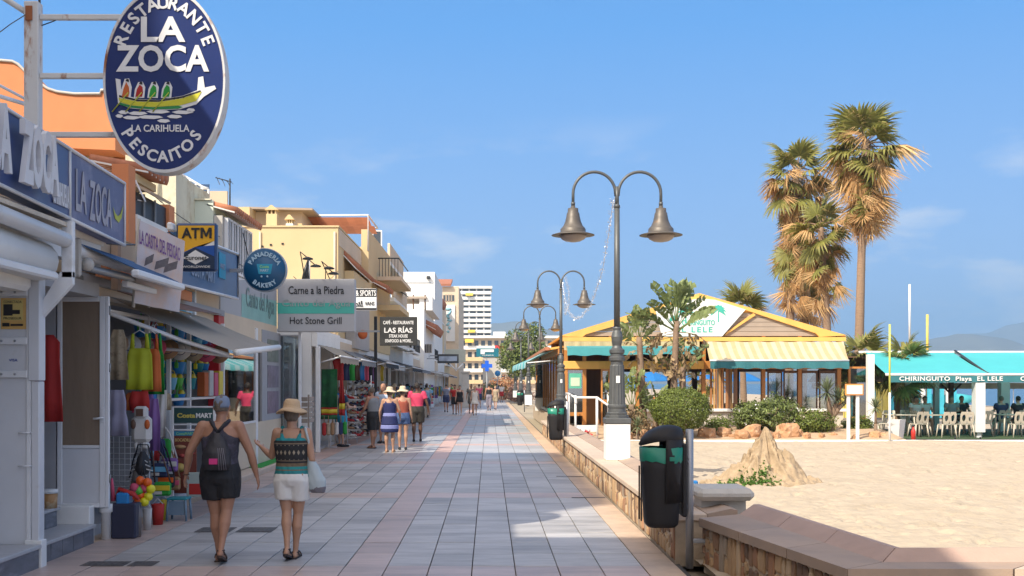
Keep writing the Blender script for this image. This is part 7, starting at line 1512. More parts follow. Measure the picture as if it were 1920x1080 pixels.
t = thing('bunched_parasol', (P(570,0,26.2).x, 26.2, 3.0), 'folded dark cloth and white post sticking up behind the grey sign', 'cloth'); q = MB(); q.tube([P(572,525,26.2), P(574,505,26.2), P(578,488,26.2)], [.14,.09,.04], 8, flat=.6); q.build('cloth', M_darkmetal, t); q = MB(); q.tube([P(580,525,26.2), P(580,486,26.2)], .02, 5); q.build('post', M_signwhite, t)
# ---------------- generic row of souvenir shops ----------------
M_canv = [mat('canvas_%s' % n, c, .85, var=.12, trans=.2) for n, c in (('tan', (.40,.34,.26)), ('black', (.03,.03,.035)), ('grey', (.25,.25,.25)), ('white', (.55,.53,.50)), ('brown', (.22,.14,.09)))]
GM = [C_red, C_orange, C_blue, C_whitef, C_navy, C_pink, C_yel, C_tan, C_green, C_black, C_beige, C_sky, C_brown, C_purple, C_teal]
SHOE = None
def shoe_mesh():
    q = MB(); q.tube([(-.12,0,.03),(-.05,0,.035),(.06,0,.03),(.13,0,.02)], [.035,.042,.045,.025], 8, flat=.75); q.cbox((-.14,-.042,-.005),(.145,.042,.012),.008); q.tube([(-.11,0,.05),(-.07,0,.075),(-.03,0,.07)], [.03,.034,.02], 7); return q
SM = [shoe_mesh().mesh('shoe', m) for m in (C_tan, C_whitef, C_brown, C_black, C_red, C_navy)]
def shoe_rack(loc, rz, rows, n, label, seed):
    rnd = random.Random(seed); th = thing('shoe_rack', loc, label, 'shoe rack', 'shoe racks along the shops', rz)
    for s in (-1, 1): q = MB(); q.tube([(s*n*.09,0,0),(s*n*.09,.05,rows*.22+.25)], .015, 5); q.build('rack_post', M_whitemetal, th, False)
    for r in range(rows):
        z = .22+.22*r; q = MB(); q.slab((-n*.09,-.12,z-.05),(n*.09,-.12,z-.05),(n*.09,.06,z+.03),(-n*.09,.06,z+.03),.008); q.build('shelf', M_conc, th, False)
        for i in range(n): o = link('shoe', SM[rnd.randrange(6)], th, False); o.location = (-n*.09+.09+.18*i, -.03, z+.012); o.rotation_euler = (-.35, 0, pi/2*-1+rnd.uniform(-.12,.12)); 
    return th
def clothes_rail(loc, rz, n, label, seed, h=1.55):
    rnd = random.Random(seed); th = thing('clothes_rail', loc, label, 'clothes rail', 'clothes rails along the shops', rz); L = n*.09
    q = MB(); q.tube([(-L,0,0),(-L,0,h),(L,0,h),(L,0,0)], .015, 5); q.tube([(-L,-.2,0.02),(-L,.2,0.02)], .015, 5); q.tube([(L,-.2,0.02),(L,.2,0.02)], .015, 5); q.build('rail_frame', M_whitemetal, th, False)
    for i in range(n):
        x = -L+.09+.18*i; hh = rnd.uniform(.5,.85); cloth('garment', [(h-.04,-.05,.05),(h-.12,-.16,.16),(h-.3,-.13,.13),(h-.04-hh,-.17,.17)], GM[rnd.randrange(len(GM))], th, nx=6, rot=RZ(pi/2+rnd.uniform(-.4,.4)), pos=(x,0,0), seed=seed+i, world=False)
    return th
def card_stand(loc, label, seed, h=1.7):
    rnd = random.Random(seed); th = thing('card_stand', loc, label, 'display stand', 'revolving stands along the shops', rnd.random()*3); q = MB(); q.tube([(0,0,0),(0,0,h)], .02, 6); q.lathe([(.25,0),(.24,.03),(.02,.05)], n=10); q.build('stand', M_grey, th, False)
    for r in range(7):
        for k in range(4): a = k*pi/2; q = MB(); q.box((-.09,.15,0),(.09,.17,.16), 0, Matrix.Rotation(a,4,'Z') @ Matrix.Translation((0,0,.35+.19*r))); q.build('card', GM[rnd.randrange(len(GM))], th, False)
def hat_stand(loc, label, seed, h=1.8):
    rnd = random.Random(seed); th = thing('hat_stand', loc, label, 'hat stand', 'hat stands along the shops'); q = MB(); q.tube([(0,0,0),(0,0,h)], .02, 6); q.lathe([(.22,0),(.2,.03),(.02,.04)], n=8); q.build('stand', M_grey, th, False)
    for r in range(6):
        for s in (-1,1): q = MB(); q.lathe([(.17,-.01),(.165,.0),(.085,.01),(.08,.08),(.05,.10),(.005,.105)], (s*.17, rnd.uniform(-.1,.1), .4+.25*r), 10); q.build('hat', [C_beige,C_whitef,C_tan,C_pink,C_black][rnd.randrange(5)], th, False)
def shop(Y0, Y1, i, wm, cm, zf, reach, label, zaw=2.55):
    t = thing('souvenir_shop', (-4.5, (Y0+Y1)/2, 0), label, 'shop', 'souvenir shops along the promenade'); g = lambda n, f, m, p=None: (lambda q: (f(q), q.build(n, m, p or t))[1])(MB())
    g('side_wall', lambda q: q.box((-8, Y0, 0), (-4.55, Y0+.15, zf)), wm); g('side_wall', lambda q: q.box((-8, Y1-.15, 0), (-4.55, Y1-.002, zf)), wm); g('back_wall', lambda q: q.box((-8.1, Y0, 0), (-8.003, Y1, zf)), M_int); g('roof', lambda q: q.box((-8, Y0+.001, zf), (-4.4, Y1-.003, zf+.12)), M_plaster)
    g('floor', lambda q: q.box((-8, Y0+.152, -.03), (-4.5, Y1-.152, .08)), M_step); fa = g('fascia', lambda q: q.box((-4.54, Y0+.005, 2.72), (-4.40, Y1-.01, zf-.002)), wm)
    g('post', lambda q: q.cbox((-4.44, Y0+.0, 0), (-4.33, Y0+.12, 2.719), .006), M_white); g('post', lambda q: q.cbox((-4.44, (Y0+Y1)/2, 0), (-4.36, (Y0+Y1)/2+.08, 2.719), .006), M_white)
    q = MB(); vs = []; n = 12; rnd = random.Random(i)
    for a in range(n+1):
        for b in range(4): f, e = a/n, b/3; vs.append((-4.38+reach*e, Y0+.2+(Y1-Y0-.4)*f, zaw+.22-.30*e-.03*sin(pi*e)+rnd.uniform(-.012,.012)))
    for a in range(n+1): vs.append((-4.38+reach+.01, Y0+.2+(Y1-Y0-.4)*a/n, zaw-.27+.03*(a % 2)))
    fs = [(4*a+b, 4*a+4+b, 4*a+5+b, 4*a+b+1) for a in range(n) for b in range(3)] + [(4*a+3, 4*a+7, 4*(n+1)+a+1, 4*(n+1)+a) for a in range(n)]; q.add(vs, fs, 0, True); aw = q.build('awning', cm, t)
    g('awning_bar', lambda q: q.tube([(-4.38+reach, Y0+.18, zaw-.08), (-4.38+reach, Y1-.18, zaw-.08)], .025, 6), M_whitemetal, aw)
    g('awning_arm', lambda q: q.tube([(-4.38, Y0+.25, zaw-.25), (-4.38+reach, Y0+.25, zaw-.09)], .02, 5), M_whitemetal, aw); g('partition', lambda q: q.box((-6.2, Y0+.2, .09), (-6.1, Y1-.2, 2.6)), [M_beige, M_int, M_darkwood][i % 3])
    return t
spec = [(29.1,33.6,M_plaster,0,3.05,.55,'first souvenir shop beyond the white doors, dark inside behind a green towel'), (33.6,38.4,M_beige,2,3.0,.6,'shoe shop with shelves of shoes spilling on to the paving'), (38.4,44,M_plaster,1,3.3,.9,'shop with a dark awning under the black restaurant sign'),
        (44,50,M_plaster,3,3.3,.7,'white fronted shop beyond the man in pink'), (50,58,M_conc,1,3.4,1.0,'shop with a long dark canopy past the white front'), (58,66,M_plaster,2,3.3,1.0,'grey canopied shop level with the woman in black'),
        (66,75,M_beige,4,3.2,.8,'shop with a brown canopy level with the woman in white'), (75,86,M_plaster,0,3.4,.8,'tan canopied shop before the white post in the distance'), (86,98,M_beige,3,3.5,.9,'distant shop with a white canopy below the teal sign'), (98,112,M_plaster,4,3.5,.9,'farthest but one shop with a brown canopy'), (112,128,M_cream,2,3.6,.8,'farthest shop on the left of the promenade')]
for i, (a, b, wm, ci, zf, rc, lb) in enumerate(spec): shop(a, b, i, wm, M_canv[ci], zf, rc, lb)
# second storeys above the farther shops
for i, (ya, yb, xf, z1, m, lb) in enumerate(((58,64,-4.9,5.6,M_cream,'cream upper storey above the grey canopied shop'), (64,72,-5.1,5.0,M_plaster,'white upper storey behind the dark light box sign'), (86,95,-5.0,6.4,M_beige,'beige upper storey before the tall white block'), (112,124,-4.9,8.0,M_cream,'cream upper storey near the far end of the row'))):
    t = bldg('upper_storey', (xf-2, ya, 3), lb); B('wall', lambda q: q.box((xf-3.5, ya, 3.45), (xf, yb, z1)), m); B('cornice', lambda q: q.box((xf-3.55, ya-.05, z1+.001), (xf+.06, yb, z1+.12)), M_plaster)
    for k in range(3): win(t, 'E', xf, ya+1.2+k*(yb-ya-2)/2.2, 4.4, 1.1, 1.2)
    win(t, 'S', xf-.9, ya, 4.4, .9, 1.1); B('balcony', lambda q: q.box((xf+.01, ya+1, 3.5), (xf+.8, yb-1, 3.62)), M_plaster); B('balcony_rail', lambda q: [q.tube([(xf+.78, ya+1, 4.4), (xf+.78, yb-1, 4.4)], .03, 5)]+[q.tube([(xf+.78, ya+1+(yb-ya-2)*j/12, 3.62), (xf+.78, ya+1+(yb-ya-2)*j/12, 4.4)], .015, 4) for j in range(13)], M_darkmetal)
# goods in front of the shops
t = thing('beach_towel', P(617,735,30), 'large dark green beach towel with a red and yellow border hanging by the white post', 'towel')
cloth('green_field', [(P(0,692,30).z,-4.42,-4.0),(P(0,720,30).z,-4.42,-4.0),(P(0,764,30).z,-4.43,-4.0)], mat('towel_green', (.015,.09,.03), .8, var=.5, vs=3, col2=(.02,.16,.04), c2s=4), t, pos=(0,30,0))
for (za, zb_, m) in ((764,767,C_red),(767,775,C_yel),(775,778,C_red),(778,786,mat('towel_green', (.015,.09,.03)))): cloth('border_band', [(P(0,za,30).z,-4.43,-4.0),(P(0,zb_,30).z,-4.435,-4.0)], m, t, pos=(0,30,0))
t = thing('beach_towel', P(635,735,30.6), 'red beach towel with a yellow band just behind the green one', 'towel'); cloth('red_field', [(P(0,700,30).z,-4.0,-3.93),(P(0,757,30).z,-4.02,-3.86)], C_red, t, pos=(0,30.5,0)); cloth('yellow_band', [(P(0,757,30).z,-4.02,-3.86),(P(0,768,30).z,-4.02,-3.86)], C_yel, t, pos=(0,30.5,0)); cloth('red_hem', [(P(0,768,30).z,-4.02,-3.86),(P(0,780,30).z,-4.02,-3.86)], C_red, t, pos=(0,30.5,0))
for i in range(6):
    th = thing('canvas_bag', (-4.32+.09*i, 29.8+.15*i, .62), ['red','cream','tan','white','navy','olive'][i]+' canvas bag in the row under the green towel', 'bag', 'bags under the green towel'); q = MB(); q.cbox((-.05,-.08,-.22),(.05,.08,.12),.03); q.build('bag_body', [C_red,C_beige,C_tan,C_whitef,C_navy,C_green][i], th, False); q = MB(); q.tube([(0,-.05,.1),(0,0,.3),(0,.05,.1)], .01, 5); q.build('handle', C_tan, th, False)
th = thing('wooden_crate', (-4.55, 28.3, 0), 'rough wooden crate standing before the white doors', 'crate')
for r in range(5): q = MB(); q.cbox((-4.72, 27.3, .82+.13*r-.0), (-4.36, 27.33, .92+.13*r), .004); q.build('slat', M_board, th)
for r in range(5): q = MB(); q.cbox((-4.36, 27.34, .82+.13*r), (-4.33, 28.2, .92+.13*r), .004); q.build('slat', M_board, th)
for xx in (-4.72, -4.36): q = MB(); q.box((xx, 27.335, .0), (xx+.04, 27.375, 1.5)); q.build('corner_post', M_board, th)
th = thing('hanging_basket', P(400,0,40), 'round terracotta wall vessel under the black and white sports sign', 'vessel'); th.location = (P(680,627,37).x, 37, P(680,627,37).z); q = MB(); q.lathe([(.05,-.1),(.14,-.08),(.16,.02),(.13,.08),(.02,.06)], n=14, M=Matrix.Rotation(.9,4,'X')); q.build('vessel', C_orange, th, False)
for i, (x, y, rz, rows, n, lb) in enumerate(((-3.95,34.6,.0,8,4,'tall rack of shoes beside the man in the teal shirt'), (-3.98,36.2,.9,8,4,'tall rack of shoes behind the man in the blue cap'), (-4.05,38.2,1.2,7,5,'rack of shoes seen above the grey capped man'), (-4.0,33.3,1.3,6,4,'rack of pale shoes at the open front of the shoe shop'))): shoe_rack((x,y,0), rz, rows, n, lb, i)
for i, (x, y, lb) in enumerate(((-4.1,40.5,'revolving stand of cards between the shoe racks and the man in pink'), (-3.9,46,'revolving stand right of the man in pink'), (-4.0,56,'revolving stand below the long dark canopy'), (-4.0,78,'distant revolving stand by the tan canopy'))): card_stand((x,y,0), lb, i)
for i, (x, y, lb) in enumerate(((-3.7,42.5,'stand of straw hats left of the man in pink'), (-3.9,52,'stand of hats under the long dark canopy'), (-3.95,69,'stand of hats under the brown canopy'))): hat_stand((x,y,0), lb, i)
for i, (x, y, rz, n, lb) in enumerate(((-4.25,31.8,1.4,7,'rail of small garments inside the first souvenir shop'), (-3.85,44.5,1.5,6,'clothes rail by the white fronted shop'), (-3.85,54,1.5,7,'clothes rail below the long dark canopy'), (-3.9,61,1.5,8,'clothes rail beside the grey canopied shop'), (-3.9,72,1.5,8,'clothes rail beside the brown canopied shop'), (-3.9,83,1.5,8,'clothes rail under the tan canopy in the distance'), (-4.0,92,1.5,9,'farthest clothes rail on the left'))): clothes_rail((x,y,0), rz, n, lb, 40+i)
th = thing('goods_table', (-3.55, 59, 0), 'blue topped goods table in front of the dark canopied shop', 'table'); q = MB(); q.cbox((-.5,-.6,.85),(.5,.6,1.0),.02); q.build('tray', C_sky, th, False); q = MB(); q.box((-.45,-.55,.0),(.45,.55,.849)); q.build('table_cloth', M_conc, th, False)
# hanging bits under the first awnings
for i in range(10):
    y = 31+1.3*i; o = cloth('hanging_shirt', [(2.45,-.04,.04),(2.38,-.17,.17),(2.2,-.13,.13),(1.85,-.15,.15)], GM[(i*4) % 15], pos=(-4.1, y, 0), seed=i, rot=RZ(.3)); tag(o, '%s shirt hanging under the shop awnings, %s from the near end' % (['red','navy','green','brown','blue','pink','black','purple','white','yellow'][i], ['first','second','third','fourth','fifth','sixth','seventh','eighth','ninth','tenth'][i]), 'shirt', 'shirts hung under the awnings'); o.data.materials[0] = [C_red,C_navy,C_green,C_brown,C_blue,C_pink,C_black,C_purple,C_whitef,C_yel][i]
# ---- projecting signs farther on ----
def sign(name, px0, px1, py0, py1, Y, m, label, lines, arm=True):
    a, b = P(px0,py1,Y), P(px1,py0,Y); t = thing(name, ((a.x+b.x)/2, Y, a.z), label, 'sign'); q = MB(); q.cbox((a.x,Y,a.z),(b.x,Y+.12,b.z),.01); q.build('sign_board', m, t); s = Y/FOC
    for (txt, px, py, w, h, mm) in lines: fit(txt, w*s, h*s, mm, t, P(px,py,Y-.012), bold=.02, depth=.004)
    if arm: q = MB(); q.box((-4.9, Y+.03, (a.z+b.z)/2-.03),(a.x-.001, Y+.08,(a.z+b.z)/2+.03)); q.build('bracket', M_grey, t)
    return t
t = sign('sports_sign', 664, 706, 541, 582, 33.2, M_signwhite, 'black and white sports shop sign just right of the grey sign', [('& SPORTS',686,549.5,38,11,M_signwhite),('adidas',674,577-4,14,4,M_black),('VANS',693,569,18,7,M_black)])
q = MB(); a, b = P(664,556.5,33.2), P(706,541.5,33.2); q.box((a.x,33.192,a.z),(b.x,33.199,b.z)); q.build('black_band', M_black, t); q = MB(); a, b = P(664,581,33.2), P(706,577.5,33.2); q.box((a.x,33.192,a.z),(b.x,33.199,b.z)); q.build('black_band', M_black, t)
for k in range(3):
    q = MB(); c = P(669+k*4,571,33.19); q.prism([(c.x,c.z),(c.x+.045,c.z),(c.x+.01+.01*k,c.z+.05+.035*k),(c.x-.03+.01*k,c.z+.03+.035*k)],33.185,33.19); q.build('stripe_mark', M_black, t)
sign('grill_house_sign', 712, 782, 594, 648, 36, mat('sign_black', (.022,.022,.020), .6), 'black restaurant sign with four lines of white lettering', [('CAFÉ - RESTAURANTE',747,604,57,8,M_signwhite),('LAS RÍAS',747,618,53,12,M_signwhite),('STEAK HOUSE',747,630,35,6,M_signwhite),('SEAFOOD & MORE...',748,639,52,6,M_signwhite)])
q = MB(); c = P(704, 0, 38); q.cbox((c.x-.05,38,0),(c.x+.05,38.1,4.0),.005); tag(q.build('dark_post', M_black), 'tall black post carrying the black restaurant sign', 'post')
t = sign('light_box', 820, 860, 664, 681, 75, M_darkmetal, 'dark horizontal light box with a pale streak above the canopies', [])
q = MB(); a, b = P(823,677,74.98), P(857,668,74.98); q.box((a.x,74.97,a.z),(b.x,74.99,b.z)); q.build('lit_face', mat('streak_blue', (.30,.36,.45), .4, var=.4, vs=2), t)
t = sign('white_frame_sign', 834, 873, 655, 679, 79, mat('pale_green_sheet', (.42,.45,.38), .7, var=.1), 'pale framed sign behind the dark light box on a forked white post', [])
q = MB(); q.tube([P(855,696,79), P(855,680,79)], .06, 5); q.tube([P(855,694,79), P(868,682,79)], .05, 5); q.tube([P(855,694,79), P(843,682,79)], .05, 5); q.build('forked_post', M_signwhite, t)
t = sign('teal_sign', 893, 935, 653, 669, 100, mat('teal_sign_face', (.01,.15,.20), .4), 'teal sign with a white emblem beside the blue cross', [('CLINICA',915,666,22,2,M_signwhite)], False)
q = MB(); q.prism([(P(x,0,99.98).x, P(0,y,99.98).z) for x, y in ((901,664),(901,655),(926,655),(926,660),(909,660),(909,664))],99.96,99.985); q.build('emblem', M_signwhite, t); q = MB(); q.tube([P(912,669,100.1), P(912,740,100.1)], .06, 6); q.build('sign_post', M_grey, t)
t = thing('pharmacy_cross', P(913,686,95), 'bright blue pharmacy cross sign in the distance', 'sign'); M_cross = mat('cross_blue', (.01,.10,.55), .4, emit=((.01,.10,.7), .12)); q = MB(); c = P(913,686,95); s = 95/FOC
q.prism([(c.x+a*s, c.z+b*s) for a, b in ((-3.5,10),(3.5,10),(3.5,3.5),(10,3.5),(10,-3.5),(3.5,-3.5),(3.5,-10),(-3.5,-10),(-3.5,-3.5),(-10,-3.5),(-10,3.5),(-3.5,3.5))],95,95.2); q.build('cross', M_cross, t); q = MB(); q.tube([(c.x,95.1,0),(c.x,95.1,c.z-10*s)], .05, 6); q.build('sign_post', M_grey, t)
t = thing('round_road_sign', P(933,700,105), 'small round blue sign with a white rim at the far end', 'sign'); q = MB(); c = P(933,700,105); q.lathe([(.02,-.02),(.27,-.02),(.27,.02),(.02,.02)], (0,0,0), 18, M=Matrix.Translation(c) @ Matrix.Rotation(pi/2,4,'X')); q.build('disc', C_blue, t); q = MB(); q.tube([(c.x,105.05,0),(c.x,105.05,c.z)], .035, 6); q.build('sign_post', M_grey, t)
t = thing('white_pillar', (-2.75, 80, 0), 'plain pale pillar between the groups of distant walkers', 'pillar'); t.location = (P(878,0,82).x-.2, 82, 0); q = MB(); q.cbox((-.25,-.2,0),(.25,.2,2.5),.02); q.build('shaft', M_conc, t, False); q = MB(); q.cbox((-.35,-.3,2.5),(.35,.3,2.62),.02); q.build('capital', M_conc, t, False)
# ---------------- cables, air conditioners and other facade clutter ----------------
rnd = random.Random(77)
def cable(pts, r, lb): 
    V = []
    for a, b in zip(pts[:-1], pts[1:]):
        for k in range(9): f = k/8; p = Vector(a).lerp(Vector(b), f); p.z -= .10*(Vector(b)-Vector(a)).length*.25*sin(pi*f); V.append(p)
    q = MB(); q.tube(V, r, 4); tag(q.build('cable', M_darkmetal), lb, 'cable')
cable([(-4.3,12.8,3.35),(-4.5,16,3.9),(-4.5,20,3.95),(-4.8,25.5,4.3)], .010, 'sagging black cable above the yellow cash machine sign')
cable([(-7.3,18,4.7),(-6.6,22,5.5),(-6.3,26.6,5.2)], .010, 'thin cable along the orange pillar towards the mint walled building')
cable([(-4.5,29,3.4),(-4.4,36,3.5),(-4.4,44,3.7),(-4.4,52,3.6)], .012, 'cable along the top of the first souvenir shops')
cable([(-4.45,25.9,4.2),(-4.6,30,4.4),(-4.62,34.8,5.2)], .010, 'thin cable rising from the grey grill sign to the yellow wall')
cable([(-7.4,34.7,4.6),(-6.5,34.72,4.2),(-5.2,34.7,4.5)], .012, 'black cable looped across the blank yellow wall')
def aircon(x, y, z, face, lb):
    t = thing('air_conditioner', (x, y, z), lb, 'air conditioner', 'air conditioners on the facades', 0 if face == 'S' else pi/2)
    q = MB(); q.cbox((-.4,-.30,0),(.4,0,.55),.02); q.build('casing', M_signwhite, t, False)
    q = MB(); q.lathe([(.02,-.01),(.20,-.01),(.20,.0),(.02,.0)], (0,0,0), 16, M=Matrix.Translation((-.1,-.302,.28)) @ Matrix.Rotation(pi/2,4,'X')); q.build('fan_grille', M_grey, t, False)
    for s in (-.3,.3): q = MB(); q.box((s-.02,-.30,-.06),(s+.02,0,-.005)); q.build('bracket', M_grey, t, False)
for x, y, z, f, lb in ((-5.1,34.78,3.6,'S','air conditioner low on the blank yellow wall'), (-4.39,47,3.5,'E','air conditioner above the white fronted shop'), (-4.39,53,3.6,'E','air conditioner above the long dark canopy'), (-4.39,61,3.5,'E','air conditioner above the grey canopied shop'), (-7.9,24.98,4.6,'S','air conditioner on the stained pale wall'), (-6.9,26.58,4.6,'S','air conditioner on the mint wall'), (-4.39,78,3.6,'E','air conditioner above the tan canopied shop')): aircon(x, y, z, f, lb)
# rain streaks and pipes
for x, y0, z0, z1 in ((-7.0,34.77,3.2,6.4),(-4.72,34.77,3.2,6.4)): q = MB(); q.tube([(x,y0,z0),(x,y0,z1)], .035, 7); tag(q.build('rain_pipe', M_beige), 'rain pipe on the blank yellow wall, '+('left one' if x < -6 else 'right one'), 'pipe')
# more stock in the beach goods shop
names = ['red','orange','blue','white','navy','pink','yellow','tan','green','black','beige','sky','brown','purple','teal']
for i in range(14):
    g = i % 7; r = i//7; px, py = 246+g*11, (752, 838)[r]; k = (i*4+1) % 15
    m = GM[k]; o = cloth('folded_garment', [(.11,-.03,.03),(.08,-.07,.06),(-.02,-.06,.07),(-.12-.03*(i % 3),-.07,.06)], m, pos=P(px, py, 14.5+.09*g), seed=90+i, rot=RZ(.5), nx=6)
    tag(o, 'small %s garment, %s in the %s row behind the white animal backpack' % (names[k], ['first','second','third','fourth','fifth','sixth','seventh'][g], ['upper','lower'][r]), 'garment', 'small garments in the beach goods shop')
for i in range(9):
    px, py = 205+i*24, 612-i*1.0
    th = thing('sun_hat', P(px+14, py+34+i*3.2, 14.3+.33*i), '%s sun hat hanging under the awning frame, %s from the left' % (['tan','white','beige','pink','tan','white','beige','pink','tan'][i], ['first','second','third','fourth','fifth','sixth','seventh','eighth','ninth'][i]), 'hat', 'sun hats under the striped awning'); q = MB(); q.lathe([(.15,-.01),(.145,0),(.08,.01),(.075,.07),(.05,.09),(.004,.095)], (0,0,0), 12, M=Matrix.Rotation(1.2,4,'X')); q.build('brim_and_crown', [C_tan,C_whitef,C_beige,C_pink][i % 4], th, False); q = MB(); q.lathe([(.080,.012),(.082,.03),(.078,.032)], (0,0,0), 12, M=Matrix.Rotation(1.2,4,'X')); q.build('hat_band', C_navy, th, False)
# ---------------- people ----------------
def skin_mat(n, c): return mat('skin_'+n, c, .5, var=.06, vs=8, spec=.4)
SK_T = skin_mat('tan', (.36,.185,.115)); SK_P = skin_mat('pale', (.52,.32,.23)); SK_D = skin_mat('dark', (.10,.05,.03)); SK_W = skin_mat('warm', (.42,.235,.15))
H_grey = mat('grey_hair', (.13,.10,.075), .8, bump=.5, bs=60); H_dark = mat('dark_hair', (.02,.014,.01), .7, bump=.5, bs=60); H_blond = mat('fair_hair', (.35,.22,.10), .7, bump=.5, bs=60)
def remesh(q, vox, smooth=6, fac=.6):
    """fuse overlapping closed shapes into one continuous skin"""
    me = bpy.data.meshes.new('tmp'); me.from_pydata(q.v, [], q.f); bmx = bmesh.new(); bmx.from_mesh(me); bmesh.ops.recalc_face_normals(bmx, faces=bmx.faces[:]); bmx.to_mesh(me); bmx.free()
    o = bpy.data.objects.new('tmp', me); COL.objects.link(o); m = o.modifiers.new('r', 'REMESH'); m.mode = 'VOXEL'; m.voxel_size = vox; m.adaptivity = 0
    s = o.modifiers.new('s', 'SMOOTH'); s.iterations = smooth; s.factor = fac
    dg = bpy.context.evaluated_depsgraph_get(); out = bpy.data.meshes.new_from_object(o.evaluated_get(dg)); bpy.data.objects.remove(o); bpy.data.meshes.remove(me)
    out.polygons.foreach_set('use_smooth', [True]*len(out.polygons)); return out
def capsule(q, a, b, ra, rb, n=10):
    a, b = Vector(a), Vector(b); d = (b-a); L = d.length; d.normalize(); pts = []; rs = []
    for t in (-1, -.7, -.35): pts.append(a+d*ra*t); rs.append(ra*sqrt(max(.02, 1-t*t)))
    for t in (0, .5, 1): pts.append(a.lerp(b, t)); rs.append(ra+(rb-ra)*t)
    for t in (.35, .7, 1): pts.append(b+d*rb*t); rs.append(rb*sqrt(max(.02, 1-t*t)))
    q.tube(pts, rs, n); return q
def chain(q, pts, rs, n=10):
    for i in range(len(pts)-1): capsule(q, pts[i], pts[i+1], rs[i], rs[i+1], n)
def rings(q, rows, n=20):
    """closed loft of ellipses: (centre, rx, ry)"""
    vs = []; fs = []
    for (c, rx, ry) in rows:
        for k in range(n): a = 2*pi*k/n; vs.append(Vector(c)+Vector((rx*cos(a), ry*sin(a), 0)))
    for i in range(len(rows)-1):
        for k in range(n): fs.append((i*n+k, i*n+(k+1) % n, (i+1)*n+(k+1) % n, (i+1)*n+k))
    fs.append(tuple(range(n))[::-1]); fs.append(tuple((len(rows)-1)*n+k for k in range(n))); q.add(vs, fs, 0, True); return q
class Fig:
    """a figure facing +Y, x to its right; joints in metres for height H"""
    def __init__(s, H, build=1.0, arms=None, feet=None, lean=0.0, head=(0, 0), hip=0.0, female=False, sit=False):
        s.H = H; s.b = build; h = H; s.f = female
        sw = (.108 if not female else .096)*h; hw = .052*h
        s.pel = Vector((hip, 0, .53*h)); s.waist = Vector((hip*.5, lean*.3, .62*h)); s.chest = Vector((0, lean*.7, .73*h)); s.neck = Vector((0, lean, .835*h)); s.head = Vector((head[0], lean+.012*h+head[1], .925*h))
        s.sh = [Vector((sgn*sw, lean*.95, .81*h)) for sgn in (-1, 1)]; s.hip_ = [s.pel+Vector((sgn*hw, 0, -.02*h)) for sgn in (-1, 1)]
        arms = arms or [(Vector((-.03, -.01, -.175)), Vector((-.02, .03, -.15))), (Vector((.03, -.01, -.175)), Vector((.02, .03, -.15)))]
        s.el = [s.sh[i]+Vector(arms[i][0])*h for i in (0, 1)]; s.wr = [s.el[i]+Vector(arms[i][1])*h for i in (0, 1)]
        feet = feet or [(-.05, 0, 0, 0), (.05, 0, 0, 0)]        # x, y, lift of heel, knee forward
        s.an = []; s.kn = []
        for i in (0, 1):
            fx, fy, lift, kf = feet[i]; a = Vector((fx*h, fy*h, .045*h+lift*h)); k = (s.hip_[i]+a)/2+Vector((0, kf*h, .01*h)); s.an.append(a); s.kn.append(k)
        s.lift = [feet[0][2], feet[1][2]]
    def body(s, vox):
        q = MB(); h = s.H; b = s.b
        rings(q, [(s.pel+Vector((0,0,-.055*h)), .07*h*b, .055*h*b), (s.pel, .094*h*b, .068*h*b), (s.pel+Vector((0,0,.03*h)), .092*h*b, .066*h*b), (s.waist, .078*h*b, .056*h*b), (s.chest+Vector((0,0,-.04*h)), .088*h*b, .062*h*b), (s.chest+Vector((0,0,.03*h)), .098*h*b, .064*h*b), (s.chest+Vector((0,0,.075*h)), .085*h*b, .052*h*b), (s.neck+Vector((0,0,.0)), .045*h, .038*h)])
        capsule(q, s.sh[0], s.sh[1], .030*h*b, .030*h*b); capsule(q, s.neck-Vector((0,0,.03*h)), s.head-Vector((0,.005*h,.03*h)), .034*h, .031*h)
        for i in (0, 1):
            sg = -1 if i == 0 else 1
            chain(q, [s.sh[i], s.sh[i].lerp(s.el[i], .45), s.el[i]], [.033*h*b, .028*h*b, .022*h*b]); chain(q, [s.el[i], s.el[i].lerp(s.wr[i], .35), s.wr[i]], [.022*h*b, .0225*h*b, .0145*h])
            s.hand(q, i)
            chain(q, [s.hip_[i]+Vector((0,-.01*h,.0)), s.hip_[i].lerp(s.kn[i], .4), s.kn[i]], [.058*h*b, .048*h*b, .031*h*b]); cal = s.kn[i].lerp(s.an[i], .33)+Vector((0,-.010*h,0))
            chain(q, [s.kn[i], cal, s.kn[i].lerp(s.an[i], .7), s.an[i]], [.030*h*b, .0335*h*b, .022*h, .0175*h]); s.foot(q, i)
            capsule(q, s.hip_[i]+Vector((0,-.028*h,.0)), s.hip_[i]+Vector((0,-.028*h,.02*h)), .05*h*b, .048*h*b)
        # head with nose, chin and ears
        hd = s.head; rings(q, [(hd+Vector((0,.012*h,-.068*h)), .018*h, .020*h), (hd+Vector((0,.010*h,-.055*h)), .030*h, .036*h), (hd+Vector((0,.004*h,-.03*h)), .039*h, .048*h), (hd, .0445*h, .056*h), (hd+Vector((0,-.003*h,.03*h)), .0435*h, .055*h), (hd+Vector((0,-.004*h,.055*h)), .033*h, .042*h), (hd+Vector((0,-.004*h,.068*h)), .014*h, .018*h)], 16)
        capsule(q, hd+Vector((0,.054*h,.005*h)), hd+Vector((0,.064*h,-.014*h)), .005*h, .008*h, 6)
        for sg in (-1, 1): capsule(q, hd+Vector((sg*.046*h,-.004*h,.008*h)), hd+Vector((sg*.045*h,0,-.012*h)), .009*h, .007*h, 6)
        return remesh(q, vox)
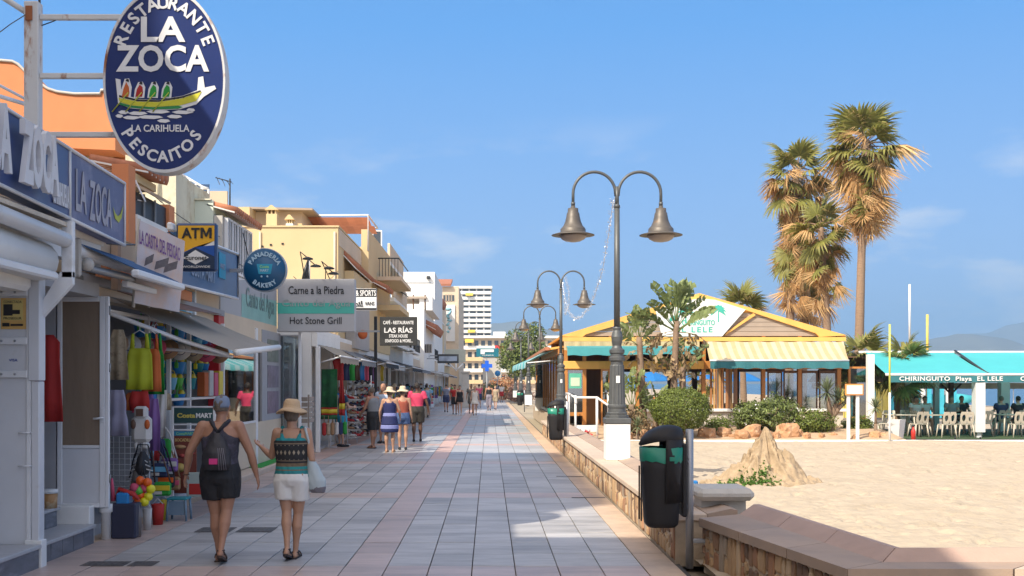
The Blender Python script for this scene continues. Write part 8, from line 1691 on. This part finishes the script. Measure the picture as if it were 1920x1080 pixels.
    def hand(s, q, i):
        h = s.H; sg = -1 if i == 0 else 1; d = (s.wr[i]-s.el[i]).normalized(); fwd = Vector((0,1,0)) if abs(d.y) < .8 else Vector((0,0,1)); side = (fwd - d*fwd.dot(d)).normalized(); nrm = d.cross(side).normalized()
        w = s.wr[i]; p = w+d*.045*h
        for k in (-1.0, -.35, .35, 1.0): capsule(q, w+side*k*.006*h, p+side*k*.017*h, .0095*h, .0085*h, 6)
        inward = nrm if nrm.x*sg < 0 else -nrm
        for k, (off, L) in enumerate(((1.0,.036),(.35,.042),(-.35,.040),(-1.0,.032))):
            a = p+side*off*.0185*h; b = a+(d*.9+side*off*.16+inward*.18).normalized()*L*.55*h; c = b+(d*.8+side*off*.12+inward*.55).normalized()*L*.5*h; chain(q, [a, b, c], [.0062*h, .0056*h, .0048*h], 6)
        a = w+side*.014*h+d*.012*h; b = a+(side*.75+d*.6+inward*.2).normalized()*.026*h; c = b+(d*.95+side*.2+inward*.2).normalized()*.020*h; chain(q, [a, b, c], [.0085*h, .0072*h, .0058*h], 6)
    def foot(s, q, i):
        h = s.H; a = s.an[i]; lf = s.lift[i]*h; fy = .10*h; toe = Vector((a.x, a.y+fy, .016*h)) if lf < .02 else Vector((a.x, a.y+fy*.75, max(.016*h, a.z-.045*h-lf*.35)))
        heel = Vector((a.x, a.y-.028*h, a.z-.027*h)); capsule(q, a, heel, .017*h, .0175*h); capsule(q, a+Vector((0,.005,0)), heel.lerp(toe, .55)+Vector((0,0,.010*h)), .017*h, .018*h); chain(q, [heel, heel.lerp(toe, .6), toe], [.0165*h, .019*h, .013*h]); s.toe = getattr(s, 'toe', {}); s.toe[i] = (heel, toe)
def person(pos, rz, fig, skin, label, vox=.009, group=None, face=True):
    t = thing('person', pos, label, 'person', group, rz); b = fig.body(vox); b.materials.append(skin); b.name = 'body'; link('body', b, t, False)
    if face:
        h = fig.H; hd = fig.head
        for sg in (-1, 1): q = MB(); q.ball(hd+Vector((sg*.018*h,.0515*h,.008*h)), .0055*h, 6, 5); q.build('eye', M_black, t, False)
        q = MB(); q.ball(hd+Vector((0,.0505*h,-.035*h)), .012*h, 8, 5, sc=(1,.3,.3)); q.build('mouth', C_red if False else mat('lips', (.30,.09,.08), .5), t, False)
    return t
def garment(name, t, m, fn, vox=.01, smooth=5):
    q = MB(); fn(q); me = remesh(q, vox, smooth); me.materials.append(m); me.name = name
    if vox < .013:      # soft folds
        for v in me.vertices: c = v.co; v.co = c + v.normal*(.0055*noise.noise(Vector((c.x*16+c.z*9, c.y*16, c.z*7)))+.0035*noise.noise(Vector((c.x*34, c.y*34-c.z*12, c.z*15)))+.0025)
    return link(name, me, t, False)
def shorts(f, t, m, leg=.55, infl=1.0, vox=.01, name='shorts', top=.07):
    h, b = f.H, f.b*infl
    def fn(q):
        rings(q, [(f.pel+Vector((0,0,-.06*h)), .092*h*b, .078*h*b), (f.pel+Vector((0,-.006*h,-.02*h)), .106*h*b, .088*h*b), (f.pel+Vector((0,-.004*h,.02*h)), .104*h*b, .080*h*b), (f.pel.lerp(f.waist, top/.09), .091*h*b, .068*h*b)])
        for i in (0, 1):
            p = [f.hip_[i].lerp(f.kn[i], u) for u in (0, leg*.5, leg)]; sg = -1 if i == 0 else 1
            rings(q, [(p[2]+Vector((sg*.004*h,0,0)), .066*h*b*(1-.2*leg), .066*h*b*(1-.15*leg)), (p[1], .064*h*b, .070*h*b), (p[0]+Vector((0,-.008*h,0)), .060*h*b, .076*h*b)], 14)
    return garment(name, t, m, fn, vox)
def top_(f, t, m, sleeve=0.0, infl=1.0, vox=.01, name='shirt', low=-.02, neck=.075, straps=False, skirt=0.0):
    h, b = f.H, f.b*infl
    def fn(q):
        base = f.pel+Vector((0,0,low*h)); rows = []
        if skirt: rows.append((f.pel+Vector((0,0,-skirt*h)), .13*h*b, .11*h*b)); rows.append((f.pel+Vector((0,0,-skirt*.5*h)), .118*h*b, .10*h*b))
        rows += [(base, .103*h*b, .082*h*b), (f.waist, .087*h*b, .067*h*b), (f.chest+Vector((0,0,-.04*h)), .096*h*b, .071*h*b), (f.chest+Vector((0,0,.02*h)), .105*h*b, .073*h*b)]
        if straps: rows += [(f.chest+Vector((0,-.002*h,.045*h)), .084*h*b, .064*h*b)]
        else: rows += [(f.chest+Vector((0,0,.06*h)), .098*h*b, .064*h*b), (f.chest+Vector((0,-.002*h,neck*h+.012*h)), .055*h*b, .048*h*b)]
        rings(q, rows)
        if straps:
            for sg in (-1, 1): chain(q, [f.chest+Vector((sg*.06*h,.055*h*b,.035*h)), Vector((sg*.062*h, f.neck.y+.005*h, .842*h)), f.chest+Vector((sg*.05*h,-.055*h*b,.035*h))], [.013*h]*3, 8)
        for i in (0, 1):
            if sleeve: p = f.sh[i].lerp(f.el[i], sleeve); capsule(q, f.sh[i], f.sh[i].lerp(p, .4), .042*h*b, .040*h*b); q.tube([f.sh[i], p], [.041*h*b, .038*h*b], 12)
    return garment(name, t, m, fn, vox)
def hat_brim(f, t, m, r=.115, crown=.052, tilt=0.0, name='sun_hat', z=.028):
    h = f.H; c = f.head+Vector((0,-.004*h,z*h)); q = MB(); n = 28; prof = [(r,-.020),(r*.97,-.010),(r*.75,.004),(crown*1.06,.010),(crown*1.0,.03),(crown*.93,.055),(crown*.7,.068),(.002,.070)]; vs = []
    for (rr, zz) in prof:
        for k in range(n): a = 2*pi*k/n; w = .006*sin(a*3+1)*(rr/r)**2; vs.append(c+Vector((rr*h*cos(a)*.92, rr*h*sin(a)*1.02, (zz+w)*h-tilt*rr*h*sin(a))))
    q.add(vs, [(i*n+k, i*n+(k+1) % n, (i+1)*n+(k+1) % n, (i+1)*n+k) for i in range(len(prof)-1) for k in range(n)]+[tuple((len(prof)-1)*n+k for k in range(n))], 0, True)
    o = q.build(name, m, t, False); md = o.modifiers.new('s', 'SOLIDIFY'); md.thickness = .006; md.offset = 1; return o
def cap_(f, t, m, name='cap'):
    h = f.H; c = f.head+Vector((0,-.003*h,.012*h)); q = MB(); n = 22; prof = [(.0515,-.012),(.0530,0),(.0520,.022),(.046,.043),(.030,.057),(.002,.062)]; vs = []
    for (rr, zz) in prof:
        for k in range(n): a = 2*pi*k/n; vs.append(c+Vector((rr*h*cos(a)*.93, rr*h*sin(a)*1.13, zz*h)))
    q.add(vs, [(i*n+k, i*n+(k+1) % n, (i+1)*n+(k+1) % n, (i+1)*n+k) for i in range(len(prof)-1) for k in range(n)]+[tuple((len(prof)-1)*n+k for k in range(n))], 0, True)
    o = q.build(name, m, t, False); md = o.modifiers.new('s', 'SOLIDIFY'); md.thickness = .003
    q = MB(); q.prism([(.036*cos(pi*k/10)*h, .05*h+.055*sin(pi*k/10)*h) for k in range(11)], -.004, .004, 'Z', 0, Matrix.Translation(c+Vector((0,0,-.004*h))) @ Matrix.Rotation(-.2,4,'X')); q.build('peak', m, o, False)
    q = MB(); q.ball(c+Vector((0,0,.0625*h)), .005*h, 6, 4); q.build('button', m, o, False); return o
def hair_(f, t, m, length=.0, name='hair', vox=.009, r=1.0):
    h = f.H; hd = f.head
    def fn(q):
        rings(q, [(hd+Vector((0,-.014*h,-.03*h-length*h)), .030*h*r, .026*h*r), (hd+Vector((0,-.017*h,-.022*h)), .042*h*r, .045*h*r), (hd+Vector((0,-.014*h,.005*h)), .0485*h*r, .053*h*r), (hd+Vector((0,-.008*h,.035*h)), .048*h*r, .060*h*r), (hd+Vector((0,-.006*h,.060*h)), .036*h*r, .046*h*r), (hd+Vector((0,-.006*h,.075*h)), .012*h, .018*h)], 16)
    return garment(name, t, m, fn, vox, 4)
def shoes(f, t, m, kind='shoe', sole=None):
    h = f.H
    for i in (0, 1):
        heel, toe = f.toe[i]; d = (toe-heel); 
        if kind == 'shoe':
            q = MB(); chain(q, [heel+Vector((0,0,.004*h)), heel.lerp(toe,.55)+Vector((0,0,.004*h)), toe+Vector((0,.006*h,.001*h))], [.022*h,.0235*h,.017*h], 10); capsule(q, heel+Vector((0,0,.005*h)), f.an[i]-Vector((0,0,.012*h)), .022*h, .022*h); q.build('shoe', m, t, False)
        else:
            q = MB(); dn = d.normalized(); sd = Vector((1,0,0)); pts = []; n = 12
            out = [(-.20,-.017),(-.24,0),(-.20,.017),(.3,.019),(.7,.024),(1.08,.020),(1.17,0),(1.08,-.020),(.7,-.024),(.3,-.019)]
            lo = [heel+d*u+sd*w*h+Vector((0,0,-.0175*h)) for u, w in out]; hi = [p+Vector((0,0,.008*h)) for p in lo]; lo = [p-Vector((0,0,.006*h)) for p in lo]
            k = len(out); q.add(lo+hi, [tuple(range(k))[::-1], tuple(range(k, 2*k))]+[(j,(j+1) % k,(j+1) % k+k,j+k) for j in range(k)]); so_ = q.build('sandal', m, t, False)
            for u, r, z in ((.72,.026,.0),(.22,.024,.012)):
                c = heel+d*u; q = MB(); q.tube([c+Vector((cos(a)*r*h, 0, -.012*h+z*h+sin(a)*.036*h)) for a in [pi*j/8 for j in range(9)]], .0045*h, 6); q.build('sandal_strap', m, so_, False)
            q = MB(); q.tube([f.an[i]+Vector((cos(a)*.021*h, sin(a)*.022*h, -.006*h)) for a in [2*pi*j/12 for j in range(13)]], .004*h, 5); q.build('ankle_strap', m, so_, False)
# 1: walking man with the drawstring bag
f = Fig(1.66, 1.13, arms=[((-.075,-.02,-.155),(-.030,.045,-.135)),((.070,.01,-.160),(.030,.035,-.140))], feet=[(-.012,.015,0,.01),(.030,-.125,.045,.045)], head=(.005,.01), lean=.01)
t = person((-2.68, 11.35, 0), radians(1), f, SK_T, 'person in grey cap, black tank top and shorts, seen from behind with a drawstring bag', .0065)
shorts(f, t, C_black, .62, 1.03); hair_(f, t, H_grey, -.004, r=.90); cap_(f, t, mat('cap_grey', (.17,.21,.29), .8)); shoes(f, t, mat('sandal_brown', (.05,.028,.02), .6), 'sandal')
M_tankb = mat('tank_pattern', (.035,.032,.045), .8, var=.5, vs=10, col2=(.07,.06,.09), c2s=14)
h = f.H
def racer(q):
    b = f.b; rings(q, [(f.pel+Vector((0,0,-.012*h)), .108*h*b, .088*h*b), (f.waist, .091*h*b, .070*h*b), (f.chest+Vector((0,0,-.04*h)), .098*h*b, .074*h*b), (f.chest+Vector((0,0,.005*h)), .103*h*b, .074*h*b), (f.chest+Vector((0,-.008*h,.035*h)), .070*h*b, .062*h*b), (f.chest+Vector((0,-.012*h,.065*h)), .040*h*b, .050*h*b)])
    for sg in (-1, 1): chain(q, [f.chest+Vector((sg*.015*h,-.052*h,.055*h)), Vector((sg*.052*h,-.012*h,.845*h)), f.chest+Vector((sg*.06*h,.060*h,.035*h))], [.017*h,.012*h,.013*h], 8)
garment('tank_top', t, M_tankb, racer)
def bag(q):
    rings(q, [(f.pel+Vector((.004,-.115*h,.03*h)), .080*h, .030*h), (f.pel+Vector((.004,-.122*h,.06*h)), .088*h, .042*h), (f.chest+Vector((.002,-.115*h,-.07*h)), .080*h, .042*h), (f.chest+Vector((0,-.098*h,-.01*h)), .055*h, .030*h), (f.chest+Vector((0,-.082*h,.045*h)), .022*h, .016*h)], 18)
M_dbag = mat('bag_dark', (.020,.018,.022), .6, var=.3, vs=8, bump=.6, bs=9)
bg_ = garment('drawstring_bag', t, M_dbag, bag)
for sg in (-1, 1): q = MB(); q.tube([f.chest+Vector((0,-.082*h,.05*h)), Vector((sg*.04*h,-.055*h,.835*h)), Vector((sg*.055*h,-.005*h,.850*h)), f.chest+Vector((sg*.075*h,.06*h,.02*h))], .008*h, 6); q.build('bag_strap', M_dbag, t, False)
q = MB(); q.box((-.030*h,-.172*h,.595*h),(.018*h,-.160*h,.628*h)); q.build('pink_patch', mat('patch_pink', (.55,.03,.18), .6), bg_, False)
for k, x in enumerate((.028,.042,.056,.068)): q = MB(); q.tube([(x*h,-.166*h+.004*k,.56*h),(x*h*.9,-.168*h+.004*k,.62*h),(x*h*.7,-.160*h+.004*k,.69*h)], .0018, 4); q.build('stripe', mat('pale_line', (.30,.27,.30), .6), bg_, False)
q = MB(); q.tube([(.085*h,-.09*h,.56*h),(.10*h,-.10*h,.50*h),(.108*h,-.09*h,.43*h)], .003, 4); q.ball((.108*h,-.09*h,.43*h),.010,6,4); q.build('draw_cord', M_black, bg_, False)
q = MB(); w = f.wr[0]; q.tube([w+Vector((cos(a)*.030, sin(a)*.030, .0)) for a in [2*pi*j/10 for j in range(11)]], .006, 5); q.build('bracelet', C_brown, t, False)
# 2: walking woman
f = Fig(1.575, 1.04, arms=[((-.045,.045,-.155),(-.095,.105,.055)),((.035,-.015,-.170),(.00,.085,-.10))], feet=[(-.010,-.105,.035,.035),(.020,.010,0,.01)], female=True, head=(-.005,.0))
t = person((-2.0, 11.55, 0), radians(-2), f, SK_W, 'person in wide straw hat, teal patterned top and white shorts carrying a pale shoulder bag', .0065)
M_wshort = mat('shorts_white', (.66,.65,.62), .8, var=.06, bump=.3, bs=14); shorts(f, t, M_wshort, .62, 1.04, top=.03)
hair_(f, t, H_grey, .012); hat_brim(f, t, mat('straw', (.50,.35,.21), .9, var=.1, bump=.4, bs=50), .105, .056, .12); shoes(f, t, mat('sandal_dark', (.03,.02,.02), .6), 'sandal')
# banded knit top: band colours by height
M_knit = mat('knit_top', (.02,.02,.022), .85, var=.25, vs=25); tt = M_knit.node_tree; N_, L_ = tt.nodes, tt.links
tcn = N_.new('ShaderNodeTexCoord'); sp = N_.new('ShaderNodeSeparateXYZ'); L_.new(tcn.outputs['Object'], sp.inputs[0]); cr = N_.new('ShaderNodeValToRGB'); cr.color_ramp.interpolation = 'CONSTANT'
mrn = N_.new('ShaderNodeMapRange'); mrn.inputs[1].default_value = .78; mrn.inputs[2].default_value = 1.36; L_.new(sp.outputs[2], mrn.inputs[0]); L_.new(mrn.outputs[0], cr.inputs[0])
bands = [(0,(.015,.16,.17)),(.03,(.02,.02,.02)),(.06,(.02,.20,.21)),(.20,(.16,.12,.08)),(.22,(.02,.22,.22)),(.27,(.14,.10,.06)),(.33,(.02,.02,.022)),(.36,(.16,.12,.08)),(.38,(.02,.02,.022)),(.66,(.17,.13,.09)),(.68,(.02,.02,.02)),(.72,(.015,.20,.22)),(.84,(.12,.09,.06)),(.87,(.02,.02,.022)),(.90,(.16,.12,.09)),(.92,(.015,.17,.18))]
cr.color_ramp.elements[0].color = (*bands[0][1],1); cr.color_ramp.elements[1].position = bands[-1][0]; cr.color_ramp.elements[1].color = (*bands[-1][1],1)
for p_, c_ in bands[1:-1]: e_ = cr.color_ramp.elements.new(p_); e_.color = (*c_,1)
# diamonds in the wide middle band
mu = N_.new('ShaderNodeMath'); mu.operation = 'PINGPONG'; mu.inputs[1].default_value = .022; L_.new(sp.outputs[0], mu.inputs[0]); mv = N_.new('ShaderNodeMath'); mv.operation = 'PINGPONG'; mv.inputs[1].default_value = .045; L_.new(sp.outputs[2], mv.inputs[0])
m5 = N_.new('ShaderNodeMath'); m5.operation = 'MULTIPLY'; m5.inputs[1].default_value = .5; L_.new(mv.outputs[0], m5.inputs[0]); ad = N_.new('ShaderNodeMath'); ad.operation = 'ADD'; L_.new(mu.outputs[0], ad.inputs[0]); L_.new(m5.outputs[0], ad.inputs[1])
gt = N_.new('ShaderNodeMath'); gt.operation = 'LESS_THAN'; gt.inputs[1].default_value = .013; L_.new(ad.outputs[0], gt.inputs[0])
zl = N_.new('ShaderNodeMath'); zl.operation = 'COMPARE'; zl.inputs[1].default_value = .52; zl.inputs[2].default_value = .13; L_.new(mrn.outputs[0], zl.inputs[0]); am = N_.new('ShaderNodeMath'); am.operation = 'MULTIPLY'; L_.new(gt.outputs[0], am.inputs[0]); L_.new(zl.outputs[0], am.inputs[1])
xm = N_.new('ShaderNodeMixRGB'); L_.new(am.outputs[0], xm.inputs[0]); L_.new(cr.outputs[0], xm.inputs[1]); xm.inputs[2].default_value = (.30,.25,.18,1)
bn_ = [n for n in N_ if n.type == 'RGB'][0]
for l in list(L_):
    if l.from_node == bn_: to = l.to_socket; L_.remove(l); L_.new(xm.outputs[0], to)
top_(f, t, M_knit, 0, 1.10, .009, 'knit_top', -.008, straps=True)
h = f.H
def tote(q): rings(q, [(Vector((.165*h,.0,.44*h)), .050*h, .035*h), (Vector((.160*h,.0,.50*h)), .060*h, .040*h), (Vector((.140*h,.0,.58*h)), .042*h, .036*h), (Vector((.118*h,-.005*h,.66*h)), .016*h, .024*h), (Vector((.105*h,-.01*h,.70*h)), .008*h, .016*h)], 16)
tb = garment('shoulder_bag', t, mat('bag_pale', (.40,.46,.48), .7, var=.12, bump=.5, bs=9), tote)
def toteb(q): rings(q, [(Vector((.167*h,.0,.425*h)), .046*h, .032*h), (Vector((.165*h,.0,.465*h)), .0555*h, .0385*h)], 16)
tb2 = garment('bag_base', t, mat('bag_base_grey', (.15,.14,.16), .7), toteb)
for y in (-.03, .025): q = MB(); q.tube([(.118*h, y*h*.5, .68*h), (.112*h, y*h, .76*h), (.092*h, y*h, .838*h), (.085*h, y*h*.2, .845*h)], .009*h, 6); q.build('bag_strap', mat('bag_pale', (.40,.46,.48)), t, False)
# 3: man in pink
f = Fig(1.80, 1.08, arms=[((-.035,.01,-.170),(.005,.10,-.06)),((.06,-.02,-.165),(.03,.03,-.14))], feet=[(-.055,-.03,0,0),(.055,.03,0,.0)])
t = person((-2.18, 34.5, 0), 0, f, SK_D, 'person in bright pink t-shirt and dark shorts standing in the promenade', .012); top_(f, t, mat('pink_shirt', (.60,.05,.12), .8, trans=.1), .55, 1.05, .014, 'shirt', -.05); shorts(f, t, mat('olive_shorts', (.025,.022,.016), .8), .85, 1.12, .014); hair_(f, t, H_dark, -.01, vox=.012); shoes(f, t, C_black)
# 4: blue cap man
f = Fig(1.68, 1.12, arms=[((-.03,.05,-.165),(.02,.09,-.08)),((.04,.03,-.165),(.01,.10,-.08))], feet=[(-.05,-.02,0,0),(.05,.04,0,0)], lean=.03, head=(0,.04))
t = person((-3.15, 31.0, 0), radians(55), f, SK_T, 'person in teal blue cap, grey vest and dark shorts looking at the shoe racks', .012); top_(f, t, mat('grey_vest', (.20,.21,.22), .8), 0, 1.06, .014, 'vest', -.04, straps=False); shorts(f, t, C_black, .95, 1.12, .014); hair_(f, t, H_grey, -.01, vox=.012); cap_(f, t, mat('cap_teal', (.05,.16,.23), .8)); shoes(f, t, C_black, 'sandal')
q = MB(); q.cbox((-.12,.10,.80),(.16,.20,.90),.03); q.build('waist_bag', mat('waist_bag', (.30,.32,.35), .7), t, False)
# 5: straw hat woman in the navy dress
f = Fig(1.64, 1.04, arms=[((-.055,.0,-.165),(-.01,.06,-.12)),((.055,.02,-.160),(.0,.07,-.11))], feet=[(-.05,0,0,0),(.05,.02,0,0)], female=True)
t = person((-2.55, 29.2, 0), radians(-4), f, SK_W, 'person in cream straw hat and navy and lilac beach dress, seen from behind', .012)
top_(f, t, mat('dress_navy', (.012,.018,.085), .8), 0, 1.04, .014, 'dress_top', .02, straps=True)
def skirt(a, b, ra, rb, m, nm):
    garment(nm, t, m, lambda q: rings(q, [(f.pel+Vector((0,0,b*f.H)), rb*f.H, rb*.85*f.H), (f.pel+Vector((0,0,a*f.H)), ra*f.H, ra*.85*f.H)]), .014, 3)
M_lil = mat('dress_lilac', (.18,.20,.42), .8); M_nav = mat('dress_navy', (.012,.018,.085))
skirt(.085, .03, .098, .116, M_lil, 'dress_band'); skirt(.028, -.10, .117, .140, M_nav, 'dress_skirt'); skirt(-.101, -.165, .141, .147, M_lil, 'dress_band'); skirt(-.166, -.215, .146, .135, M_nav, 'dress_hem')
hair_(f, t, H_grey, .0, vox=.012); hat_brim(f, t, mat('straw_cream', (.62,.50,.34), .9), .115, .055, .1); shoes(f, t, C_tan, 'sandal')
# others in the group and beyond
def walker(pos, rz, H, skin, topm, botm, label, female=False, leg=.8, sleeve=.5, hair=None, hl=0.0, feet=None, arms=None, straps=False, skirt=0.0, shoe=C_black, vox=.016, extra=None, build=1.0, low=-.04):
    f = Fig(H, build, arms=arms, feet=feet, female=female); t = person(pos, rz, f, skin, label, vox)
    top_(f, t, topm, 0 if straps else sleeve, 1.05, vox, 'top', low, straps=straps, skirt=skirt)
    if botm: shorts(f, t, botm, leg, 1.1, vox)
    if hair: hair_(f, t, hair, hl, vox=vox)
    shoes(f, t, shoe); 
    if extra: extra(f, t)
    return t
st = [(-.04,.08,0,0),(.04,-.09,.03,.03)]; st2 = [(-.04,-.09,.03,.03),(.04,.08,0,0)]
walker((-2.30, 30.3, 0), radians(8), 1.66, SK_W, mat('rust_top', (.30,.07,.04), .8), mat('denim_shorts', (.05,.09,.20), .8), 'person in rust brown top and denim shorts just right of the navy dress', True, .45, straps=True, hair=H_grey, hl=.01, extra=lambda f, t: hat_brim(f, t, mat('straw_cream', (.62,.50,.34)), .10, .052))
walker((-3.12, 33.6, 0), radians(160), 1.78, SK_T, mat('pale_blue_shirt', (.42,.50,.62), .8), C_navy, 'bald person in pale blue shirt behind the straw hatted woman', sleeve=.6)
walker((-4.12, 31.7, 0), radians(-50), 1.70, SK_P, mat('petrol_shirt', (.01,.06,.11), .8), mat('bright_blue_shorts', (.03,.32,.50), .8), 'person in dark petrol shirt and bright blue shorts holding a phone beside the towels', leg=.85, hair=H_grey, hl=-.01, arms=[((-.03,.05,-.16),(.04,.12,.0)),((.03,.05,-.16),(-.03,.12,.0))])
walker((-3.22, 58.5, 0), radians(5), 1.72, SK_P, mat('sky_shirt', (.25,.42,.58), .8), C_navy, 'person in sky blue shirt and navy shorts right behind the man in pink', hair=H_dark, feet=st)
walker((-2.60, 69, 0), 0, 1.76, SK_T, mat('slate_shirt', (.16,.18,.25), .8), C_navy, 'person in slate grey shirt walking away left of the woman in black', hair=H_dark, feet=st2)
walker((-1.62, 63, 0), radians(185), 1.66, SK_P, C_black, mat('black_shorts', (.02,.02,.02), .8), 'person in black strap top and shorts walking towards the viewer', True, .35, hair=H_dark, hl=.02, feet=st, straps=True, shoe=C_whitef)
walker((-.78, 62.5, 0), radians(180), 1.62, SK_P, mat('white_dress', (.72,.70,.66), .8), None, 'person in short white dress walking towards the viewer', True, hair=H_blond, hl=.03, feet=st2, straps=True, skirt=.14, shoe=C_brown)
walker((-.0, 73, 0), 0, 1.74, SK_T, C_black, mat('patterned_trousers', (.20,.18,.22), .8, var=.6, vs=20), 'person in black sleeveless top and long patterned trousers walking away', hair=H_dark, leg=1.75, straps=True, feet=st)
walker((.42, 76, 0), radians(170), 1.60, SK_P, C_beige, C_beige, 'person in beige just right of the patterned trousers', hair=H_blond, feet=st)
walker((-1.95, 64.5, 0), radians(180), 1.70, SK_T, C_red, C_black, 'person in red half hidden behind the woman in black', hair=H_dark)
walker((-1.05, 66.5, 0), radians(175), 1.72, SK_D, C_black, C_black, 'person in all black half hidden behind the woman in white', hair=H_dark)
walker((-.72, 82, 0), 0, 1.70, SK_P, C_pink, C_navy, 'person in pink top between the white dress and the patterned trousers', hair=H_dark)
walker((1.15, 104, 0), 0, 1.70, SK_P, mat('pale_shirt', (.6,.6,.6), .8), C_red, 'tiny distant person in pale shirt and red shorts', hair=H_dark)
walker((.75, 112, 0), 0, 1.75, SK_T, C_navy, C_black, 'tiny distant person in navy at the end of the promenade', hair=H_dark)
walker((-3.35, 50, 0), radians(90), 1.66, SK_T, C_navy, C_black, 'person in navy at the shop front under the long dark canopy', hair=H_dark)
walker((-2.95, 90, 0), radians(90), 1.70, SK_P, C_green, C_navy, 'small person in green before the far white canopy', hair=H_dark)
# diners seated under the pavilion
def diner(pos, rz, skin, m, label, hair, H=1.7):
    f = Fig(H, 1.05, arms=[((-.03,.06,-.14),(.03,.12,.0)),((.03,.06,-.14),(-.03,.12,.0))]); dz = -.08*H
    f.kn = [Vector((sg*.06*H, .24*H, .50*H)) for sg in (-1, 1)]; f.an = [Vector((sg*.06*H, .25*H, .26*H)) for sg in (-1, 1)]
    t = person((pos[0], pos[1], -.045+.45-.53*H+.07*H), rz, f, skin, label, .018, 'diners under the pavilion'); top_(f, t, m, .5, 1.06, .018, 'shirt', -.01); shorts(f, t, C_navy, .9, 1.08, .018); hair_(f, t, hair, 0, vox=.016); return t
seats = [((15.15,40.35), pi, SK_T, C_whitef, 'diner in pale shirt behind the three front chairs', H_dark), ((15.55,40.6), pi, SK_T, C_whitef, 'dark haired diner beside the one in the pale shirt', H_dark), ((16.75,41.2), pi*.9, SK_P, mat('grey_shirt', (.3,.3,.32), .8), 'grey shirted diner left of the white column', H_grey), ((17.15,41.3), pi, SK_T, C_black, 'diner in black close to the white column', H_dark),
         ((18.15,40.3), 0, SK_P, C_navy, 'grey haired diner in navy above the lone chair', H_grey), ((18.75,40.3), .2, SK_P, C_black, 'diner in black right of the one in navy', H_dark), ((19.35,40.5), -.2, SK_W, mat('sand_shirt', (.45,.30,.22), .8), 'diner in sandy shirt at the right edge', H_dark)]
for (xy, rz, sk, m, lb, hr) in seats: 
    diner(xy, rz, sk, m, lb, hr); a = rz; bx_, by_ = xy[0]+sin(a)*.02, xy[1]-cos(a)*.02
    dup(C0, (bx_, by_, -.045), rz, 'ivory chair under the '+lb)
